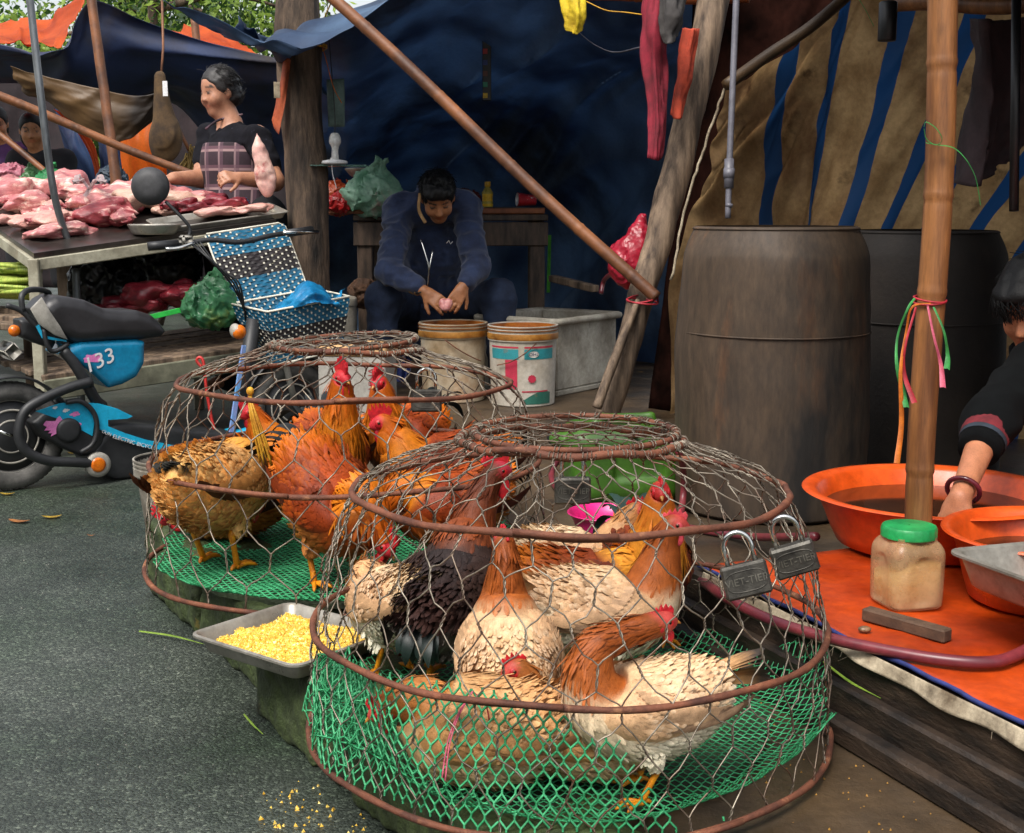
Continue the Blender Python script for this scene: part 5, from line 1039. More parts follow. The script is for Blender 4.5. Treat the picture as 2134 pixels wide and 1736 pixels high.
patch(BK2, .150, 238, 260, .085, .222, 'label_block', lm('red', 'b83048'), b2); patch(BK2, .150, 268, 325, .015, .075, 'label_hill', lm('green', '2f6a5c'), b2, shape=lambda x: .25 + .75 * np.sin(x * 2.2))
patch(BK2, .1505, 268, 318, .072, .078, 'label_line', lm('red', 'b83048'), b2)
a = np.arange(18) * 2 * np.pi / 18; star = lambda r, cz, ca, sc=1.: np.stack([BK2[0] + (.1585) * np.cos(R(ca) + r * np.cos(a) / .15), BK2[1] + (.1585) * np.sin(R(ca) + r * np.cos(a) / .15), cz + r * np.sin(a) * sc], 1)
gb((star(.017 * (1 + .15 * (np.arange(18) % 2)), .135, 285), [tuple(range(18))]), 'label_sun', lm('red', 'b83048'), b2, origin=BK2, smooth=False)
gb((star(.024, .248, 288, .62) + A([.0006, -.0016, 0]), [tuple(range(18))]), 'label_logo', lm('white', 'd8d4cc'), b2, origin=BK2, smooth=False)
v_, f2 = text_vf('OH2', .022, .0002); an = R(288) + v_[:, 0] / .15; gb((np.stack([BK2[0] + .1605 * np.cos(an), BK2[1] + .1605 * np.sin(an) - .002, .248 + v_[:, 1]], 1), f2), 'label_letters', lm('navy', '2a3a6a'), b2, origin=BK2, smooth=False)
# foam box
N_, L_, R_ = at(1161, 666, z=.38), at(1070, 643, z=.38), at(1309, 648, z=.38)
fb = thing('foam_box', 'grimy white foam box standing open behind the labelled bucket', 'box', A([N_[0], N_[1], 0])); e1 = nrm(R_ - N_); e2 = nrm(np.cross([0, 0, 1.], e1)); cc = A([N_[0], N_[1], 0]) + e1 * .27 + e2 * .24; FBX = A([e1, e2, [0, 0, 1]]); o_ = A(fb.location)
for nm, c_, s_ in (('base', (0, 0, .015), (.54, .48, .03)), ('side_wall', (0, -.225, .205), (.54, .03, .35)), ('side_wall', (0, .225, .205), (.54, .03, .35)), ('side_wall', (-.255, 0, .205), (.03, .418, .35)), ('side_wall', (.255, 0, .205), (.03, .418, .35))):
    gb(box(A(c_) @ FBX + cc, s_, .008, FBX), nm, M_STYRO, fb, origin=o_, sharp=30)
rr = rrect(.285, .255, .02) ; rm = G().add(tube(np.r_[rr, rr[:1]] @ FBX[:2] + cc + A([0, 0, .368]), .017, 8)); rm.build('rim', M_STYRO, fb, origin=o_)
# grey canister, carton, grey bucket
cn = away(722, 700, 0.0, 0) ; cn = at(722, 690, t=4.5); cn[2] = .18
th = thing('canister', 'small off-white canister beside the trunk post', 'canister', cn); gb(lathe(spline([(.05, 0), (.056, .006), (.056, .2), (.054, .215), (.06, .22), (.06, .25), (.05, .265), (.02, .27)], 40), 32, cn, capt=True), 'body', M_WHITEP, th, origin=cn)
bx = at(748, 880, t=3.15); bx[2] = 0; cb = thing('carton', 'white carton with tan lid and red print behind the rooster cage', 'carton', bx); B4 = basis(A([1, -.12, 0])); M_CART = mat('white_carton', 'a8a49c', '8a867e', rough=.75, ns=7, spots=('6a5a48', 5, .62, .8)); M_TAN = mat('tan_carton', 'd0a878', 'b08858', rough=.8, ns=8)
gb(box(A([0, 0, .19]) @ B4 + bx, (.25, .2, .38), .004, B4), 'box', M_CART, cb, smooth=False, origin=bx); gb(box(A([0, 0, .4]) @ B4 + bx, (.262, .212, .038), .006, B4), 'lid', M_TAN, cb, smooth=False, origin=bx)
v_, f2 = text_vf('VINA', .035, .0004); gb((np.c_[v_[:, 1] * 0 + .075 - v_[:, 1], v_[:, 0] * 0 - .1012, .30 + v_[:, 0]] @ B4 + bx, f2), 'print', mat('red_print', 'b84a4a', None, rough=.7, ns=30), cb, smooth=False, origin=bx)
gbk = at(372, 1125, z=-.13); gk = bucket('grey_bucket', 'grimy grey plastic bucket squeezed behind the left of the rooster cage', gbk, .095, .125, .27, mat('grey_bucket_plastic', '9a958a', '5e564a', rough=.6, ns=6, det=8, spots=('3a342c', 7, .55, .75)), mat('dark_inside', '2a2622', '15120f', rough=.8, ns=9), 'grey bucket')

# ================================================================ electric scooter
SO = at(10, 1022, z=-.13); SA = R(37.6); su = A([math.cos(SA), math.sin(SA), 0]); sn_ = A([-math.sin(SA), math.cos(SA), 0])
def sc(px, py, lat=0.):
    """picture point met on the scooter's own upright plane, in the scooter's coordinates"""
    o = A([0, 0, CAMZ]); d = at(px, py, t=1 / TS) - o; t = ((SO + sn_ * lat - o) @ sn_) / (d @ sn_); p = o + d * t - SO; return A([p @ su, lat, p[2]])
def kk(x, y, lat=0.): return sc(x * .3815, y * .3815 + 435.7, lat)
def ko(pts, lat=0.): return A([kk(x, y, lat)[[0, 2]] for x, y in pts])
scoot = thing('electric_scooter', 'blue and black electric scooter with a woven basket parked by the meat table', 'scooter', SO, SA)
M_SBLUE = mat('scooter_blue', '1480a8', '0f6a90', rough=.25, ns=4, coat=.4, bump=.0); M_SCY = mat('scooter_cyan', '24b4dc', '1896be', rough=.3, ns=5, coat=.3)
M_SBLK = mat('scooter_black', '2a2b2d', '1b1c1e', rough=.5, ns=8, bump=.15, bs=200, bd=.001); M_SEAT = mat('seat_vinyl', '2e2d2f', '1f1e20', rough=.42, ns=7, bump=.3, bs=260, bd=.001)
M_TYRE = mat('tyre_rubber', '6a6864', '3a3937', rough=.85, ns=12); M_GREYP = mat('grey_plastic_trim', 'a09c92', '86827a', rough=.5, ns=9); M_PINKD = mat('pink_decal', 'e08ac0', 'c86aa8', rough=.4, ns=20); M_WHITED = mat('white_decal', 'dedede', 'c8c8c8', rough=.4, ns=20); M_AMB = mat('amber_lens', 'e0781a', 'b8560c', rough=.2, ns=30)
def SV(fn, name, m, parent=scoot, h=.007, lo=(-.4, -.25, -.02), hi=(1.6, .25, 1.1)):
    V_ = Vox(lo, hi, h); fn(V_); return gb(V_.mesh(), name, m, parent)
def wheel(cx_, cz, r, lat=0.):
    a = np.arange(48) * 2 * np.pi / 48; w_ = gb(tube(np.stack([cx_ + np.cos(np.r_[a, a[:1]]) * (r - .038), np.full(49, lat), cz + np.sin(np.r_[a, a[:1]]) * (r - .038)], 1), .038, 16, False), 'wheel', M_TYRE, scoot)
    st_ = []; en = []
    for k in range(60):
        x = k * 2 * np.pi / 60; 
        for s_ in (-1, 1): st_.append((cx_ + math.cos(x) * (r - .001), lat + s_ * .004, cz + math.sin(x) * (r - .001))); en.append((cx_ + math.cos(x + .05) * (r - .006), lat + s_ * .024, cz + math.sin(x + .05) * (r - .006)))
    tag(gb(sticks(st_, en, .003, 4), 'tread', M_TYRE, w_), kind='stuff')
    v_, f_ = lathe([(r - .070, -.02), (r - .064, -.024), (r - .066, -.01), (r - .066, .01), (r - .064, .024), (r - .07, .02)], 40, capb=False); gb((np.c_[v_[:, 0] + cx_, v_[:, 2] + lat, v_[:, 1] + cz], f_), 'rim', M_GREYP, w_)
    v_, f_ = lathe([(.0, -.03), (.05, -.03), (.075, -.022), (r - .07, -.012), (r - .07, .012), (.075, .022), (.05, .03), (0, .03)], 40, capb=False); gb((np.c_[v_[:, 0] + cx_, v_[:, 2] + lat, v_[:, 1] + cz], f_), 'hub', M_SBLK, w_)
    for rr in (.06, .10): gb(tube(np.stack([cx_ + np.cos(np.r_[a, a[:1]]) * rr, np.full(49, lat - .026), cz + np.sin(np.r_[a, a[:1]]) * rr], 1), .004, 6, False), 'hub_ring', M_GREYP, w_)
    return w_
wheel(.03, .205, .205); wheel(1.20, .205, .2)
# rear fender and tail
a = np.linspace(R(195), R(28), 22); P_ = A([[(.03 + math.cos(x) * .228, y_, .205 + math.sin(x) * .228 - .004 * (abs(y_) > .03)) for y_ in (-.05, -.032, 0, .032, .05)] for x in a]); gb(thick(P_, .006), 'rear_fender', M_SBLK, scoot)
gb(tube([kk(0, 1215, -.06), kk(70, 1240, -.06)], .007, 8), 'axle_bolt', M_CHROME, scoot)
# seat
seat = ko([(165, 545), (215, 490), (260, 468), (330, 472), (420, 490), (520, 535), (610, 548), (700, 545), (780, 570), (835, 620), (860, 660), (830, 690), (740, 702), (600, 706), (480, 716), (375, 722), (290, 690), (215, 630)])
SV(lambda V_: V_.poly(seat, 0, .115, .045, k=.01), 'seat', M_SEAT, h=.0065, lo=(-.25, -.16, .45), hi=(.75, .16, .95))
gp = ko([(168, 545), (230, 482), (275, 560), (330, 640), (372, 715), (300, 690), (215, 630)], -.118); gb(prism(gp, A([[1, 0, 0], [0, 0, 1], [0, 1, 0]]), (0, -.112, 0), .014, .004), 'seat_side', M_GREYP, scoot)
# blue side panel under the seat
pan = ko([(275, 780), (330, 735), (400, 712), (700, 700), (745, 712), (742, 830), (700, 905), (625, 945), (548, 966), (490, 915), (440, 870), (360, 820)])
SV(lambda V_: V_.poly(pan, 0, .105, .03, k=.005), 'side_panel', M_SBLUE, h=.0065, lo=(-.2, -.16, .2), hi=(.7, .16, .75))
v_, f_ = text_vf('133', .085, .001); p0 = kk(545, 830, -.1065); rt = nrm(kk(600, 800, -.1065) - kk(500, 845, -.1065)); up_ = A([-rt[2] * .9 + .15, 0, rt[0]]); spn = scoot.children[-1]
gb((p0 + v_[:, :1] * rt + v_[:, 1:2] * up_ + v_[:, 2:] * A([0, -1, 0]), f_), 'number_decal', M_WHITED, scoot, smooth=False)
def splat(cx_, cy_, s_, m, name, lat, seed, n=26, stretch=1.5):
    rs = np.random.default_rng(seed); a = np.arange(n) * 2 * np.pi / n; rr = s_ * (.6 + .5 * rs.random(n)); c = kk(cx_, cy_, lat); gb((np.stack([c[0] + np.cos(a) * rr * stretch, np.full(n, lat), c[2] + np.sin(a) * rr * .75], 1), [tuple(range(n))]), name, m, scoot, smooth=False)
splat(505, 815, .026, M_PINKD, 'pink_splash', -.1060, 2)
# tail box, rack, indicators
SV(lambda V_: V_.poly(ko([(85, 600), (160, 590), (240, 650), (290, 720), (270, 760), (180, 730), (90, 690)]), 0, .05, .02), 'tail_box', M_SBLK, h=.007, lo=(-.3, -.1, .4), hi=(.25, .1, .8))
gb(ell(kk(78, 665, -.03), (.022, .02, .022)), 'rear_indicator', M_AMB, scoot)
gb(tube(spline([kk(35, 525, -.09), kk(120, 560, -.09), kk(200, 640, -.09), kk(290, 690, -.09), kk(370, 740, -.09)], 20), .010, 10), 'rack_rail', M_SBLK, scoot); gb(tube(spline([kk(35, 525, .09), kk(120, 560, .09), kk(200, 640, .09), kk(290, 690, .09), kk(370, 740, .09)], 20), .010, 10), 'rack_rail', M_SBLK, scoot)
gb(tube(spline([kk(125, 560, -.09), kk(118, 480, -.085), kk(150, 445, -.06), kk(215, 440, 0), kk(262, 455, .06), kk(268, 470, .09)], 24), .011, 10), 'grab_handle', M_SBLK, scoot)
gb(tube(spline([kk(240, 655, -.1), kk(250, 720, -.105), kk(280, 775, -.105), kk(330, 765, -.105), kk(372, 735, -.10)], 16), .009, 8), 'rack_stay', M_SBLK, scoot); gb(prism(ko([(195, 640), (215, 632), (235, 690), (360, 715), (365, 726), (230, 706)], -.1), A([[1, 0, 0], [0, 0, 1], [0, 1, 0]]), (0, -.098, 0), .006), 'blue_trim', M_SCY, scoot, smooth=False)
# frame tubes and the crash bar
gb(tube(spline([kk(345, 770, -.09), kk(410, 850, -.10), kk(470, 950, -.10), kk(520, 1040, -.09), kk(560, 1075, -.07)], 20), .021, 12), 'frame_tube', M_SBLK, scoot)
gb(tube(spline([kk(500, 942, -.12), kk(380, 975, -.125), kk(230, 1040, -.13), kk(140, 1100, -.13), kk(105, 1190, -.13), kk(110, 1270, -.13), kk(160, 1335, -.13), kk(270, 1375, -.13), kk(400, 1382, -.125), kk(520, 1390, -.11)], 50), .019, 12), 'crash_bar', M_SBLK, scoot)
gb(tube(spline([kk(360, 1055, -.115), kk(440, 1050, -.12), kk(510, 1110, -.12), kk(530, 1200, -.12), kk(505, 1285, -.12), kk(440, 1330, -.115)], 26), .010, 10), 'guard_hoop', M_SBLK, scoot)
# motor cover with its decals
mc = ko([(130, 1150), (190, 1100), (330, 1058), (430, 1050), (500, 1095), (532, 1180), (525, 1270), (470, 1325), (400, 1335), (300, 1290), (190, 1235)])
SV(lambda V_: V_.poly(mc, 0, .10, .02), 'motor_cover', M_SBLK, h=.007, lo=(-.1, -.14, .1), hi=(.6, .14, .5))
gb(prism(ko([(195, 1105), (330, 1060), (430, 1054), (495, 1098), (515, 1160), (505, 1240), (440, 1205), (330, 1150)], -.103), A([[1, 0, 0], [0, 0, 1], [0, 1, 0]]), (0, -.1015, 0), .003), 'cyan_decal', M_SCY, scoot, smooth=False)
splat(340, 1190, .052, M_PINKD, 'pink_splash', -.1036, 5, 34, 1.4); splat(410, 1120, .014, M_PINKD, 'pink_splash', -.1036, 6); splat(360, 1100, .010, M_WHITED, 'white_fleck', -.1036, 7); splat(300, 1085, .008, M_WHITED, 'white_fleck', -.1036, 8)
def disc(cx_, cy_, lat, r, th, m, name):
    c = kk(cx_, cy_, lat); v_, f_ = lathe([(r * .7, -th), (r, -th * .6), (r, th), (.001, th)], 32); return gb((np.c_[v_[:, 0] + c[0], v_[:, 2] + lat, v_[:, 1] + c[2]], f_), name, m, scoot)
disc(375, 1208, -.106, .046, .010, M_SBLK, 'motor_cap'); disc(535, 1395, -.115, .048, .014, M_GREYP, 'reflector_ring'); disc(537, 1397, -.13, .028, .006, M_AMB, 'side_reflector')
# floor board and the lettered strip
SV(lambda V_: V_.poly(ko([(430, 1330), (560, 1160), (640, 1150), (760, 1158), (1000, 1190), (1250, 1210), (1330, 1260), (1300, 1330), (1000, 1400), (760, 1450), (590, 1462), (480, 1420)]), 0, .10, .02), 'floor_board', M_SBLK, h=.009, lo=(.2, -.14, .0), hi=(1.3, .14, .5))
strip = [(440, 1055), (540, 1062), (640, 1090), (720, 1130), (690, 1142), (585, 1150), (585, 1185), (680, 1225), (800, 1262), (940, 1290), (1120, 1310), (1120, 1345), (930, 1325), (780, 1298), (640, 1252), (545, 1205), (520, 1140)]
gb(prism(ko(strip, -.105), A([[1, 0, 0], [0, 0, 1], [0, 1, 0]]), (0, -.1055, 0), .009, .002), 'blue_strip', M_SCY, scoot, smooth=False)
for txt, xa, ya, xb, yb in (('GUN', 558, 1213, 606, 1234), ('ELECTRIC', 618, 1241, 735, 1279), ('BICYCLE', 748, 1283, 850, 1308)):
    v_, f_ = text_vf(txt, .03, .0006); pa, pb = kk(xa, ya, -.111), kk(xb, yb, -.111); rt = nrm(pb - pa); up_ = A([-rt[2], 0, rt[0]]); sw = np.linalg.norm(pb - pa) / max(1e-6, np.ptp(v_[:, 0])); gb(((pa + pb) / 2 + v_[:, :1] * sw * rt + v_[:, 1:2] * sw * up_ + v_[:, 2:] * A([0, -1, 0]), f_), 'lettering', M_WHITED, scoot, smooth=False)
# steering column, front fender, fork
gb(tube([kk(1300, 1240, 0), kk(1345, 900, 0), kk(1385, 600, 0)], [.040, .034, .028], 14), 'steering_column', M_SBLK, scoot)
gb(prism(ko([(1250, 1245), (1278, 1060), (1325, 745), (1345, 745), (1300, 1060), (1275, 1250)], -.05), A([[1, 0, 0], [0, 0, 1], [0, 1, 0]]), (0, -.045, 0), .012), 'column_trim', mat('lilac_trim', '8a94c8', '5a9ad0', rough=.4, ns=14), scoot, smooth=False)
SV(lambda V_: V_.poly(ko([(1180, 1285), (1230, 1215), (1330, 1180), (1400, 1190), (1390, 1270), (1300, 1310)]), 0, .06, .025), 'front_shield', M_SCY, h=.008, lo=(.85, -.1, .1), hi=(1.35, .1, .5))
for s_ in (-.055, .055): gb(tube([A([1.20, s_, .205]), A([1.12, s_, .55])], .014, 10), 'fork_leg', M_GREYP, scoot)
a = np.linspace(R(170), R(10), 16); P_ = A([[(1.2 + math.cos(x) * .225, y_, .205 + math.sin(x) * .225) for y_ in (-.045, -.02, .02, .045)] for x in a]); gb(thick(P_, .006), 'front_fender', M_SBLK, scoot)
gb(ell(kk(1305, 672, -.13), (.030, .026, .030)), 'front_indicator', M_AMB, scoot); gb(ell(kk(1285, 665, -.12), (.022, .03, .03)), 'indicator_socket', M_GREYP, scoot)
# handlebar, levers, mirror
def wl(p): q = A(p) - SO; return A([q @ su, q @ sn_, q[2]])
hb = [at(322, 512, t=3.44), at(385, 508, t=3.47), at(440, 500, t=3.50), at(500, 505, t=3.54), at(570, 490, t=3.60), at(640, 480, t=3.68)]
gb(tube([wl(p) for p in spline(hb, 24)], .011, 10), 'handlebar', M_SBLK, scoot)
gb(tube([wl(at(308, 514, t=3.43)), wl(at(330, 512, t=3.44)), wl(at(372, 508, t=3.46))], [.018, .0185, .017], 14), 'grip', M_SBLK, scoot); gb(tube([wl(at(600, 486, t=3.64)), wl(at(650, 479, t=3.69))], .017, 12), 'grip', M_SBLK, scoot)
gb(box(wl(at(388, 500, t=3.46)), (.05, .05, .04), .012), 'switch_housing', M_GREYP, scoot); gb(tube([wl(p) for p in spline([at(405, 506, t=3.44), at(375, 517, t=3.42), at(345, 520, t=3.41)], 10)], [.008] * 8 + [.009, .010], 8), 'brake_lever', M_CHROME, scoot)
gb(tube([wl(at(590, 485, t=3.60)), wl(at(625, 483, t=3.64)), wl(at(662, 484, t=3.68))], [.007, .007, .009], 8), 'brake_lever', M_CHROME, scoot)
gb(tube([wl(p) for p in spline([at(392, 498, t=3.46), at(396, 478, t=3.46), at(383, 458, t=3.45), at(345, 420, t=3.44)], 16)], .0075, 8), 'mirror_stalk', M_SBLK, scoot)
mv, mf = lathe(spline([(.0, -.028), (.045, -.022), (.070, -.004), (.076, .010), (.070, .016), (.0, .016)], 24), 40, capb=False); md = nrm(A([.1, -1, .05])); MB = basis(md); mp = at(312, 388, t=3.42); mvw = (np.c_[-mv[:, 2], mv[:, 0], mv[:, 1]] @ MB) + mp
gb((A([wl(p) for p in mvw]), mf), 'mirror', mat('mirror_shell', '3a3a3c', '2c2c2e', rough=.6, ns=30, bump=.2, bs=300, bd=.001), scoot)
for k in range(4): gb(tube([wl(p) for p in spline([at(392 + k * 8, 504, t=3.46), at(430 + k * 9, 535 + k * 8, t=3.40 + .02 * k), at(480 + k * 6, 590, t=3.46), at(512, 650 + k * 6, t=3.52)], 16)], .004, 6), 'cable', M_BLACKP, scoot)
gb(beam(kk(20, 745, -.03), kk(75, 800, -.03), .12, .05, .004), 'number_plate_holder', M_GREYP, scoot)
# ---------------------------------------------------------------- woven basket with its open lid
M_BLUEW = mat('blue_strap_weave', '17688a', '0f4a64', rough=.4, ns=30); M_BLKW = mat('black_strap_weave', '2a2426', '1a1618', rough=.45, ns=30); M_WHW = mat('white_strap', 'd8d4c4', 'b8b4a4', rough=.45, ns=30)
bsk = tag(gb(tube([wl(p) for p in (at(480, 633, t=3.56), at(557, 650, t=3.44), at(728, 618, t=3.56), at(655, 602, t=3.68), at(480, 633, t=3.56))], .005, 8), 'basket', M_WHW, scoot))
def weave(c00, c10, c11, c01, nc, nr, bands, name, gap=None):
    """straps woven across a four-cornered panel; c00-c10 is the top edge"""
    c00, c10, c11, c01 = [A(x) for x in (c00, c10, c11, c01)]; n_ = nrm(np.cross(c10 - c00, c01 - c00))
    if n_ @ (A([0, 0, CAMZ]) - c00) < 0: n_ = -n_
    pt = lambda u, v_: (c00 * (1 - u) + c10 * u) * (1 - v_) + (c01 * (1 - u) + c11 * u) * v_
    gs = {'b': G(), 'k': G()}; gw = G(); hgt = np.linalg.norm(c01 - c00) / nr
    for r in range(nr):
        k = bands[min(len(bands) - 1, int(r / nr * len(bands)))]; us = np.linspace(0, 1, nc * 2 + 1); pts = A([pt(u, (r + .5) / nr) + n_ * (.0022 * math.cos(math.pi * (u * nc + r))) for u in us]); gs[k].add(ribbon(pts, nrm(c01 - c00), hgt * .47, .25))
    for i in range(nc):
        u = (i + .5) / nc
        if gap and gap[0] < u < gap[1]: continue
        for r in range(nr):
            if (r + i) % 2: continue
            c = pt(u, (r + .5) / nr) + n_ * .0042; ex = nrm(c10 - c00) * np.linalg.norm(c10 - c00) / nc * .18; ey = nrm(c01 - c00) * hgt * .29; gw.add((A([c - ex - ey, c + ex - ey, c + ex + ey, c - ex + ey]), [(0, 1, 2, 3)]))
    for k, m in (('b', M_BLUEW), ('k', M_BLKW)):
        if gs[k].n: g = gs[k]; g.v = [A([wl(p) for p in x]) for x in g.v]; tag(g.build(name, m, bsk), kind='stuff')
    gw.v = [A([wl(p) for p in x]) for x in gw.v]; tag(gw.build('white_strap', M_WHW, bsk), kind='stuff')
BA, BB_, BC, BD = at(480, 635, t=3.56), at(557, 652, t=3.44), at(728, 620, t=3.56), at(655, 604, t=3.68)
ba, bb, bc, bd = at(536, 745, t=3.57), at(574, 762, t=3.49), at(712, 728, t=3.57), at(665, 715, t=3.66)
weave(BA, BB_, bb, ba, 11, 17, 'bbkkbb', 'weft'); weave(BB_, BC, bc, bb, 20, 17, 'bbkkbb', 'weft'); weave(BD, BC, bc, bd, 12, 15, 'bbkkbb', 'weft'); weave(BA, BD, bd, ba, 20, 15, 'bbkkbb', 'weft')
for a_, b_ in ((ba, bb), (bb, bc)): gb(tube([wl(a_), wl(b_)], .005, 6), 'bottom_wire', M_WHW, bsk)
weave(at(428, 490, t=3.62), at(592, 466, t=3.74), at(642, 603, t=3.68), at(484, 636, t=3.56), 15, 24, 'bbbkkkbbb', 'weft', gap=(.42, .52))
LID = [at(430, 488, t=3.62), at(580, 465, t=3.74), at(594, 472, t=3.745), at(642, 603, t=3.68), at(482, 635, t=3.56), at(428, 492, t=3.62)]
gb(tube([wl(p) for p in LID], .0045, 8), 'lid_wire', M_WHW, bsk)
# blue plastic bag in the basket
M_BAGB = mat('blue_plastic_bag', '2a94c8', '1a74a8', rough=.3, ns=9, trans=.3, bump=.4, bs=25, bd=.006)
ct = T([(572, 642, 3.56), (600, 628, 3.54), (625, 600, 3.55), (660, 600, 3.57), (690, 622, 3.58), (716, 605, 3.6)], [(575, 648, 3.54), (612, 622, 3.49), (640, 596, 3.5), (668, 606, 3.52), (690, 630, 3.54), (712, 620, 3.57)], [(580, 655, 3.52), (625, 640, 3.47), (650, 632, 3.47), (672, 635, 3.49), (692, 638, 3.52), (700, 640, 3.55)])
ct[0] = [p + A([0, .06, .0]) for p in ct[0]]
tag(gb(thick(wrinkle(bicubic(ct, 30, 40), .012, [(R(30), 6, 1.), (R(110), 9, .6)], 81), .001), 'plastic_bag', M_BAGB), 'crumpled bright blue plastic bag lying in the woven basket', 'bag')

# ================================================================ people
M_SKIN = mat('skin', 'ffffff', (.82, .78, .76), rough=.5, ns=40, vcol=True, sss=.12, bump=.1, bs=150, bd=.001)
def hand(V, w_, d, n, side, curl=.4, s=1., i=0, spread=.12, thumb=.5):
    """palm and five fingers: w_ wrist, d pointing direction, n back of the hand, side +-1 where the thumb leaves"""
    d = nrm(d); n = nrm(A(n, float) - d * (A(n, float) @ d)); t = np.cross(n, d) * side; w_ = A(w_, float)
    V.cap(w_, w_ + d * .03 * s, .021 * s, .022 * s, .012, i)
    for k in range(4): o = (.027 - .018 * k) * s; V.cap(w_ + d * .02 * s + t * o * .75, w_ + d * .082 * s + t * o, .0125 * s, .011 * s, .012, i)
    for k, ln in enumerate((.066, .074, .069, .054)):
        o = (.028 - .0185 * k) * s; p = w_ + d * .082 * s + t * o; dd = nrm(d + t * spread * (1.5 - k) * .6); a = 0
        for seg, (fr, r0) in enumerate(((.42, .0098), (.32, .0088), (.26, .0078))):
            a += curl * (1 + .15 * k) * (1.0 if seg else .7); q = p + (dd * math.cos(a) - n * math.sin(a)) * ln * fr * s; V.cap(p, q, r0 * s, (r0 - .001) * s, .003, i); p = q
    p = w_ + d * .028 * s + t * .026 * s; dd = nrm(d * .62 + t * .62 - n * .35 * thumb * 2); q = p + dd * .042 * s; V.cap(p, q, .013 * s, .0105 * s, .008, i); V.cap(q, q + nrm(dd + d * .5 - n * .4 * thumb) * .032 * s, .0102 * s, .0085 * s, .004, i)
def strands(par, hairv, c, flow, n, L_, seed, origin, m, up):
    rs = np.random.default_rng(seed); hairv = hairv[((hairv - A(c)) @ nrm(up)) < .055]; v_ = hairv[rs.integers(0, len(hairv), n)]; o = nrm(v_ - A(c)); d = nrm(A(flow) + rs.normal(0, .28, (n, 3))); d = nrm(d - o * ((d * o).sum(1, keepdims=True)) + o * .10); p0 = v_ - o * .002; p1 = p0 + d * (L_ * rs.uniform(.5, 1., n))[:, None]; p2 = p1 + nrm(d - o * .25) * (L_ * rs.uniform(.4, 1., n))[:, None]
    tag(gb(sticks(np.r_[p0, p1], np.r_[p1, p2], .0011, 3), 'hair_strands', m, par, origin=origin), kind='stuff')
def head(V, c, f, u, s=1., jaw=1., base=0, soft=0):
    f = nrm(f); u = nrm(A(u, float) - f * (A(u, float) @ f)); l = np.cross(u, f); B = A([f, l, u]); P = lambda a, b, e: A(c) + (f * a + l * b + u * e) * s
    V.ell(P(-.008, 0, .022), A([.096, .077, .098]) * s, B, .02, base); V.ell(P(.022, 0, -.045), A([.066, .060 * jaw, .068]) * s, B, .03, base); V.ell(P(.055, 0, -.095), A([.026, .03, .02]) * s, B, .03, base)
    for sd in (1, -1):
        V.ell(P(.058, sd * .038, -.03), A([.028, .026, .028]) * s, B, .025, base); V.ell(P(.092 + .003 * soft, sd * .032, .008), A([.016 - .004 * soft, .019, .010]) * s, B, .012, base, True)
        V.ell(P(.0745, sd * .032, .006), A([.012, .0145, .0085]) * s, B, .003, 6); V.ell(P(.0835, sd * .0325, .006), A([.0045, .010, .0028]) * s, B, .001, 5)
        V.cap(P(.083, sd * .016, .028 + .005 * soft), P(.070, sd * .050, .029 + .004 * soft), (.0042 - .0012 * soft) * s, .0024 * s, .004, 5); V.ell(P(-.006, sd * .078, -.008), A([.017, .010, .03]) * s, B, .008, base)
    V.cap(P(.082, 0, .012), P(.104 - .006 * soft, 0, -.022), .008 * s, (.0125 - .002 * soft) * s, .014, base); V.ell(P(.096, .011, -.027), A([.011, .009, .008]) * s, B, .006, base); V.ell(P(.096, -.011, -.027), A([.011, .009, .008]) * s, B, .006, base)
    V.ell(P(.082, 0, -.058), A([.010, .023, .0055]) * s, B, .006, 4); V.ell(P(.079, 0, -.067), A([.010, .019, .006]) * s, B, .006, 4)
    return P, B
def colours(V, table): return A([table.get(int(i), table[0]) for i in range(8)])[np.clip(V.ids, 0, 7)]
def limb(V, pts, rs, k=.02, i=0): V.chain(pts, rs, k, i)
def skin_table(c): c = lin(c); return {0: c, 4: c * A([.92, .66, .64]), 5: A([.05, .035, .028]), 6: c * .55, 1: c, 2: c, 3: c}
def bounds(*pts, m=.16): p = A([q for g_ in pts for q in g_]); return p.min(0) - m, p.max(0) + m

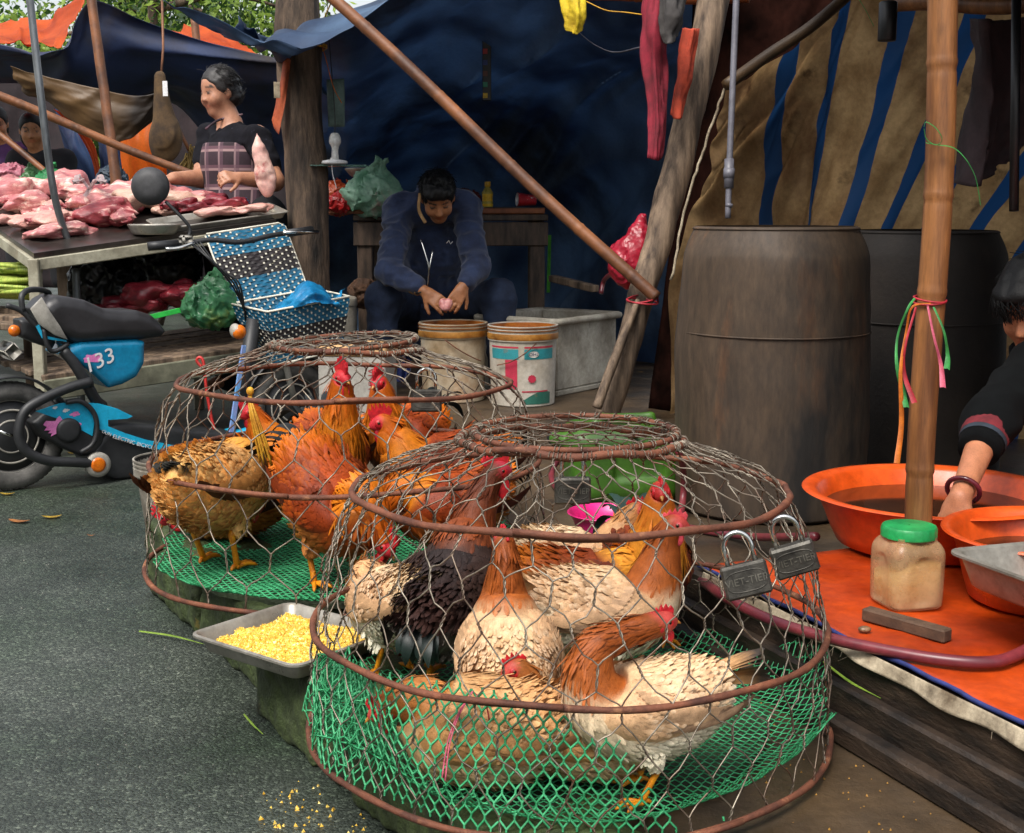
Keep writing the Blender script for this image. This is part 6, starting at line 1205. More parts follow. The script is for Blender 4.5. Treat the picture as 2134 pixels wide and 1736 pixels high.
# ---- man on the low stool, bent over the bucket
def man():
    hc = at(912, 412, t=4.08); f = nrm(A([.10, -.72, -.66])); u = nrm(A([.02, -.68, .72])); nk = at(905, 408, t=4.30); sR, sL = at(832, 436, t=4.26), at(968, 430, t=4.26)
    eR, eL = at(812, 566, t=4.08), at(992, 556, t=4.10); wR, wL = at(884, 607, t=4.02), at(966, 596, t=4.03); hpR, hpL = at(850, 640, t=4.52), at(942, 640, t=4.52); kR, kL = at(800, 622, t=4.18), at(1038, 618, t=4.20)
    aR, aL = at(790, 800, t=4.22), at(1048, 800, t=4.22); pel = (hpR + hpL) / 2; ch = nk * .55 + pel * .45; root = A([pel[0], pel[1], 0]); rt = thing('person', 'man in a dark blue zip jacket and jeans bent over a bucket, holding something small', 'person', root)
    lo, hi = bounds([hc, sR, sL, eR, eL, kR, kL, aR, aL, pel, wR]); lo[2] = -.02
    V = Vox(lo, hi, .0062); P, B = head(V, hc, f, u, .96)
    V.chain([pel, ch, nk], [.135, .15, .075], .06); V.cap(nk, hc - f * .02 - u * .05, .058, .055, .03); V.cap(sR, sL, .065, .065, .05)
    for s_, e, w_, hp, kn, an in ((sR, eR, wR, hpR, kR, aR), (sL, eL, wL, hpL, kL, aL)):
        limb(V, [s_, e, w_], [.052, .042, .027]); limb(V, [hp, kn, an], [.085, .058, .038]); V.cap(an + A([0, .02, -.03]), an + A([0, -.16, -.045]), .036, .03, .02)
    hR, hL = at(928, 640, t=4.0), at(938, 640, t=4.0)
    hand(V, wR, hR - wR, A([-.35, -.75, .55]), -1, .38, 1.); hand(V, wL, at(944, 634, t=4.0) - wL, A([.45, -.7, .5]), 1, .45, 1.)
    v_, fc = V.mesh(); G().add((v_, fc), colours(V, skin_table('a8714c'))).build('body', M_SKIN, rt, col=True, origin=root)
    J = Vox(lo, hi, .0075); J.chain([pel + A([0, -.01, .02]), ch, nk - A([0, 0, .02])], [.155, .175, .085], .05, 1); J.cap(sR, sL, .085, .085, .06)
    for s_, e, w_ in ((sR, eR, wR), (sL, eL, wL)): J.chain([s_, e, e * .22 + w_ * .78], [.078, .062, .046], .03)
    J.cap(nk + A([-.01, -.05, .03]), nk + A([.01, .04, .05]), .075, .07, .02); J.ell(hc + A([0, -.02, -.06]), (.085, .10, .085), None, .008, 0, True)
    J.add(lambda p: .020 * np.abs(vnoise(p * A([9, 9, 17]) + vnoise(p * 6, 3)[:, None] * .8, 5)) + .010 * np.abs(vnoise(p * A([22, 22, 34]), 9)) - .010)
    for e, w_ in ((eR, wR), (eL, wL)):
        d = nrm(w_ - e); c0 = e * .22 + w_ * .78; mask = None
    v_, fc = J.mesh(); jk = gb((v_, fc), 'jacket', mat('dark_blue_jacket', '2b3a5c', '1c2743', rough=.85, ns=14, bump=.3, bs=500, bd=.001, sheen=.2), rt, origin=root)
    for e, w_ in ((eR, wR), (eL, wL)): gb(tube([e * .30 + w_ * .70, e * .12 + w_ * .88], [.044, .037], 20), 'cuff', mat('tan_lining', 'b08a5c', '8a6840', rough=.8, ns=20), rt, origin=root); gb(tube(loop_round(e * .08 + w_ * .92, .030, 20, (.01, .01)), .0035, 6), 'sleeve_elastic', M_BLACKP, rt, origin=root)
    col_ = [hc + A([-.085, -.03, .02]), hc + A([-.088, -.06, -.06]), hc + A([-.055, -.10, -.12]), hc + A([-.02, -.11, -.19])]; gb(tube(spline(col_[:3], 16), .008, 8, flat=.4), 'collar', _M['tan_lining'], rt, origin=root)
    zp = [at(877, 500, t=4.02), at(886, 530, t=4.01), at(893, 560, t=4.01), at(890, 600, t=4.03)]; gb(tube(spline(zp, 14), .0042, 6), 'zip', M_CHROME, rt, origin=root); gb(tube(spline([at(902, 520, t=4.02), at(897, 545, t=4.01), at(894, 562, t=4.01)], 8), .0035, 6), 'zip', M_CHROME, rt, origin=root)
    lg_ = at(930, 552 - 45, t=4.06); gb(tube([lg_, lg_ + A([.012, 0, .012]), lg_ + A([.02, 0, -.004]), lg_ + A([.03, 0, .008])], .0018, 5), 'chest_emblem', M_WHITED, rt, origin=root)
    Tr = Vox(lo, hi, .0085); Tr.cap(hpR, hpL, .135, .135, .04)
    for hp, kn, an in ((hpR, kR, aR), (hpL, kL, aL)): Tr.chain([hp, kn, an], [.115, .083, .064], .04)
    Tr.add(lambda p: .009 * np.abs(vnoise(p * 14, 8)) + .004 * vnoise(p * 30, 4) - .004); gb(Tr.mesh(), 'jeans', mat('dark_jeans', '24324c', '161f33', rough=.9, ns=10, bump=.2, bs=600, bd=.001), rt, origin=root)
    H = Vox(hc - .2, hc + .2, .006); H.ell(P(-.018, 0, .042), (.100, .086, .092), B, .01); H.ell(P(.05, 0, .082), (.055, .07, .035), B, .02); H.ell(P(-.05, 0, -.02), (.066, .078, .07), B, .02); H.ell(P(.115, 0, -.02), (.075, .10, .085), B, .01, 0, True)
    H.add(lambda p: .007 * vnoise(p * A([55, 55, 22]), 7) + .004 * vnoise(p * 110, 3)); hm = H.mesh(); hr = gb(hm, 'hair', mat('black_hair', '0b0a0a', '050505', rough=.5, spec=.3, ns=60, st=(3, 3, 1), bump=.6, bs=160, bd=.003), rt, origin=root); strands(rt, hm[0], P(-.02, 0, .03), f * .8 - u * .3, 1500, .022, 3, root, _M['black_hair'], f * .3)
    for an in (aR, aL): gb(ell(an + A([0, -.06, -.06]), (.05, .13, .035)), 'shoe', M_BLACKP, rt, origin=root)
    mo = at(928, 634, t=3.94); Vm = Vox(mo - .07, mo + .07, .005); Vm.ell(mo + A([-.012, 0, .004]), (.020, .018, .024)); Vm.ell(mo + A([.014, 0, .004]), (.020, .018, .024), None, .004); Vm.ell(mo + A([0, -.004, -.016]), (.026, .02, .018), None, .01); tag(gb(Vm.mesh(), 'poultry_gizzard', mat('pale_giblet', 'd89a94', 'b06a68', rough=.3, ns=50, sss=.2), origin=mo), 'small pale pink giblet in the seated man\'s fingers', 'giblet')
    # blue stool
    s0 = A([pel[0], pel[1] + .0, 0]); sto = thing('plastic_stool', 'low blue plastic stool under the seated man', 'stool', s0); ms = mat('blue_stool_plastic', '3a4fa0', '2a3a80', rough=.4, ns=8); zt = pel[2] - .14
    gb(box(s0 + A([0, 0, zt - .015]), (.30, .30, .03), .01), 'seat', ms, sto, origin=s0)
    for x in (-1, 1):
        for y in (-1, 1): gb(beam(s0 + A([x * .15, y * .15, 0]), s0 + A([x * .125, y * .125, zt - .03]), .05, .035, .006), 'leg', ms, sto, origin=s0)
man()
# ---- woman behind the meat table
def woman():
    TW = 4.12; hc = at(456, 192, t=TW); f = nrm(A([-.70, -.68, -.22])); u = A([.0, 0, 1.]); nk = at(480, 252, t=TW + .02); sR, sL = at(436, 285, t=TW + .10), at(535, 285, t=TW - .06)
    eL, wL = at(572, 378, t=TW - .12), at(500, 372, t=TW - .20); eR, wR = at(420, 372, t=TW + .02), at(362, 372, t=TW - .08); pel = at(503, 455, t=TW + .03); root = A([pel[0], pel[1], 0]); ch = nk * .6 + pel * .4
    rt = thing('person', 'standing woman in a dark shirt and plaid apron behind the meat table', 'person', root); hpR, hpL = pel + A([-.09, .03, -.02]), pel + A([.09, -.03, -.02]); aR, aL = A([hpR[0], hpR[1], .07]), A([hpL[0], hpL[1], .07])
    lo, hi = bounds([hc, sR, sL, eL, eR, wR - A([.1, 0, 0]), wL, pel, aR, aL]); lo[2] = -.02; V = Vox(lo, hi, .0075); P, B = head(V, hc, f, u, .95, 1.02, 0, 1)
    V.chain([pel, ch, nk - A([0, 0, .03])], [.14, .125, .06], .06); V.cap(nk, hc - f * .02 - A([0, 0, .06]), .05, .05, .03); V.cap(sR, sL, .05, .05, .04)
    limb(V, [sL, eL, wL], [.055, .045, .031]); limb(V, [sR, eR, wR], [.055, .045, .031])
    for hp, an in ((hpR, aR), (hpL, aL)): kn = (hp + an) / 2 + A([0, -.02, 0]); limb(V, [hp, kn, an], [.10, .06, .042]); V.cap(an, an + A([-.08, -.10, -.035]), .035, .03, .02)
    hand(V, wL, at(462, 366, t=TW - .26) - wL, A([.1, -.8, .6]), 1, .75, .98); hand(V, wR, at(335, 378, t=TW - .12) - wR, A([-.1, -.4, .9]), -1, .5, .98)
    v_, fc = V.mesh(); G().add((v_, fc), colours(V, skin_table('a8785e'))).build('body', M_SKIN, rt, col=True, origin=root)
    J = Vox(lo, hi, .0085); J.chain([pel - A([0, 0, .05]), pel, ch, nk - A([0, 0, .05])], [.16, .155, .145, .07], .05); J.cap(sR, sL, .056, .056, .05); J.chain([sL, sL * .35 + eL * .65], [.058, .062], .03); J.chain([sR, sR * .4 + eR * .6], [.058, .06], .03)
    J.ell(nk + A([-.03, -.05, .03]), (.06, .06, .06), None, .01, 0, True); J.add(lambda p: .018 * np.abs(vnoise(p * A([10, 10, 16]), 5)) + .008 * np.abs(vnoise(p * 24, 9)) - .009); gb(J.mesh(), 'shirt', mat('charcoal_shirt', '17171d', '0e0e12', rough=.95, spec=.15, ns=20, spots=('3a3a48', 60, .66, .7)), rt, origin=root)
    Ap = Vox(lo, hi, .0085); Ap.chain([pel - A([0, 0, .14]), pel, ch, ch * .35 + nk * .65], [.178, .172, .158, .125], .05); Ap.add(lambda p: .008 * np.abs(vnoise(p * A([12, 12, 4]), 6)) - .003)
    Ap.half(pel - nrm(f * A([1, 1, 0])) * .05, -nrm(f * A([1, 1, 0])) + A([-.1, .0, 0])); Ap.half(nk - A([0, 0, .11]), (0, 0, 1))
    m = mat('plaid_apron', '2e1c26', '22141c', rough=.85, ns=12); t = m.node_tree; N = t.nodes; L = t.links; b = N['Principled BSDF']; base = b.inputs['Base Color'].links[0].from_socket; tc = N.new('ShaderNodeTexCoord'); sx = N.new('ShaderNodeSeparateXYZ'); L.new(tc.outputs['Object'], sx.inputs[0]); cur = base
    for ax, fr, wd, colr in ((2, 11., .13, 'd8b8b0'), (0, 13., .11, 'c8a8a4'), (2, 11., .30, '6a4a54'), (0, 13., .32, '5a404c')):
        mu = N.new('ShaderNodeMath'); mu.operation = 'MULTIPLY'; mu.inputs[1].default_value = fr; L.new(sx.outputs[ax], mu.inputs[0]); fr_ = N.new('ShaderNodeMath'); fr_.operation = 'FRACT'; L.new(mu.outputs[0], fr_.inputs[0]); lt = N.new('ShaderNodeMath'); lt.operation = 'LESS_THAN'; lt.inputs[1].default_value = wd; L.new(fr_.outputs[0], lt.inputs[0])
        sc_ = N.new('ShaderNodeMath'); sc_.operation = 'MULTIPLY'; sc_.inputs[1].default_value = .55; L.new(lt.outputs[0], sc_.inputs[0]); mx = N.new('ShaderNodeMix'); mx.data_type = 'RGBA'; L.new(sc_.outputs[0], mx.inputs[0]); L.new(cur, mx.inputs[6]); mx.inputs[7].default_value = (*lin(colr), 1); cur = mx.outputs[2]
    L.new(cur, b.inputs['Base Color']); gb(Ap.mesh(), 'apron', m, rt, origin=root); gb(tube(spline([ch * .35 + nk * .65 + A([-.10, -.12, .02]), nk + A([-.04, -.07, .0]), nk + A([.06, .0, .03])], 12), .006, 6), 'apron_strap', _M['plaid_apron'], rt, origin=root)
    Tr = Vox(lo, hi, .01); Tr.cap(hpR, hpL, .15, .15, .04)
    for hp, an in ((hpR, aR), (hpL, aL)): Tr.chain([hp, (hp + an) / 2, an], [.13, .09, .075], .04)
    gb(Tr.mesh(), 'trousers', mat('black_trousers', '15161c', '0d0e12', rough=.9, ns=20), rt, origin=root)
    H = Vox(hc - .22, hc + .22, .006); H.ell(P(-.020, 0, .034), (.098, .085, .095), B, .01); H.ell(P(-.085, 0, -.01), (.04, .045, .045), B, .02); H.ell(P(-.05, 0, -.03), (.055, .080, .06), B, .02); H.ell(P(.105, 0, -.04), (.08, .10, .115), B, .015, 0, True)
    H.add(lambda p: .004 * vnoise(p * 60, 7)); hm = H.mesh(); gb(hm, 'hair', mat('greying_hair', '2c2928', '171514', rough=.5, ns=60, st=(1, 1, 5), spots=('6a6664', 40, .6, .85), bump=.5, bs=200, bd=.002), rt, origin=root); strands(rt, hm[0], P(-.02, 0, .03), -f - A([0, 0, .5]), 1300, .024, 4, root, _M['greying_hair'], f)
    mo = at(550, 345, t=TW - .26); Vm = Vox(mo - A([.14, .1, .22]), mo + A([.14, .1, .22]), .007); Vm.chain([mo + A([-.03, 0, .16]), mo + A([-.02, 0, .06]), mo + A([.0, 0, -.03])], [.012, .024, .036], .03); Vm.ell(mo + A([.008, 0, -.06]), (.052, .028, .085), None, .04); Vm.noise(.012, 12, 5, 3); tag(gb(Vm.mesh(), 'pork_cut', mat('pale_pork', 'dcbcae', 'cc9890', rough=.5, ns=9, sss=.1, spots=('b05a58', 7, .56, .66)), origin=mo), 'pale pink cut of pork hanging at the elbow of the woman in the plaid apron', 'meat')
woman()
# ---- person at the right edge reaching into the tub
def bather():
    hc = at(2158, 634, t=2.08); f = nrm(A([-.62, -.58, -.52])); u = nrm(A([-.40, -.30, .80])); w_ = at(2000, 1038, t=1.79); el_ = at(2062, 880, t=1.90); sh = at(2185, 735, t=2.10); sh2 = sh + A([.30, .12, .05]); nk = sh * .55 + sh2 * .45 + A([-.06, -.02, .05]); pel = sh * .5 + sh2 * .5 + A([.42, .16, -.28])
    root = A([pel[0], pel[1], 0]); rt = thing('person', 'person in black with red-banded sleeve bending to wash in the big orange tub', 'person', root); an = [A([pel[0] - .22, pel[1] - .08, .06]), A([pel[0] - .16, pel[1] + .22, .06])]; kn = [pel + A([-.35, -.12, .10]), pel + A([-.30, .22, .10])]
    w2, e2 = at(2290, 1010, t=1.86), at(2310, 860, t=2.0); lo, hi = bounds([hc, w_ - A([.0, 0, .12]), sh2, pel, *an, *kn, e2]); V = Vox(lo, hi, .0075); P, B = head(V, hc, f, u, .96)
    V.chain([pel, (pel + nk) / 2, nk], [.14, .145, .08], .06); V.cap(sh, sh2, .065, .065, .05); V.cap(nk, hc - u * .05 - f * .03, .055, .052, .03); limb(V, [sh, el_, w_], [.05, .037, .023]); limb(V, [sh2, e2, w2], [.055, .042, .026])
    hand(V, w_, A([-.28, -.1, -.9]), A([-.55, -.7, .3]), 1, .35, .95); hand(V, w2, A([-.1, -.1, -.9]), A([.5, -.7, .3]), -1, .35, .95)
    for k_, a_ in zip(kn, an): limb(V, [pel, k_, a_], [.10, .065, .04]); V.cap(a_, a_ + A([-.14, -.06, -.03]), .035, .028, .02)
    v_, fc = V.mesh(); G().add((v_, fc), colours(V, skin_table('b97a58'))).build('body', M_SKIN, rt, col=True, origin=root)
    J = Vox(lo, hi, .0085); J.chain([pel, (pel + nk) / 2, nk], [.165, .17, .095], .05); J.cap(sh, sh2, .085, .085, .06); J.chain([sh, el_, el_ * .75 + w_ * .25], [.076, .056, .048], .03); J.chain([sh2, e2, e2 * .75 + w2 * .25], [.088, .068, .056], .03); J.ell(hc, (.11, .11, .125), None, .008, 0, True)
    J.add(lambda p: .009 * np.abs(vnoise(p * A([11, 11, 15]), 5)) + .004 * vnoise(p * 28, 9) - .004); gb(J.mesh(), 'sweater', mat('black_sweater', '0b0d0e', '060708', rough=.95, spec=.15, ns=20, bump=.3, bs=300, bd=.001), rt, origin=root)
    d = nrm(w_ - el_); c0 = el_ * .82 + w_ * .18; gb(tube([c0 - d * .018, c0 + d * .018], [.0545, .0525], 24, False), 'sleeve_band', mat('dark_red_band', '7a1f28', '5a141c', rough=.85, ns=30), rt, origin=root); gb(tube([c0 + d * .018, c0 + d * .03], [.0522, .051], 24, False), 'sleeve_band', mat('grey_blue_band', '2c3440', '1f262f', rough=.85, ns=30), rt, origin=root)
    gb(tube([el_ * .72 + w_ * .28, el_ * .60 + w_ * .40], [.050, .045], 24), 'cuff', _M['black_sweater'], rt, origin=root)
    Tr = Vox(lo, hi, .01); [Tr.chain([pel, k_, a_], [.14, .10, .075], .05) for k_, a_ in zip(kn, an)]; gb(Tr.mesh(), 'trousers', mat('black_trousers', '15161c'), rt, origin=root)
    H = Vox(hc - .22, hc + .22, .006); H.ell(P(-.018, 0, .036), (.102, .087, .097), B, .01); H.ell(P(-.06, 0, -.03), (.06, .08, .07), B, .02); H.ell(P(.05, 0, .075), (.05, .07, .03), B, .02); H.ell(P(.11, 0, -.045), (.09, .11, .10), B, .012, 0, True); H.add(lambda p: .005 * vnoise(p * A([60, 60, 25]), 7)); hm = H.mesh(); gb(hm, 'hair', mat('black_hair', '0b0a0a'), rt, origin=root); strands(rt, hm[0], P(-.02, 0, .03), f * .5 - A([0, 0, .7]), 1500, .03, 5, root, _M['black_hair'], u)
    br = w_ * .9 + el_ * .1; T_ = nrm(w_ - el_); U_ = nrm(np.cross(T_, [0, 1, 0])); V2 = np.cross(T_, U_); a = np.linspace(0, 2 * np.pi, 33); bo = tag(gb(tube(br + (U_ * np.cos(a)[:, None] + V2 * np.sin(a)[:, None]) * .034, .0055, 10), 'bracelet', mat('dark_red_jade', '6a2430', '42141c', rough=.15, ns=20), origin=br), 'dark red bangle on the wrist of the person reaching into the tub', 'bracelet')
bather()
# ---- vendors far behind on the left
def vendor(lab, hc, f, col, seed, print_=False):
    root = A([hc[0] + .05, hc[1] + .1, 0]); rt = thing('person', lab, 'person', root); nk = hc + A([.04, .06, -.17]); pel = hc + A([.10, .12, -.66]); sR, sL = nk + A([-.17, 0, -.04]), nk + A([.17, -.02, -.04]); eR, eL = sR + A([-.06, -.10, -.25]), sL + A([.06, -.10, -.25]); wR, wL = eR + A([.08, -.20, -.06]), eL + A([-.14, -.18, -.06])
    kn = [pel + A([-.15, -.4, .02]), pel + A([.15, -.4, .02])]; an = [k + A([0, 0, -.4]) for k in kn]; lo, hi = bounds([hc, eR, eL, wR, wL, pel, *kn, *an]); V = Vox(lo, hi, .011); P, B = head(V, hc, f, (0, 0, 1), 1.)
    V.chain([pel, (pel + nk) / 2, nk], [.14, .14, .07], .06); V.cap(nk, hc - A([0, 0, .06]), .055, .055, .03); V.cap(sR, sL, .06, .06, .05)
    for s_, e, w_, sd in ((sR, eR, wR, -1), (sL, eL, wL, 1)): limb(V, [s_, e, w_], [.055, .044, .03]); hand(V, w_, A([-.2 * sd, -.8, -.3]), A([0, -.4, .9]), sd, .5)
    v_, fc = V.mesh(); G().add((v_, fc), colours(V, skin_table('a8744f'))).build('body', M_SKIN, rt, col=True, origin=root)
    J = Vox(lo, hi, .012); J.chain([pel, (pel + nk) / 2, nk - A([0, 0, .04])], [.17, .17, .085], .05); J.cap(sR, sL, .08, .08, .05); J.chain([sR, sR * .4 + eR * .6], [.085, .075], .03); J.chain([sL, sL * .4 + eL * .6], [.085, .075], .03); J.noise(.006, 14, seed); gb(J.mesh(), 'shirt', mat('vendor_shirt_%d' % seed, col, None, rough=.9, ns=15), rt, origin=root)
    Tr = Vox(lo, hi, .012); [Tr.chain([pel, k_, a_], [.14, .09, .07], .05) for k_, a_ in zip(kn, an)]; gb(Tr.mesh(), 'trousers', mat('black_trousers', '15161c'), rt, origin=root)
    H = Vox(hc - .22, hc + .22, .01); H.ell(P(-.018, 0, .036), (.102, .087, .097), B, .01); H.ell(P(-.05, 0, -.05), (.06, .088, .10), B, .02); H.ell(P(.10, 0, -.03), (.08, .10, .10), B, .012, 0, True); gb(H.mesh(), 'hair', mat('black_hair', '121110'), rt, origin=root)
    if print_:
        c = (pel * .42 + nk * .58) + A([-.02, -.175, 0]); a = np.arange(20) * 2 * np.pi / 20; gb((np.stack([c[0] + np.cos(a) * .07, np.full(20, c[1]) - .004 - .02 * np.cos(a) ** 2 * 0, c[2] + np.sin(a) * .09 * (1 + .2 * np.cos(3 * a))], 1), [tuple(range(20))]), 'shirt_print', mat('white_print', 'c8c8c4', '8a8a88', rough=.8, ns=12), rt, origin=root, smooth=False)
vendor('seated vendor in black with a white shirt print, far left beyond the pork', at(66, 272, t=6.0), A([.25, -.9, -.25]), '14141a', 3, True)
vendor('vendor in a purple top at the far left edge of the picture', at(-8, 258, t=6.3), A([.3, -.9, -.3]), '4a2a5c', 4)

# ================================================================ meat table
P1, P2, P0 = at(70, 530, t=3.46), at(575, 459, t=3.80), at(-60, 438, t=3.95); P3 = P0 + P2 - P1; TX, TY = nrm(P2 - P1), nrm(P0 - P1); TN = nrm(np.cross(TX, TY))
TO = A([P1[0], P1[1], -.13]); mt = thing('meat_table', 'metal-framed market table with a dark steel top carrying pork', 'table', TO)
M_FRAME = mat('cream_painted_steel', 'a8a490', '7a7462', rough=.55, ns=8, spots=('6a4428', 5, .6, .75), bump=.15, bs=60); M_PLATE = mat('dark_steel_plate', '5a5450', '35302d', rough=.3, metal=.6, ns=6, spots=('6a3430', 4, .58, .75))
q_ = A([P1, P2, P3, P0]); gb((np.r_[q_ + TN * .004, q_ - TN * .018], [(0, 1, 2, 3), (7, 6, 5, 4), (0, 4, 5, 1), (1, 5, 6, 2), (2, 6, 7, 3), (3, 7, 4, 0)]), 'table_top', M_PLATE, mt, smooth=False, origin=TO)
for a_, b_ in ((P1, P2), (P1, P0), (P0, P3), (P2, P3)): gb(beam(a_ - TN * .045, b_ - TN * .045, .036, .05, .004), 'rail', M_FRAME, mt, smooth=False, origin=TO)
for p in (P1, P2, P3, P0): gb(beam(A([p[0], p[1], -.13]), p - TN * .02, .045, .045, .004, up=(0, 1, 0)), 'leg', M_FRAME, mt, smooth=False, origin=TO)
sa, sb = P1 * A([1, 1, 0]) + A([0, 0, .215]), P2 * A([1, 1, 0]) + A([0, 0, .30]); dv = (P0 - P1) * A([1, 1, 0])
for k in range(5): gb(beam(sa + dv * (k * .2 + .04) + A([0, 0, -.0]), sb + dv * (k * .2 + .04), .17, .025, .004), 'shelf_board', M_GREYWOOD, mt, smooth=False, origin=TO)
gb(beam(sa - dv * .05 - A([0, 0, .05]), sb - dv * .05 - A([0, 0, .05]), .03, .085, .004), 'shelf_rail', mat('greenish_old_plank', '7a7a66', '4a4a3c', rough=.7, ns=6, spots=('6a4a30', 5, .6, .75)), mt, smooth=False, origin=TO)
def tab(px, py, up=0.):
    o = A([0, 0, CAMZ]); d = at(px, py, t=1 / TS) - o; t = ((P1 - o) @ TN) / (d @ TN); return o + d * t + TN * up
def meat_mat(name, a, b, fat, th): return mat(name, a, b, rough=.36, ns=11, det=7, bump=.5, bs=50, bd=.006, spots=(fat, 13, th, th + .05), sss=.04, fine=.35, st=(1, 2.5, 2.5))
MM = [meat_mat('pork_red', 'a84a4e', '7a2c34', 'd8a49a', .56), meat_mat('pork_pink', 'c88a84', 'a85e62', 'e0bcae', .54), meat_mat('pork_pale', 'd4ac9c', 'bc8078', 'b85a5a', .60), meat_mat('beef_dark', '8a2630', '561620', 'b86a68', .64), meat_mat('pork_skin', 'c8a894', 'b88a7a', 'c8706c', .64)]
def lump(seed, kind):
    V_ = Vox((-.16, -.12, -.07), (.16, .12, .10), .0085); rs = np.random.default_rng(seed)
    if kind == 'slab': V_.box((0, 0, 0), (.10, .055, .012), .016, k=.01)
    elif kind == 'roll': V_.chain([(-.11, .02, 0), (-.03, -.02, .02), (.05, 0, .015), (.11, .03, -.01)], [.03, .045, .042, .028], .03)
    else: [V_.ell(rs.uniform([-.07, -.045, -.01], [.07, .045, .03]), rs.uniform([.035, .03, .025], [.065, .05, .045]), None, .03) for _ in range(5)]
    V_.add(lambda p: .010 * np.sin((p[:, 0] + .5 * p[:, 1]) * 45 + 3 * vnoise(p * 14, seed)) * .5 + .022 * fbm(p * 15, seed, 4)); return V_.mesh()
lumps = {}
def meat(lab, px, py, w_, kind, mi, seed, rz=0., h=1., up=.03, group='cuts of pork on the meat table', where=None):
    key = (kind, seed % 3, mi)
    if key not in lumps: o = G().add(lump(seed % 3 + 10 * len(kind), kind)).build('pork_cut', MM[mi]); lumps[key] = o
    else: o = lumps[key].copy(); C.objects.link(o)
    p = tab(px, py, up) if where is None else A(where); s_ = w_ / .24; o.location = p; o.scale = (s_ * 1.18, s_ * 1.05, s_ * h * .74); o.rotation_euler = (.0, -.08, rz); tag(o, lab, 'meat', group); return o
for i, (lab, px, py, w_, kd, mi, rz, h, up) in enumerate((
    ('broad rib slab of pork at the back left of the table', 60, 420, .42, 'slab', 1, .1, 1.6, .05), ('folded pink pork belly at the far left edge', 5, 425, .30, 'roll', 2, .3, 1.2, .04), ('pink pork piece left of the grey pole', 40, 452, .30, 'lump', 1, .8, 1., .04),
    ('pale fatty pork piece at the left front of the table', 70, 478, .26, 'lump', 2, .2, .8, .03), ('pork shoulder with pale fat in front of the grey pole', 120, 478, .32, 'lump', 2, 1.1, .9, .03), ('pointed pink pork cut at the very front edge', 125, 495, .24, 'roll', 1, .4, .8, .02),
    ('knobbly red pork pile at the front middle', 215, 468, .34, 'lump', 0, .3, 1.0, .04), ('pink knobbly pork cut right of the front pile', 178, 450, .28, 'lump', 1, 1.9, .9, .05), ('red pork scraps beside the metal bowl', 265, 476, .22, 'lump', 0, 2.3, .8, .03), ('long pork cut lying behind the front pile', 235, 446, .32, 'roll', 1, .1, .9, .05),
    ('red meat right behind the tied white bag', 215, 425, .26, 'lump', 0, .9, .9, .05), ('dark pork cut under the grey pole', 140, 432, .26, 'lump', 1, .2, .8, .05), ('long pink loin behind the mirror stalk', 285, 428, .36, 'roll', 1, -.05, .8, .05), ('pork trotter with pale skin near the metal bowl', 310, 448, .36, 'roll', 4, -.15, 1., .04),
    ('orange-pink loin strip at the back under the mirror', 350, 432, .34, 'slab', 1, .0, .9, .03), ('dark red lean meat on the steel tray', 400, 446, .26, 'slab', 3, .15, 1.1, .05), ('bright red lean slices on the steel tray', 440, 450, .24, 'slab', 3, .0, 1., .045), ('pale pork slices on the right end of the steel tray', 490, 456, .26, 'slab', 2, .05, .7, .04), ('pink pork piece behind the red lean meat', 370, 440, .2, 'lump', 0, .5, .7, .03),
    ('pale pork fat at the left table edge', 20, 466, .22, 'slab', 2, .6, .9, .02), ('small red scrap on the table in front of the bowl', 290, 484, .12, 'lump', 0, .2, .7, .01), ('ham end sticking out beside the bowl', 345, 452, .16, 'lump', 4, .2, 1.1, .03))): meat(lab, px, py, w_, kd, mi, i, rz, h, up)
rs = np.random.default_rng(31)
for i in range(16): b_ = i // 4; meat(('small pink slice of pork ', 'small pale lump of pork ', 'small red slice of pork ', 'small pink lump of pork ')[i % 4] + ('at the far left of the meat heap', 'in the heap left of the grey pole', 'beside the tied white bag', 'in the heap left of the metal bowl')[b_], rs.uniform((0, 60, 155, 215)[b_], (55, 120, 205, 270)[b_]), rs.uniform(428, 480), rs.uniform(.13, .2), ('slab', 'lump')[i % 2], (1, 2, 0, 1)[i % 4], i, rs.uniform(0, 3), .9, .045, group='small pork pieces in the heap')
# tray and bowl on the table, bag, knives
c_ = tab(455, 462, .028); BT = A([TX, np.cross(TN, TX), TN]); th = thing('display_tray', 'shallow steel tray of red lean meat at the right end of the meat table', 'tray', c_); tray(th, c_, BT, .30, .11, .03, .012, M_STEEL, r=.02)
c_ = tab(322, 489, .0); th = thing('metal_bowl', 'round shallow metal bowl at the front edge of the meat table', 'bowl', c_); gb(lathe(spline([(.07, 0), (.09, .003), (.108, .03), (.113, .042), (.106, .043), (.085, .012), (.01, .008)], 30), 40, c_), 'bowl', M_STEEL, th, origin=c_)
M_CLEAR = mat('white_carrier_bag', 'd8cccc', 'b8a0a0', rough=.3, ns=12, trans=.4, bump=.4, bs=30, bd=.006)
c_ = tab(190, 452, .0); th = thing('tied_bag', 'tied white plastic bag with two standing handles among the pork', 'bag', c_); Vb = Vox(c_ - A([.14, .14, .06]), c_ + A([.14, .14, .2]), .007); Vb.ell(c_ + A([0, 0, .04]), (.085, .07, .06)); Vb.cap(c_ + A([0, 0, .08]), c_ + A([.0, 0, .13]), .035, .012, .03); Vb.add(lambda p: .006 * np.abs(np.sin(np.arctan2(p[:, 1] - c_[1], p[:, 0] - c_[0]) * 9))); gb(Vb.mesh(), 'pouch', M_CLEAR, th, origin=c_)
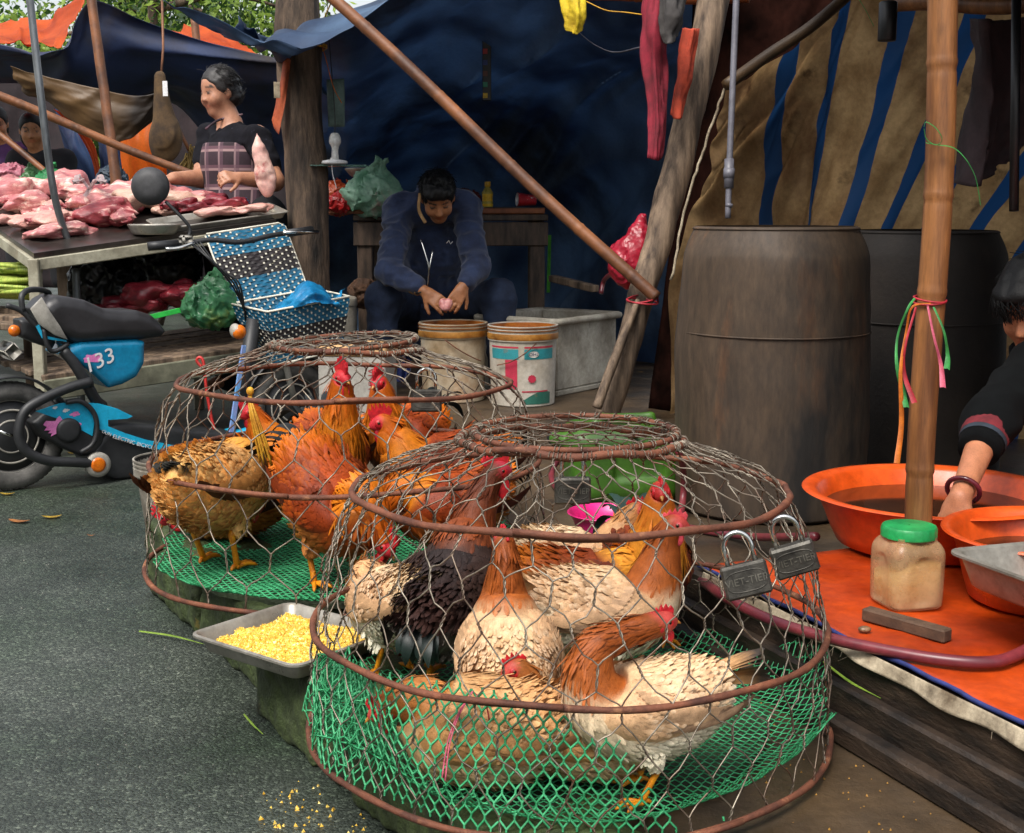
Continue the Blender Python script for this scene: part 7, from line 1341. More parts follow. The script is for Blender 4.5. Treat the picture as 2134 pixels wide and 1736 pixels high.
for s_, tx in ((-1, 158), (1, 214)):
    pts = [c_ + A([s_ * .004, 0, .125]), c_ + A([s_ * .05, 0, .19]), at(tx, 384, t=3.62), at(tx + s_ * 4, 376, t=3.62), at(tx + s_ * -3, 378, t=3.60), c_ + A([s_ * .03, -.01, .17]), c_ + A([0, -.01, .125])]; gb(ribbon(spline(pts, 26), A([0.2, 1, .1]), .011, .2), 'handle', M_CLEAR, th, origin=c_)
tag(gb(ribbon(spline([at(395, 437, t=3.9), at(430, 432, t=3.9), at(455, 428, t=3.9)], 8), A([0, .5, 1]), [.008] * 4 + [.02] * 4, .05), 'knife', M_STEEL), 'knife lying behind the lean meat on the table', 'knife')
c_ = at(480, 428, t=3.95); tag(gb(thick(wrinkle(bicubic([[c_ + A([x, y * .6, .03 * math.sin(x * 30 + y * 12)]) for x in (-.09, -.03, .03, .09)] for y in (-.1, 0, .1)], 20, 20), .012, [(R(40), 6, 1.)], 5), .001), 'blue_plastic_scrap', M_BAGB, origin=c_), 'crumpled blue plastic sheet beside the plaid apron on the table', 'plastic')
c_ = at(260, 395, t=4.3); th = thing('scale', 'flat grey market scale with a white label behind the mirror', 'scale', c_); gb(box(c_, (.30, .22, .05), .008), 'body', M_GREYP, th, origin=c_, smooth=False); gb(box(c_ + A([-.07, -.112, 0]), (.07, .004, .04), .001), 'label_plate', M_WHITED, th, origin=c_, smooth=False)
# under the table
for i, (lab, px, py, w_, kd, mi, rz) in enumerate((('dark red meat on the lower shelf under the table', 330, 622, .34, 'roll', 3, .1), ('dark red ribs on the lower shelf beside the green bag', 295, 630, .26, 'lump', 3, .4), ('dark meat heap on the lower shelf by the basket', 370, 612, .26, 'lump', 3, 1.), ('long strip of dark meat at the shelf front', 260, 640, .26, 'slab', 3, .0))):
    meat(lab, px, py, w_, kd, mi, i + 1, rz, 1., group='meat on the lower shelf', where=at(px, py, t=3.75))
M_GBAG = mat('green_plastic_bag', '5a9a68', '34684a', rough=.3, ns=9, trans=.45, bump=.5, bs=20, bd=.008, spots=('8a8a3c', 5, .55, .7))
def bag(name, lab, c_, r, m, seed, hgt=1., neck=True, ck=1.):
    th = thing(name, lab, 'bag', c_); V_ = Vox(A(c_) - r * 1.7, A(c_) + A([r * 1.7, r * 1.7, r * 2.6 * hgt + .05]), r / 16); V_.ell(A(c_) + A([0, 0, r * .75 * hgt]), (r, r * .85, r * .8 * hgt), None, .02)
    if neck: V_.cap(A(c_) + A([r * .1, 0, r * 1.2 * hgt]), A(c_) + A([r * .3, 0, r * 2.0 * hgt]), r * .5, r * .18, r * .5)
    def cr(p):
        q = (p - A(c_)) / r; q = q + .5 * np.stack([vnoise(q * 1.6, seed + 7), vnoise(q * 1.6, seed + 8), vnoise(q * 1.6, seed + 9)], 1); return r * ck * (.34 * np.abs(vnoise(q * A([2.2, 2.2, 1.3]), seed)) + .22 * np.abs(vnoise(q * 4.5, seed + 3)) + .10 * np.abs(vnoise(q * 9, seed + 4)) - .20)
    V_.add(cr); gb(V_.mesh(), 'pouch', m, th, origin=c_); return th
bag('green_bag', 'green plastic bag of meat on the lower shelf beside the basket', at(440, 682, t=3.60), .115, M_GBAG, 4)
bag('black_bag', 'black plastic rubbish bag under the meat table', at(225, 655, t=3.9), .17, mat('black_bag_plastic', '14181a', '0b0d0e', rough=.3, ns=8, bump=.5, bs=20, bd=.008), 6); bag('black_bag', 'second dark bag deeper under the meat table', at(340, 610, t=4.2), .19, _M['black_bag_plastic'], 7)
tag(gb(beam(at(300, 664, t=3.55), at(405, 640, t=3.6), .004, .022, .001), 'green_strap', mat('bright_green_plastic', '2fc04a', '1f9a38', rough=.4, ns=20), smooth=False), 'bright green plastic strip lying along the lower shelf', 'strap')
# bundles of green stalks at the far left
M_STALK = mat('yellow_green_stalk', 'b8c05a', '7a9a3a', rough=.5, ns=14, st=(8, 1, 1)); 
for b_, (y0, lab) in enumerate(((560, 'top bundle of pale green vegetable stalks left of the table leg'), (585, 'middle bundle of pale green vegetable stalks left of the table leg'), (612, 'bottom bundle of pale green vegetable stalks left of the table leg'))):
    o_ = at(20, y0, t=3.8); th = thing('stalk_bundle', lab, 'vegetables', o_, group='bundles of stalks'); rs = np.random.default_rng(b_)
    for k in range(22): p0 = at(-110 + rs.uniform(-8, 8), y0 + rs.normal(0, 6), t=3.85 + rs.normal(0, .05)); p1 = at(72 + rs.uniform(-8, 14), y0 + rs.normal(0, 6), t=3.72 + rs.normal(0, .04)); gb(tube(spline([p0, (p0 + p1) / 2 + A([0, 0, rs.normal(0, .01)]), p1], 8), rs.uniform(.007, .011), 6), 'stalk', M_STALK, th, origin=o_)
c_ = at(15, 690, t=3.85); th = thing('plank_bench', 'low grey plank bench under the green stalks', 'bench', A([c_[0], c_[1], -.13]))
for k in range(3): gb(beam(at(-160, 640 + k * 14, t=4.1 - k * .12), at(80, 650 + k * 16, t=3.75 - k * .1), .12, .03, .004), 'plank', M_GREYWOOD, th, smooth=False, origin=A([c_[0], c_[1], -.13]))
for x in (-60, 60): p = at(x, 655, t=3.85); gb(beam(A([p[0], p[1], -.13]), p - A([0, 0, .015]), .05, .05, .004, up=(0, 1, 0)), 'leg', M_GREYWOOD, th, smooth=False, origin=A([c_[0], c_[1], -.13]))

# ================================================================ wooden work table behind the seated man
M_TWOOD = mat('grimy_table_wood', '5c4a3c', '2e241c', rough=.6, ns=5, st=(5, 1, 1), bump=.4, bs=25, spots=('16110d', 4, .55, .75)); W0, W1 = at(735, 470, t=4.62), at(1142, 462, t=4.62); zt = .86; W0[2] = W1[2] = zt; o_ = A([(W0 + W1)[0] / 2, (W0 + W1)[1] / 2, 0]); wt = thing('work_table', 'heavy grimy wooden table behind the seated man', 'table', o_); wd = nrm(W1 - W0); wn = A([-wd[1], wd[0], 0])
for k in range(4): gb(beam(W0 + wn * (.09 + k * .172), W1 + wn * (.09 + k * .172), .168, .035, .005), 'top_plank', M_TWOOD, wt, smooth=False, origin=o_)
gb(beam(W0 + wn * .03 - A([0, 0, .09]), W1 + wn * .03 - A([0, 0, .09]), .035, .13, .005), 'apron_rail', M_TWOOD, wt, smooth=False, origin=o_)
for p in (W0 + wd * .06 + wn * .07, W1 - wd * .06 + wn * .07, W0 + wd * .06 + wn * .6, W1 - wd * .06 + wn * .6): gb(beam(A([p[0], p[1], 0]), p - A([0, 0, .02]), .085, .085, .006, up=(0, 1, 0)), 'leg', M_TWOOD, wt, smooth=False, origin=o_)
gb(beam(W0 + wd * .06 + wn * .07 - A([0, 0, .55]), W1 - wd * .06 + wn * .07 - A([0, 0, .55]), .05, .09, .005), 'stretcher', M_TWOOD, wt, smooth=False, origin=o_)
zt2 = zt + .019
def ont(px, d=.1): p = at(px, 440, t=4.62 + d / TS); p[2] = zt2; return p
tb_ = ont(1060, .16); tag(gb(box(tb_ + A([0, 0, .018]), (.40, .24, .035), .006), 'chopping_board', mat('orange_board', '9a5a34', '6a3a20', rough=.6, ns=9), smooth=False, origin=tb_), 'brown chopping board on the wooden table behind the man', 'board')
p = tb_ + A([.03, -.02, .036]); th = thing('cooking_tray', 'dark tray on the chopping board right of the man', 'tray', p); tray(th, p + A([0, 0, .03]), np.eye(3), .17, .10, .028, .012, mat('dark_tray', '3a342e', '201c18', rough=.4, metal=.4, ns=8), r=.02)
p = ont(730, .12); tag(gb(box(p + A([0, 0, .012]), (.36, .3, .022), .006), 'chopping_board', _M['orange_board'], smooth=False, origin=p), 'tan board under the plastic bags left of the man', 'board')
bt = tb_ + A([-.12, .0, .036]); th = thing('yellow_bottle', 'small drink bottle with yellow label and yellow cap on the wooden table', 'bottle', bt)
gb(lathe(spline([(.026, 0), (.03, .004), (.03, .03), (.027, .05), (.03, .07), (.03, .085), (.014, .112), (.0125, .118)], 30), 24, bt), 'bottle', mat('pale_bottle', 'c8b860', 'a89a40', rough=.2, ns=10, trans=.3), th, origin=bt); gb(lathe([(.0305, .008), (.031, .01), (.0285, .05), (.031, .074), (.0305, .078)], 24, bt, capb=False), 'label_wrap', mat('yellow_label', 'e8c020', 'c89a10', rough=.4, ns=25), th, origin=bt); gb(lathe([(.017, .115), (.0175, .118), (.0175, .14), (.015, .143)], 20, bt, capt=True), 'cap', mat('yellow_cap', 'e0b41c', 'c09010', rough=.4, ns=10), th, origin=bt)
cp_ = tb_ + A([.10, .01, .075]); th = thing('paper_cup', 'red and white paper cup lying on its side on the dark tray', 'cup', cp_); v_, f_ = lathe([(.026, 0), (.027, .001), (.038, .105), (.040, .107), (.038, .108), (.036, .105), (.025, .004), (.001, .004)], 28); Bc = basis(A([-1, -.25, .05])); X = np.c_[v_[:, 2], v_[:, 0], v_[:, 1]] @ Bc + cp_ + A([.05, 0, 0]); gb((X, f_), 'cup', mat('red_cup', 'c02a34', '9a1a26', rough=.4, ns=8, spots=('d8d4d0', 20, .6, .64)), th, origin=cp_)
v_, f_ = lathe([(.0395, .106), (.036, .1085), (.0355, .104), (.026, .01), (.001, .009)], 28, capb=False); X = np.c_[v_[:, 2], v_[:, 0] * .995, v_[:, 1] * .995] @ Bc + cp_ + A([.05, 0, 0]); gb((X, f_), 'inside', M_WHITED, th, origin=cp_)
M_MBAG = mat('mint_plastic_bag', 'b4d8c0', '84b89a', rough=.3, ns=7, trans=.4, bump=.5, bs=18, bd=.008, spots=('c87a7a', 4, .58, .72))
bag('mint_bag', 'pale green and pink plastic bag on the table left of the man', ont(775, .0), .155, M_MBAG, 9, .9); bag('red_bag', 'red plastic bag at the left end of the wooden table', ont(708, .0), .085, mat('red_plastic_bag', 'c02a2a', '8a1818', rough=.3, ns=8, trans=.3, bump=.5, bs=20, bd=.006), 10, .9, False); bag('orange_bag', 'orange-pink plastic bag behind the trunk post on the table', ont(705, .25), .12, mat('orange_plastic_bag', 'e07040', 'b84a26', rough=.3, ns=8, trans=.35), 11, 1., False)
p = ont(965, .35); bag('maroon_bag', 'dark red cloth bundle behind the man on the table', p, .10, mat('maroon_cloth', '5a1c1e', '3a1012', rough=.8, ns=9), 12, .9, False)
p = ont(800, .42); tag(gb(thick(wrinkle(bicubic([[p + A([x, y, .05 + .07 * (1 - (x / .4) ** 2) * (1 - (y / .2) ** 2)]) for x in (-.36, -.12, .12, .36)] for y in (-.16, 0, .16)], 24, 24), .02, [(R(40), 6, 1.)], 5), .002), 'brown_cloth', mat('rust_cloth', '6a2c1a', '401a10', rough=.85, ns=9), origin=p), 'rust brown cloth heaped at the back of the wooden table', 'cloth')
p = at(757, 352, t=4.75); th = thing('steel_bowl', 'wide steel bowl on a wire stand behind the bags', 'bowl', p); gb(lathe(spline([(.05, -.045), (.07, -.042), (.10, -.01), (.105, .0), (.10, .0), (.066, -.036), (.01, -.038)], 30), 36, p), 'bowl', M_STEEL, th, origin=p)
for a_ in (0, 2.1, 4.2): gb(tube([p + A([.08 * math.cos(a_), .08 * math.sin(a_), -.03]), A([p[0] + .1 * math.cos(a_), p[1] + .1 * math.sin(a_), zt2])], .004, 6), 'stand_leg', M_BLACKP, th, origin=p)
# bulb, tag sheet, glass shelf hanging by the post
p = at(698, 300, t=3.82); th = thing('light_bulb', 'white energy-saving bulb hanging on a cord beside the trunk post', 'lamp', p); gb(lathe(spline([(.006, .05), (.018, .045), (.026, .025), (.027, .005), (.018, -.012), (.014, -.03), (.016, -.055), (.016, -.075)], 40), 24, p, capb=True, capt=True), 'bulb', mat('white_glass', 'd0d0cc', 'b0b0aa', rough=.25, ns=10), th, origin=p); gb(tube(spline([p + A([0, 0, .05]), at(697, 230, t=3.82), at(684, 60, t=3.82), at(680, -60, t=3.82)], 20), .0022, 5), 'cord', M_BLACKP, th, origin=p); gb(tube(spline([p + A([-.012, -.01, -.02]), p + A([-.014, -.015, -.12]), p + A([.004, -.01, -.20])], 12), .002, 5), 'wire', M_WHITED, th, origin=p)
p = at(697, 338, t=3.84); th = thing('shelf_dish', 'small white dish on a glass shelf fixed to the trunk post', 'dish', p); gb(lathe([(.05, -.01), (.06, -.006), (.056, .006), (.02, .012), (.018, .02)], 28, p, capt=True), 'dish', M_WHITED, th, origin=p); gb(box(p + A([.02, .02, -.016]), (.26, .10, .006), .002), 'glass_shelf', mat('green_glass', '6a8a80', '4a6a60', rough=.1, ns=5, alpha=.6), th, origin=p, smooth=False)
Pq = bicubic(T([(680, 166, 3.95), (698, 165, 3.95), (717, 164, 3.96)], [(682, 215, 3.95), (700, 214, 3.94), (718, 212, 3.96)], [(684, 264, 3.95), (702, 265, 3.96), (718, 264, 3.95)]), 12, 8); tag(gb(thick(Pq, .001), 'paper_sheet', mat('grey_green_card', '6a8078', '566a64', rough=.7, ns=7)), 'grey-green card hanging beside the trunk post', 'card')
# hanging cloth strips on the left of the trunk post
Pq = bicubic(T([(592, 120, 3.8), (600, 122, 3.78), (606, 125, 3.8)], [(580, 200, 3.82), (588, 205, 3.8), (596, 206, 3.8)], [(566, 250, 3.82), (572, 270, 3.82), (580, 280, 3.8)]), 20, 8); tag(gb(thick(wrinkle(Pq, .008, [(R(85), 4, 1.)], 6), .002), 'orange_strip', mat('orange_cloth', 'a8502a', '7a341a', rough=.8, ns=12)), 'orange cloth strip hanging on the left of the trunk post', 'cloth')
p = at(577, 188, t=3.74); tag(gb(box(p, (.028, .004, .07), .001), 'paper_tag', M_CANVAS, smooth=False), 'small yellowed paper tag pinned on the left of the trunk post', 'tag')
# ladder-like strip with coloured stickers, cord
p = at(1014, 135, t=4.3); th = thing('sticker_strip', 'dark hanging strip with small coloured stickers in front of the blue tarpaulin', 'strip', p); gb(box(p, (.045, .012, .36), .004), 'strip', M_BLACKP, th, origin=p, smooth=False)
for k, cl in enumerate(('d8b020', '2a8a6a', '6a3a2c', '2a3a7a', 'b03030')): gb(box(p + A([-.008, -.008, -.155 + k * .055]), (.024, .004, .026), .001), 'sticker', mat('sticker_%d' % k, cl, None, rough=.5, ns=30), th, origin=p, smooth=False)
gb(tube([p + A([0, 0, .18]), at(1017, -60, t=4.3)], .0025, 5), 'cord', M_BLACKP, th, origin=p)
def cloth(name, lab, cat, rows, m, amp=.012, seed=3, nu=40, nv=20, dirs=((R(88), 6, 1.), (R(70), 9, .5))):
    Pq = wrinkle(bicubic(T(*rows), nu, nv), amp, list(dirs), seed); return tag(gb(thick(Pq, .002), name, m), lab, cat)
cloth('yellow_cloth', 'bright yellow cloth hanging from the crossbar', 'cloth', [[(1168, -20, 3.3), (1200, -20, 3.28), (1228, -20, 3.3)], [(1172, 25, 3.3), (1200, 30, 3.26), (1222, 28, 3.3)], [(1178, 60, 3.3), (1198, 72, 3.28), (1210, 60, 3.3)]], mat('yellow_cloth_m', 'd8c020', 'a88a10', rough=.8, ns=10, spots=('3a3a30', 9, .6, .7)))
cloth('red_shirt', 'long red and grey garment hanging from the crossbar by the leaning post', 'clothes', [[(1342, -30, 3.05), (1365, -30, 3.0), (1395, -30, 3.05), (1415, -30, 3.1)], [(1340, 60, 3.05), (1356, 60, 3.0), (1376, 70, 3.02), (1398, 60, 3.1)], [(1346, 140, 3.05), (1358, 140, 3.02), (1370, 140, 3.04), (1382, 110, 3.06)], [(1356, 240, 3.05), (1365, 240, 3.03), (1375, 240, 3.04), (1382, 200, 3.06)], [(1352, 330, 3.05), (1360, 333, 3.04), (1370, 333, 3.05), (1376, 300, 3.06)]], mat('red_cloth', '8c1c30', '5e101e', rough=.85, ns=10), .014, 8)
cloth('grey_shirt', 'grey cloth hanging over the red garment at the leaning post', 'clothes', [[(1378, -30, 2.99), (1405, -30, 2.97), (1432, -30, 3.0)], [(1376, 30, 2.99), (1402, 40, 2.97), (1424, 30, 3.0)], [(1384, 90, 3.0), (1396, 92, 2.98), (1404, 70, 3.0)]], mat('grey_cloth', '4a4644', '33302f', rough=.85, ns=10), .012, 9)
cloth('orange_rag', 'orange-red rag tucked behind the leaning post', 'cloth', [[(1422, 60, 3.12), (1440, 60, 3.1), (1455, 60, 3.12)], [(1412, 140, 3.12), (1425, 150, 3.1), (1440, 150, 3.12)], [(1402, 240, 3.12), (1410, 250, 3.1), (1420, 240, 3.12)]], mat('orange_red_cloth', 'b8452a', '7a2818', rough=.85, ns=10), .01, 12)
rafters('yellow_rope', 'yellow rope running along the crossbar above the blue tarpaulin', 'rope', [at(1222, 4, t=3.25), at(1262, 22, t=3.24), at(1300, 26, t=3.23), at(1345, 32, t=3.2)], M_YROPE, .0055, 1, 0)
rafters('grey_cable', 'thin grey cable sagging in front of the blue tarpaulin', 'cable', [at(1150, -40, t=3.6), at(1200, 60, t=3.6), at(1270, 108, t=3.5), at(1340, 98, t=3.3)], M_PVC, .0035, 1, 0)
bag('hanging_red_bag', 'red and pink plastic bag hanging behind the foot of the brown pole', at(1318, 600, t=3.3), .10, mat('pink_red_bag', 'c8344a', 'a01c30', rough=.3, ns=7, trans=.35, bump=.5, bs=20, bd=.006), 14, 1.35, True, .4)
bag('pink_sack', 'faded pink plastic sack behind the seated man\'s knee', at(1010, 690, t=4.75), .09, mat('faded_pink_bag', 'a85a6a', '7a3a48', rough=.4, ns=7), 15, 1., False)
bag('brown_sack', 'brown cloth sack behind the seated man\'s right knee', at(762, 640, t=4.55), .09, mat('brown_sack_cloth', '6a4a34', '402c1e', rough=.9, ns=9), 16, 1.1, False)
tag(gb(beam(at(1145, 490, t=4.95), at(1142, 610, t=4.95), .02, .006, .001, up=(0, 1, 0)), 'lime_strip', mat('lime_plastic', '5ad028', '3aa818', rough=.5, ns=20, trans=.4), smooth=False), 'bright lime green strip standing at the right leg of the wooden table', 'strip')
tag(gb(beam(at(1150, 580, t=4.5), at(1240, 602, t=4.3), .05, .035, .004), 'wood_offcut', M_GREYWOOD, smooth=False), 'short wooden offcut leaning behind the foam box', 'wood')
tag(gb(tube(spline([at(1252, 612, t=4.0), at(1258, 585, t=4.0), at(1272, 572, t=3.9), at(1290, 566, t=3.8)], 16), .011, 8), 'pink_hose', M_HOSE), 'short burgundy hose end rising behind the foam box', 'hose')
# ribbons on the bamboo post, green tie, hanging dark things at the right
bx_ = at(1937, 628, t=1.617)
tag(gb(tube(np.concatenate([loop_round(bx_ + A([0, .0, 0]), .030, 26, (.003, .004)), loop_round(bx_ + A([0, .0, .004]), .030, 26, (-.003, .004))]), .0022, 5), 'red_tie', M_REDSTR), 'red string tied round the bamboo post above the ribbons', 'string')
TR = 1.582
for nm, lab, m, pts in (('green_ribbon', 'green raffia ribbon hanging on the left of the bamboo post', M_GREENSTR, [(1905, 622), (1890, 645), (1870, 700), (1868, 760), (1882, 820), (1888, 850)]), ('orange_ribbon', 'long orange raffia ribbon hanging left of the bamboo post', M_ORSTR, [(1938, 632), (1900, 640), (1888, 690), (1876, 770), (1878, 880), (1868, 966)]), ('red_ribbon', 'red raffia ribbon hanging against the left side of the bamboo post', M_REDSTR, [(1908, 640), (1886, 720), (1884, 780), (1905, 840)]), ('red_ribbon', 'red and pink raffia ribbon hanging on the right of the bamboo post', M_PINKSTR, [(1932, 635), (1945, 700), (1960, 760), (1964, 808)]), ('green_ribbon', 'green raffia ribbon hanging on the right of the bamboo post', M_GREENSTR, [(1945, 640), (1966, 690), (1974, 740), (1972, 770)])):
    q = spline([at(x, y, t=TR - .01 * (k % 2)) for k, (x, y) in enumerate(pts)], 22); w_ = np.interp(np.linspace(0, 1, 22), [0, .5, .75, 1], [.0022, .0026, .005, .006]); tag(gb(ribbon(q, A([1, .2, 0]), w_, .5), nm, m, origin=q[0]), lab, 'ribbon', 'ribbons on the bamboo post')
gt = thing('green_tie', 'green plastic strap tied in a loop on the bamboo post', 'strap', at(1955, 310, t=1.565))
for pts in ([(1925, 265), (1930, 255), (1950, 268), (1962, 290), (1950, 302), (1930, 290), (1925, 268)], [(1928, 298), (1950, 302), (1985, 308), (2010, 330), (2030, 365), (2038, 400), (2042, 428)]): q = spline([at(x, y, t=1.56) for x, y in pts], 26); gb(ribbon(q, A([.4, .9, .2]), .0034, .3), 'strap', M_GREENSTR, gt, origin=at(1955, 310, t=1.565))
cloth('dark_jacket', 'dark brown jacket hanging at the right behind the bamboo post', 'clothes', [[(2010, 40, 2.3), (2060, 40, 2.2), (2120, 40, 2.3), (2170, 40, 2.3)], [(2028, 150, 2.3), (2065, 150, 2.2), (2110, 160, 2.28), (2170, 160, 2.3)], [(2022, 280, 2.3), (2060, 290, 2.22), (2095, 280, 2.28), (2150, 280, 2.3)], [(2000, 385, 2.3), (2035, 388, 2.25), (2070, 360, 2.28), (2100, 330, 2.3)]], mat('dark_brown_cloth', '3a2c2e', '221a1c', rough=.9, ns=10), .02, 15)
tag(gb(tube([at(2112, 440, t=2.1), at(2118, -60, t=2.1)], .012, 10), 'black_rod', M_BLACKP), 'black rod hanging at the far right above the bending person', 'rod')
tag(gb(lathe([(.024, 0), (.026, .003), (.026, .105), (.02, .11)], 24, at(1847, 86, t=2.4), capt=True), 'black_tube', M_BLACKP, origin=at(1847, 86, t=2.4)), 'short black cylinder hanging below the bamboo crossbar', 'tube')
rafters('green_string', 'thin green string hanging from the bamboo crossbar', 'string', [at(1790, 0, t=2.5), at(1805, 25, t=2.5), at(1820, 55, t=2.5)], M_GREENSTR, .003, 1, 0)

# ================================================================ background stalls on the left
cloth('navy_awning', 'big dark navy awning with a peak behind the woman in the apron', 'tarpaulin', [[(-160, 70, 5.4), (60, 100, 5.3), (135, 90, 5.2), (188, 0, 5.3), (340, 62, 5.4), (470, 100, 5.5), (640, 130, 5.6)], [(-160, 110, 5.5), (60, 125, 5.4), (140, 130, 5.3), (220, 100, 5.4), (350, 120, 5.5), (480, 150, 5.6), (640, 190, 5.7)], [(-160, 150, 5.6), (60, 160, 5.6), (150, 195, 5.6), (240, 215, 5.7), (350, 185, 5.8), (490, 230, 5.9), (640, 260, 6.0)], [(-160, 170, 5.9), (60, 175, 5.9), (150, 225, 5.9), (240, 270, 6.0), (345, 205, 6.1), (500, 330, 6.2), (640, 400, 6.3)]], M_NTARP, .04, 41, 70, 70, ((R(30), 5, 1.), (R(70), 8, .5)))
cloth('orange_awning', 'sunlit orange tarpaulin roof at the upper left', 'tarpaulin', [[(-200, 20, 6.4), (0, 45, 6.3), (60, 48, 6.2), (120, 30, 6.0), (188, -4, 5.6)], [(-200, 60, 5.9), (0, 75, 5.9), (60, 80, 5.85), (120, 75, 5.7), (160, 45, 5.5)], [(-200, 95, 5.5), (0, 92, 5.45), (60, 100, 5.4), (110, 108, 5.3), (128, 100, 5.25)]], M_OTARP, .03, 43, 40, 50)
cloth('orange_awning', 'small orange tarpaulin roof in the middle distance behind the woman', 'tarpaulin', [[(350, 66, 7.6), (420, 55, 7.5), (480, 70, 7.5)], [(390, 85, 7.3), (440, 85, 7.2), (500, 95, 7.2)], [(430, 105, 7.0), (480, 110, 7.0), (540, 120, 7.0)]], M_OTARP, .03, 44, 24, 24)
cloth('brown_awning', 'sagging brown old tarpaulin under the navy awning', 'tarpaulin', [[(20, 140, 5.2), (120, 165, 5.2), (200, 185, 5.2), (290, 200, 5.2), (350, 185, 5.2)], [(35, 165, 5.25), (125, 205, 5.22), (205, 240, 5.2), (285, 245, 5.22), (347, 200, 5.25)], [(50, 185, 5.3), (140, 240, 5.28), (212, 292, 5.25), (268, 286, 5.25), (345, 212, 5.3)]], M_BRTARP, .02, 45, 40, 50)
cloth('orange_screen', 'glowing orange tarpaulin screen lit from behind, left of the woman', 'tarpaulin', [[(205, 200, 8.2), (280, 190, 8.2), (380, 180, 8.2)], [(210, 300, 8.2), (290, 300, 8.1), (390, 300, 8.2)], [(225, 410, 8.2), (300, 420, 8.2), (390, 430, 8.2)]], tarp_mat('orange_screen_m', 'f0923a', 'e07a20', .75), .04, 46, 30, 30)
cloth('blue_curtain', 'blue plastic curtain hanging behind the seated vendor', 'curtain', [[(110, 200, 6.6), (140, 230, 6.6), (170, 260, 6.6)], [(130, 280, 6.6), (160, 300, 6.55), (190, 300, 6.6)], [(160, 350, 6.6), (185, 360, 6.55), (200, 350, 6.6)], [(175, 400, 6.6), (190, 405, 6.6), (205, 400, 6.6)]], tarp_mat('pale_blue_tarp', '4a6a9a', '2a3c66', .3), .03, 47, 30, 20)
cloth('blue_curtain', 'second blue plastic curtain right of the orange strip', 'curtain', [[(200, 280, 6.4), (225, 290, 6.4), (250, 300, 6.4)], [(208, 330, 6.4), (230, 335, 6.38), (252, 340, 6.4)], [(215, 405, 6.4), (240, 410, 6.4), (262, 405, 6.4)]], _M['pale_blue_tarp'], .02, 48, 24, 16)
cloth('orange_strip', 'narrow orange tarpaulin strip between the two blue curtains', 'tarpaulin', [[(112, 228, 6.3), (122, 232, 6.3), (135, 236, 6.3)], [(160, 275, 6.3), (175, 285, 6.3), (190, 290, 6.3)], [(190, 330, 6.3), (198, 335, 6.3), (206, 335, 6.3)], [(205, 400, 6.3), (210, 402, 6.3), (216, 402, 6.3)]], M_OTARP, .01, 49, 30, 10)
cloth('dark_backdrop', 'dark cloth wall at the back of the meat stall behind the woman', 'cloth', [[(330, 190, 6.6), (450, 190, 6.6), (560, 170, 6.6), (680, 170, 6.6)], [(345, 300, 6.6), (450, 310, 6.6), (560, 300, 6.6), (680, 300, 6.6)], [(350, 480, 6.6), (450, 480, 6.6), (560, 480, 6.6), (680, 480, 6.6)], [(350, 640, 6.6), (450, 640, 6.6), (560, 640, 6.6), (680, 640, 6.6)]], mat('dark_maroon_cloth', '2a2022', '161014', rough=.95, ns=4, trans=.05), .05, 50, 30, 40)
cloth('dark_backdrop', 'dark awning cloth behind the vendors at the far left', 'cloth', [[(-300, 150, 7.4), (-60, 150, 7.4), (60, 170, 7.4), (150, 200, 7.3)], [(-300, 280, 7.4), (-60, 280, 7.4), (60, 290, 7.4), (170, 300, 7.3)], [(-300, 430, 7.4), (-60, 430, 7.4), (60, 430, 7.4), (190, 430, 7.3)], [(-300, 600, 7.4), (-60, 600, 7.4), (60, 600, 7.4), (210, 600, 7.3)]], _M['dark_maroon_cloth'], .05, 51, 30, 40)
# hanging sack with rope and tag, broom-like bundle, post
p = at(348, 320, t=5.2); th = thing('hanging_sack', 'brown cloth sack hanging by a rope behind the woman', 'sack', p); V_ = Vox(p - A([.2, .16, .1]), p + A([.2, .16, .75]), .012); V_.ell(p + A([0, 0, .06]), (.10, .06, .13)); V_.cap(p + A([0, 0, .12]), p + A([-.02, 0, .46]), .075, .03, .05); V_.add(lambda q: .03 * np.abs(vnoise(q * A([14, 14, 2.5]), 5)) - .010); gb(V_.mesh(), 'sack', mat('sackcloth', '5a4428', '33261a', rough=.9, ns=9), th, origin=p); gb(tube([p + A([-.02, 0, .44]), at(340, 100, t=5.2), at(336, -60, t=5.2)], .008, 6), 'rope', M_OLDBAM, th, origin=p); gb(box(at(344, 185, t=5.1), (.03, .004, .09), .001), 'paper_tag', M_WHITED, th, origin=p, smooth=False)
pole('thin_post', 'thin dark post in the middle distance behind the woman', 'post', [at(425, 300, t=6.3), at(418, 180, t=6.3), at(405, 40, t=6.3)], .03, M_OLDBAM)
p = at(405, 372, t=5.4); th = thing('straw_broom', 'yellowish straw broom standing behind the woman\'s arm', 'broom', p); rs = np.random.default_rng(5); tag(gb(sticks(np.tile(p + A([0, 0, .16]), (90, 1)) + rs.normal(0, .02, (90, 3)), np.tile(p, (90, 1)) + rs.normal(0, .07, (90, 3)) * A([1, .6, .4]) - A([0, 0, .1]), .006, 4), 'straw', mat('straw', '8a7030', '5a4820', rough=.8, ns=9), th, origin=p), kind='stuff'); gb(tube([p + A([0, 0, .12]), p + A([-.14, 0, .42])], .012, 8), 'handle', M_OLDBAM, th, origin=p)
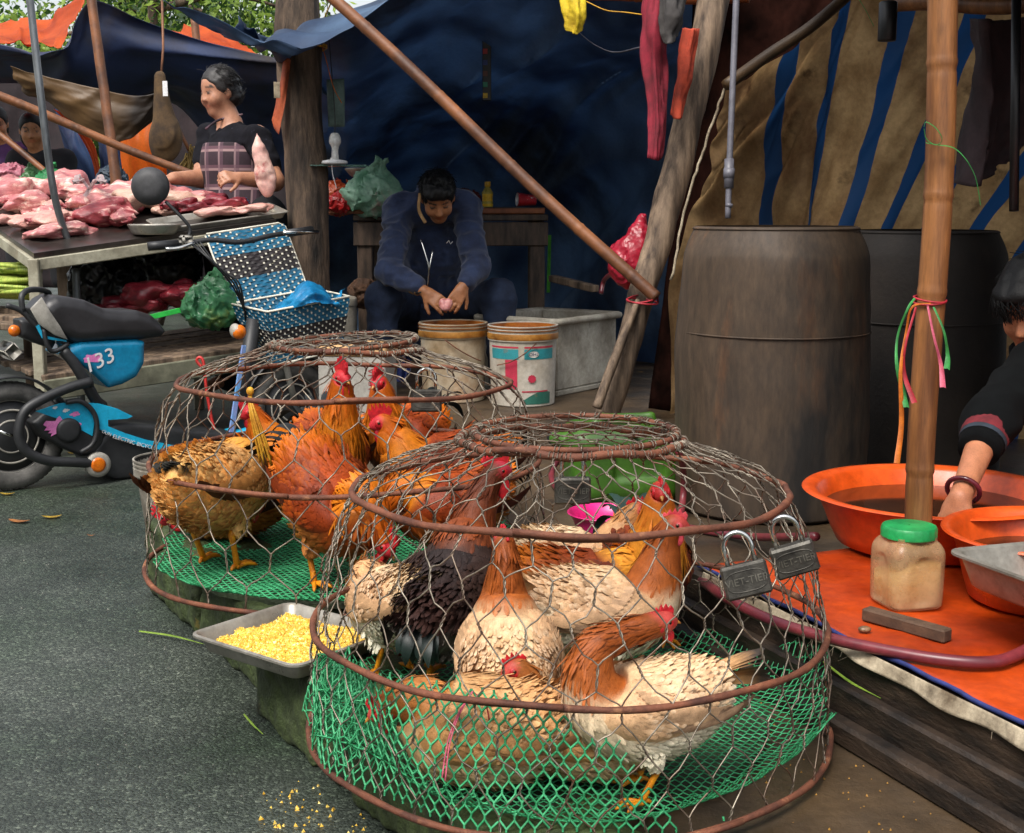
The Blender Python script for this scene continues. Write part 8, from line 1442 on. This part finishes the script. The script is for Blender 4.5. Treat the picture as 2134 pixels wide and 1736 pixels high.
for i, (lab, x, y, t_, r, cl) in enumerate((('green plastic bag among the far goods left of the pole', 105, 425, 5.0, .13, '3a9a5a'), ('pink plastic bag held by the far vendor', 22, 395, 5.4, .13, 'c87a8a'), ('grey-blue bag on the far counter behind the white bag', 235, 392, 5.6, .10, '5a6a7a'), ('pale bag on the far counter behind the bag handles', 165, 425, 4.9, .10, 'a8a070'), ('green leafy bag by the table\'s back left corner', 60, 410, 5.4, .12, '4a7a4a'), ('blue bag behind the mirror', 400, 408, 4.3, .09, '2a6a9a'), ('white bag on the counter beside the scale', 300, 420, 4.4, .09, 'c8c4bc'))):
    bag('market_bag', lab, at(x, y, t=t_), r, mat('bag_%d' % i, cl, None, rough=.4, ns=8, trans=.25), 20 + i, .8, i % 2 == 0)['group'] = 'bags on the far counters'
p = at(180, 440, t=4.9); tag(gb(box(at(130, 452, t=5.0) - A([0, 0, .08]), (2.6, .8, .14), .01), 'far_counter', M_GREYWOOD, smooth=False, origin=at(130, 452, t=5.0)), 'grey wooden counter holding goods behind the meat table', 'counter')
q = at(130, 452, t=5.0); fc = bpy.data.objects['far_counter']
for x in (-1.1, 0, 1.1): gb(beam(A([q[0] + x, q[1], -.13]), A([q[0] + x, q[1], q[2] - .15]), .08, .08, .004, up=(0, 1, 0)), 'leg', M_GREYWOOD, fc, smooth=False, origin=q)
# ---- trees and shrubs behind
def leafmat(n_, a, b): return mat(n_, a, b, rough=.5, ns=3, trans=.45)
LM = [leafmat('leaf_mid', '6a9a3a', '3a6a20'), leafmat('leaf_light', 'a8c05a', '6a8a30'), leafmat('leaf_dark', '3a5a26', '223c16')]
def foliage(g, centres, rads, n, size, seed):
    rs = np.random.default_rng(seed); k = rs.integers(0, len(centres), n); d = nrm(rs.normal(size=(n, 3))) * (rs.random(n) ** .4)[:, None]; P = A(centres)[k] + d * A(rads)[k][:, None]; D = nrm(rs.normal(size=(n, 3)) + A([0, 0, -.5])); Sd = nrm(np.cross(D, rs.normal(size=(n, 3)))); L_ = size * rs.uniform(.6, 1.3, n)[:, None]; W_ = L_ * .26; N_ = np.cross(D, Sd)
    v_ = np.stack([P, P + D * L_ * .5 - Sd * W_, P + D * L_ + N_ * L_ * -.08, P + D * L_ * .5 + Sd * W_], 1).reshape(-1, 3); g.add((v_, (A([[0, 1, 2, 3]])[None] + (np.arange(n) * 4)[:, None, None]).reshape(-1, 4))); return g
def tree(lab, base, h, r, n, size, seed, cat='tree', name='tree', lm=0, trunk=.1):
    rs = np.random.default_rng(seed); base = A(base); th = thing(name, lab, cat, base, group='trees and shrubs behind the stalls'); top = base + A([rs.normal(0, .2), rs.normal(0, .2), h * .75]); P = spline([base, base * .5 + top * .5 + rs.normal(0, .1, 3), top], 16); gb(tube(P, np.linspace(trunk, trunk * .35, 16), 10), 'trunk', M_BARK, th, origin=base); cs, rr = [], []
    for k in range(11):
        s_ = rs.integers(6, 15); e = P[s_] + nrm(rs.normal(size=3) * A([1, 1, .35]) + A([0, 0, .25])) * r * rs.uniform(.4, 1.); gb(tube(spline([P[s_], (P[s_] + e) / 2 + A([0, 0, .1 * r]), e], 8), np.linspace(trunk * .35, trunk * .08, 8), 6), 'limb', M_BARK, th, origin=base); cs += [e, (e + P[s_]) / 2 + rs.normal(0, .15 * r, 3)]; rr += [r * .38, r * .3]
    cs += [top + A([0, 0, .1])]; rr += [r * .45]; nb = len(cs); 
    for j in range(2): o = foliage(G(), cs, rr, n // 2, size, seed + j).build('crown', LM[(lm + j) % 3], th, smooth=False, origin=base); tag(o, kind='stuff')
tree('bright leafy tree rising behind the navy awning', [-4.4, 15.5, -.13], 4.6, 1.7, 15000, .10, 3, lm=1, trunk=.14); tree('tall leafy tree at the upper left behind the orange roof', [-7.6, 17, -.13], 4.6, 1.8, 13000, .10, 5, lm=0, trunk=.14); tree('leafy tree behind the small orange roof and the trunk post', [-3.0, 16, -.13], 3.6, 1.4, 10000, .095, 7, lm=1, trunk=.12); tree('light green tree far behind the stalls', [-5.6, 20, -.13], 5.5, 2.2, 12000, .13, 9, lm=1, trunk=.16); tree('dense tree closing the view at the far left', [-9.6, 19, -.13], 5.2, 2.3, 12000, .13, 11, lm=2, trunk=.16)
sb = at(322, 420, t=7.4); tree('leafy shrub in front of the glowing orange screen', [sb[0], sb[1], -.13], 1.35, .26, 600, .10, 13, 'shrub', 'shrub', 2, .03)
sb = at(345, 200, t=8.6); tree('dark leafy bush at the back left of the meat stall', [sb[0] + .1, sb[1], -.13], 1.9, .45, 900, .10, 15, 'shrub', 'shrub', 0, .03)
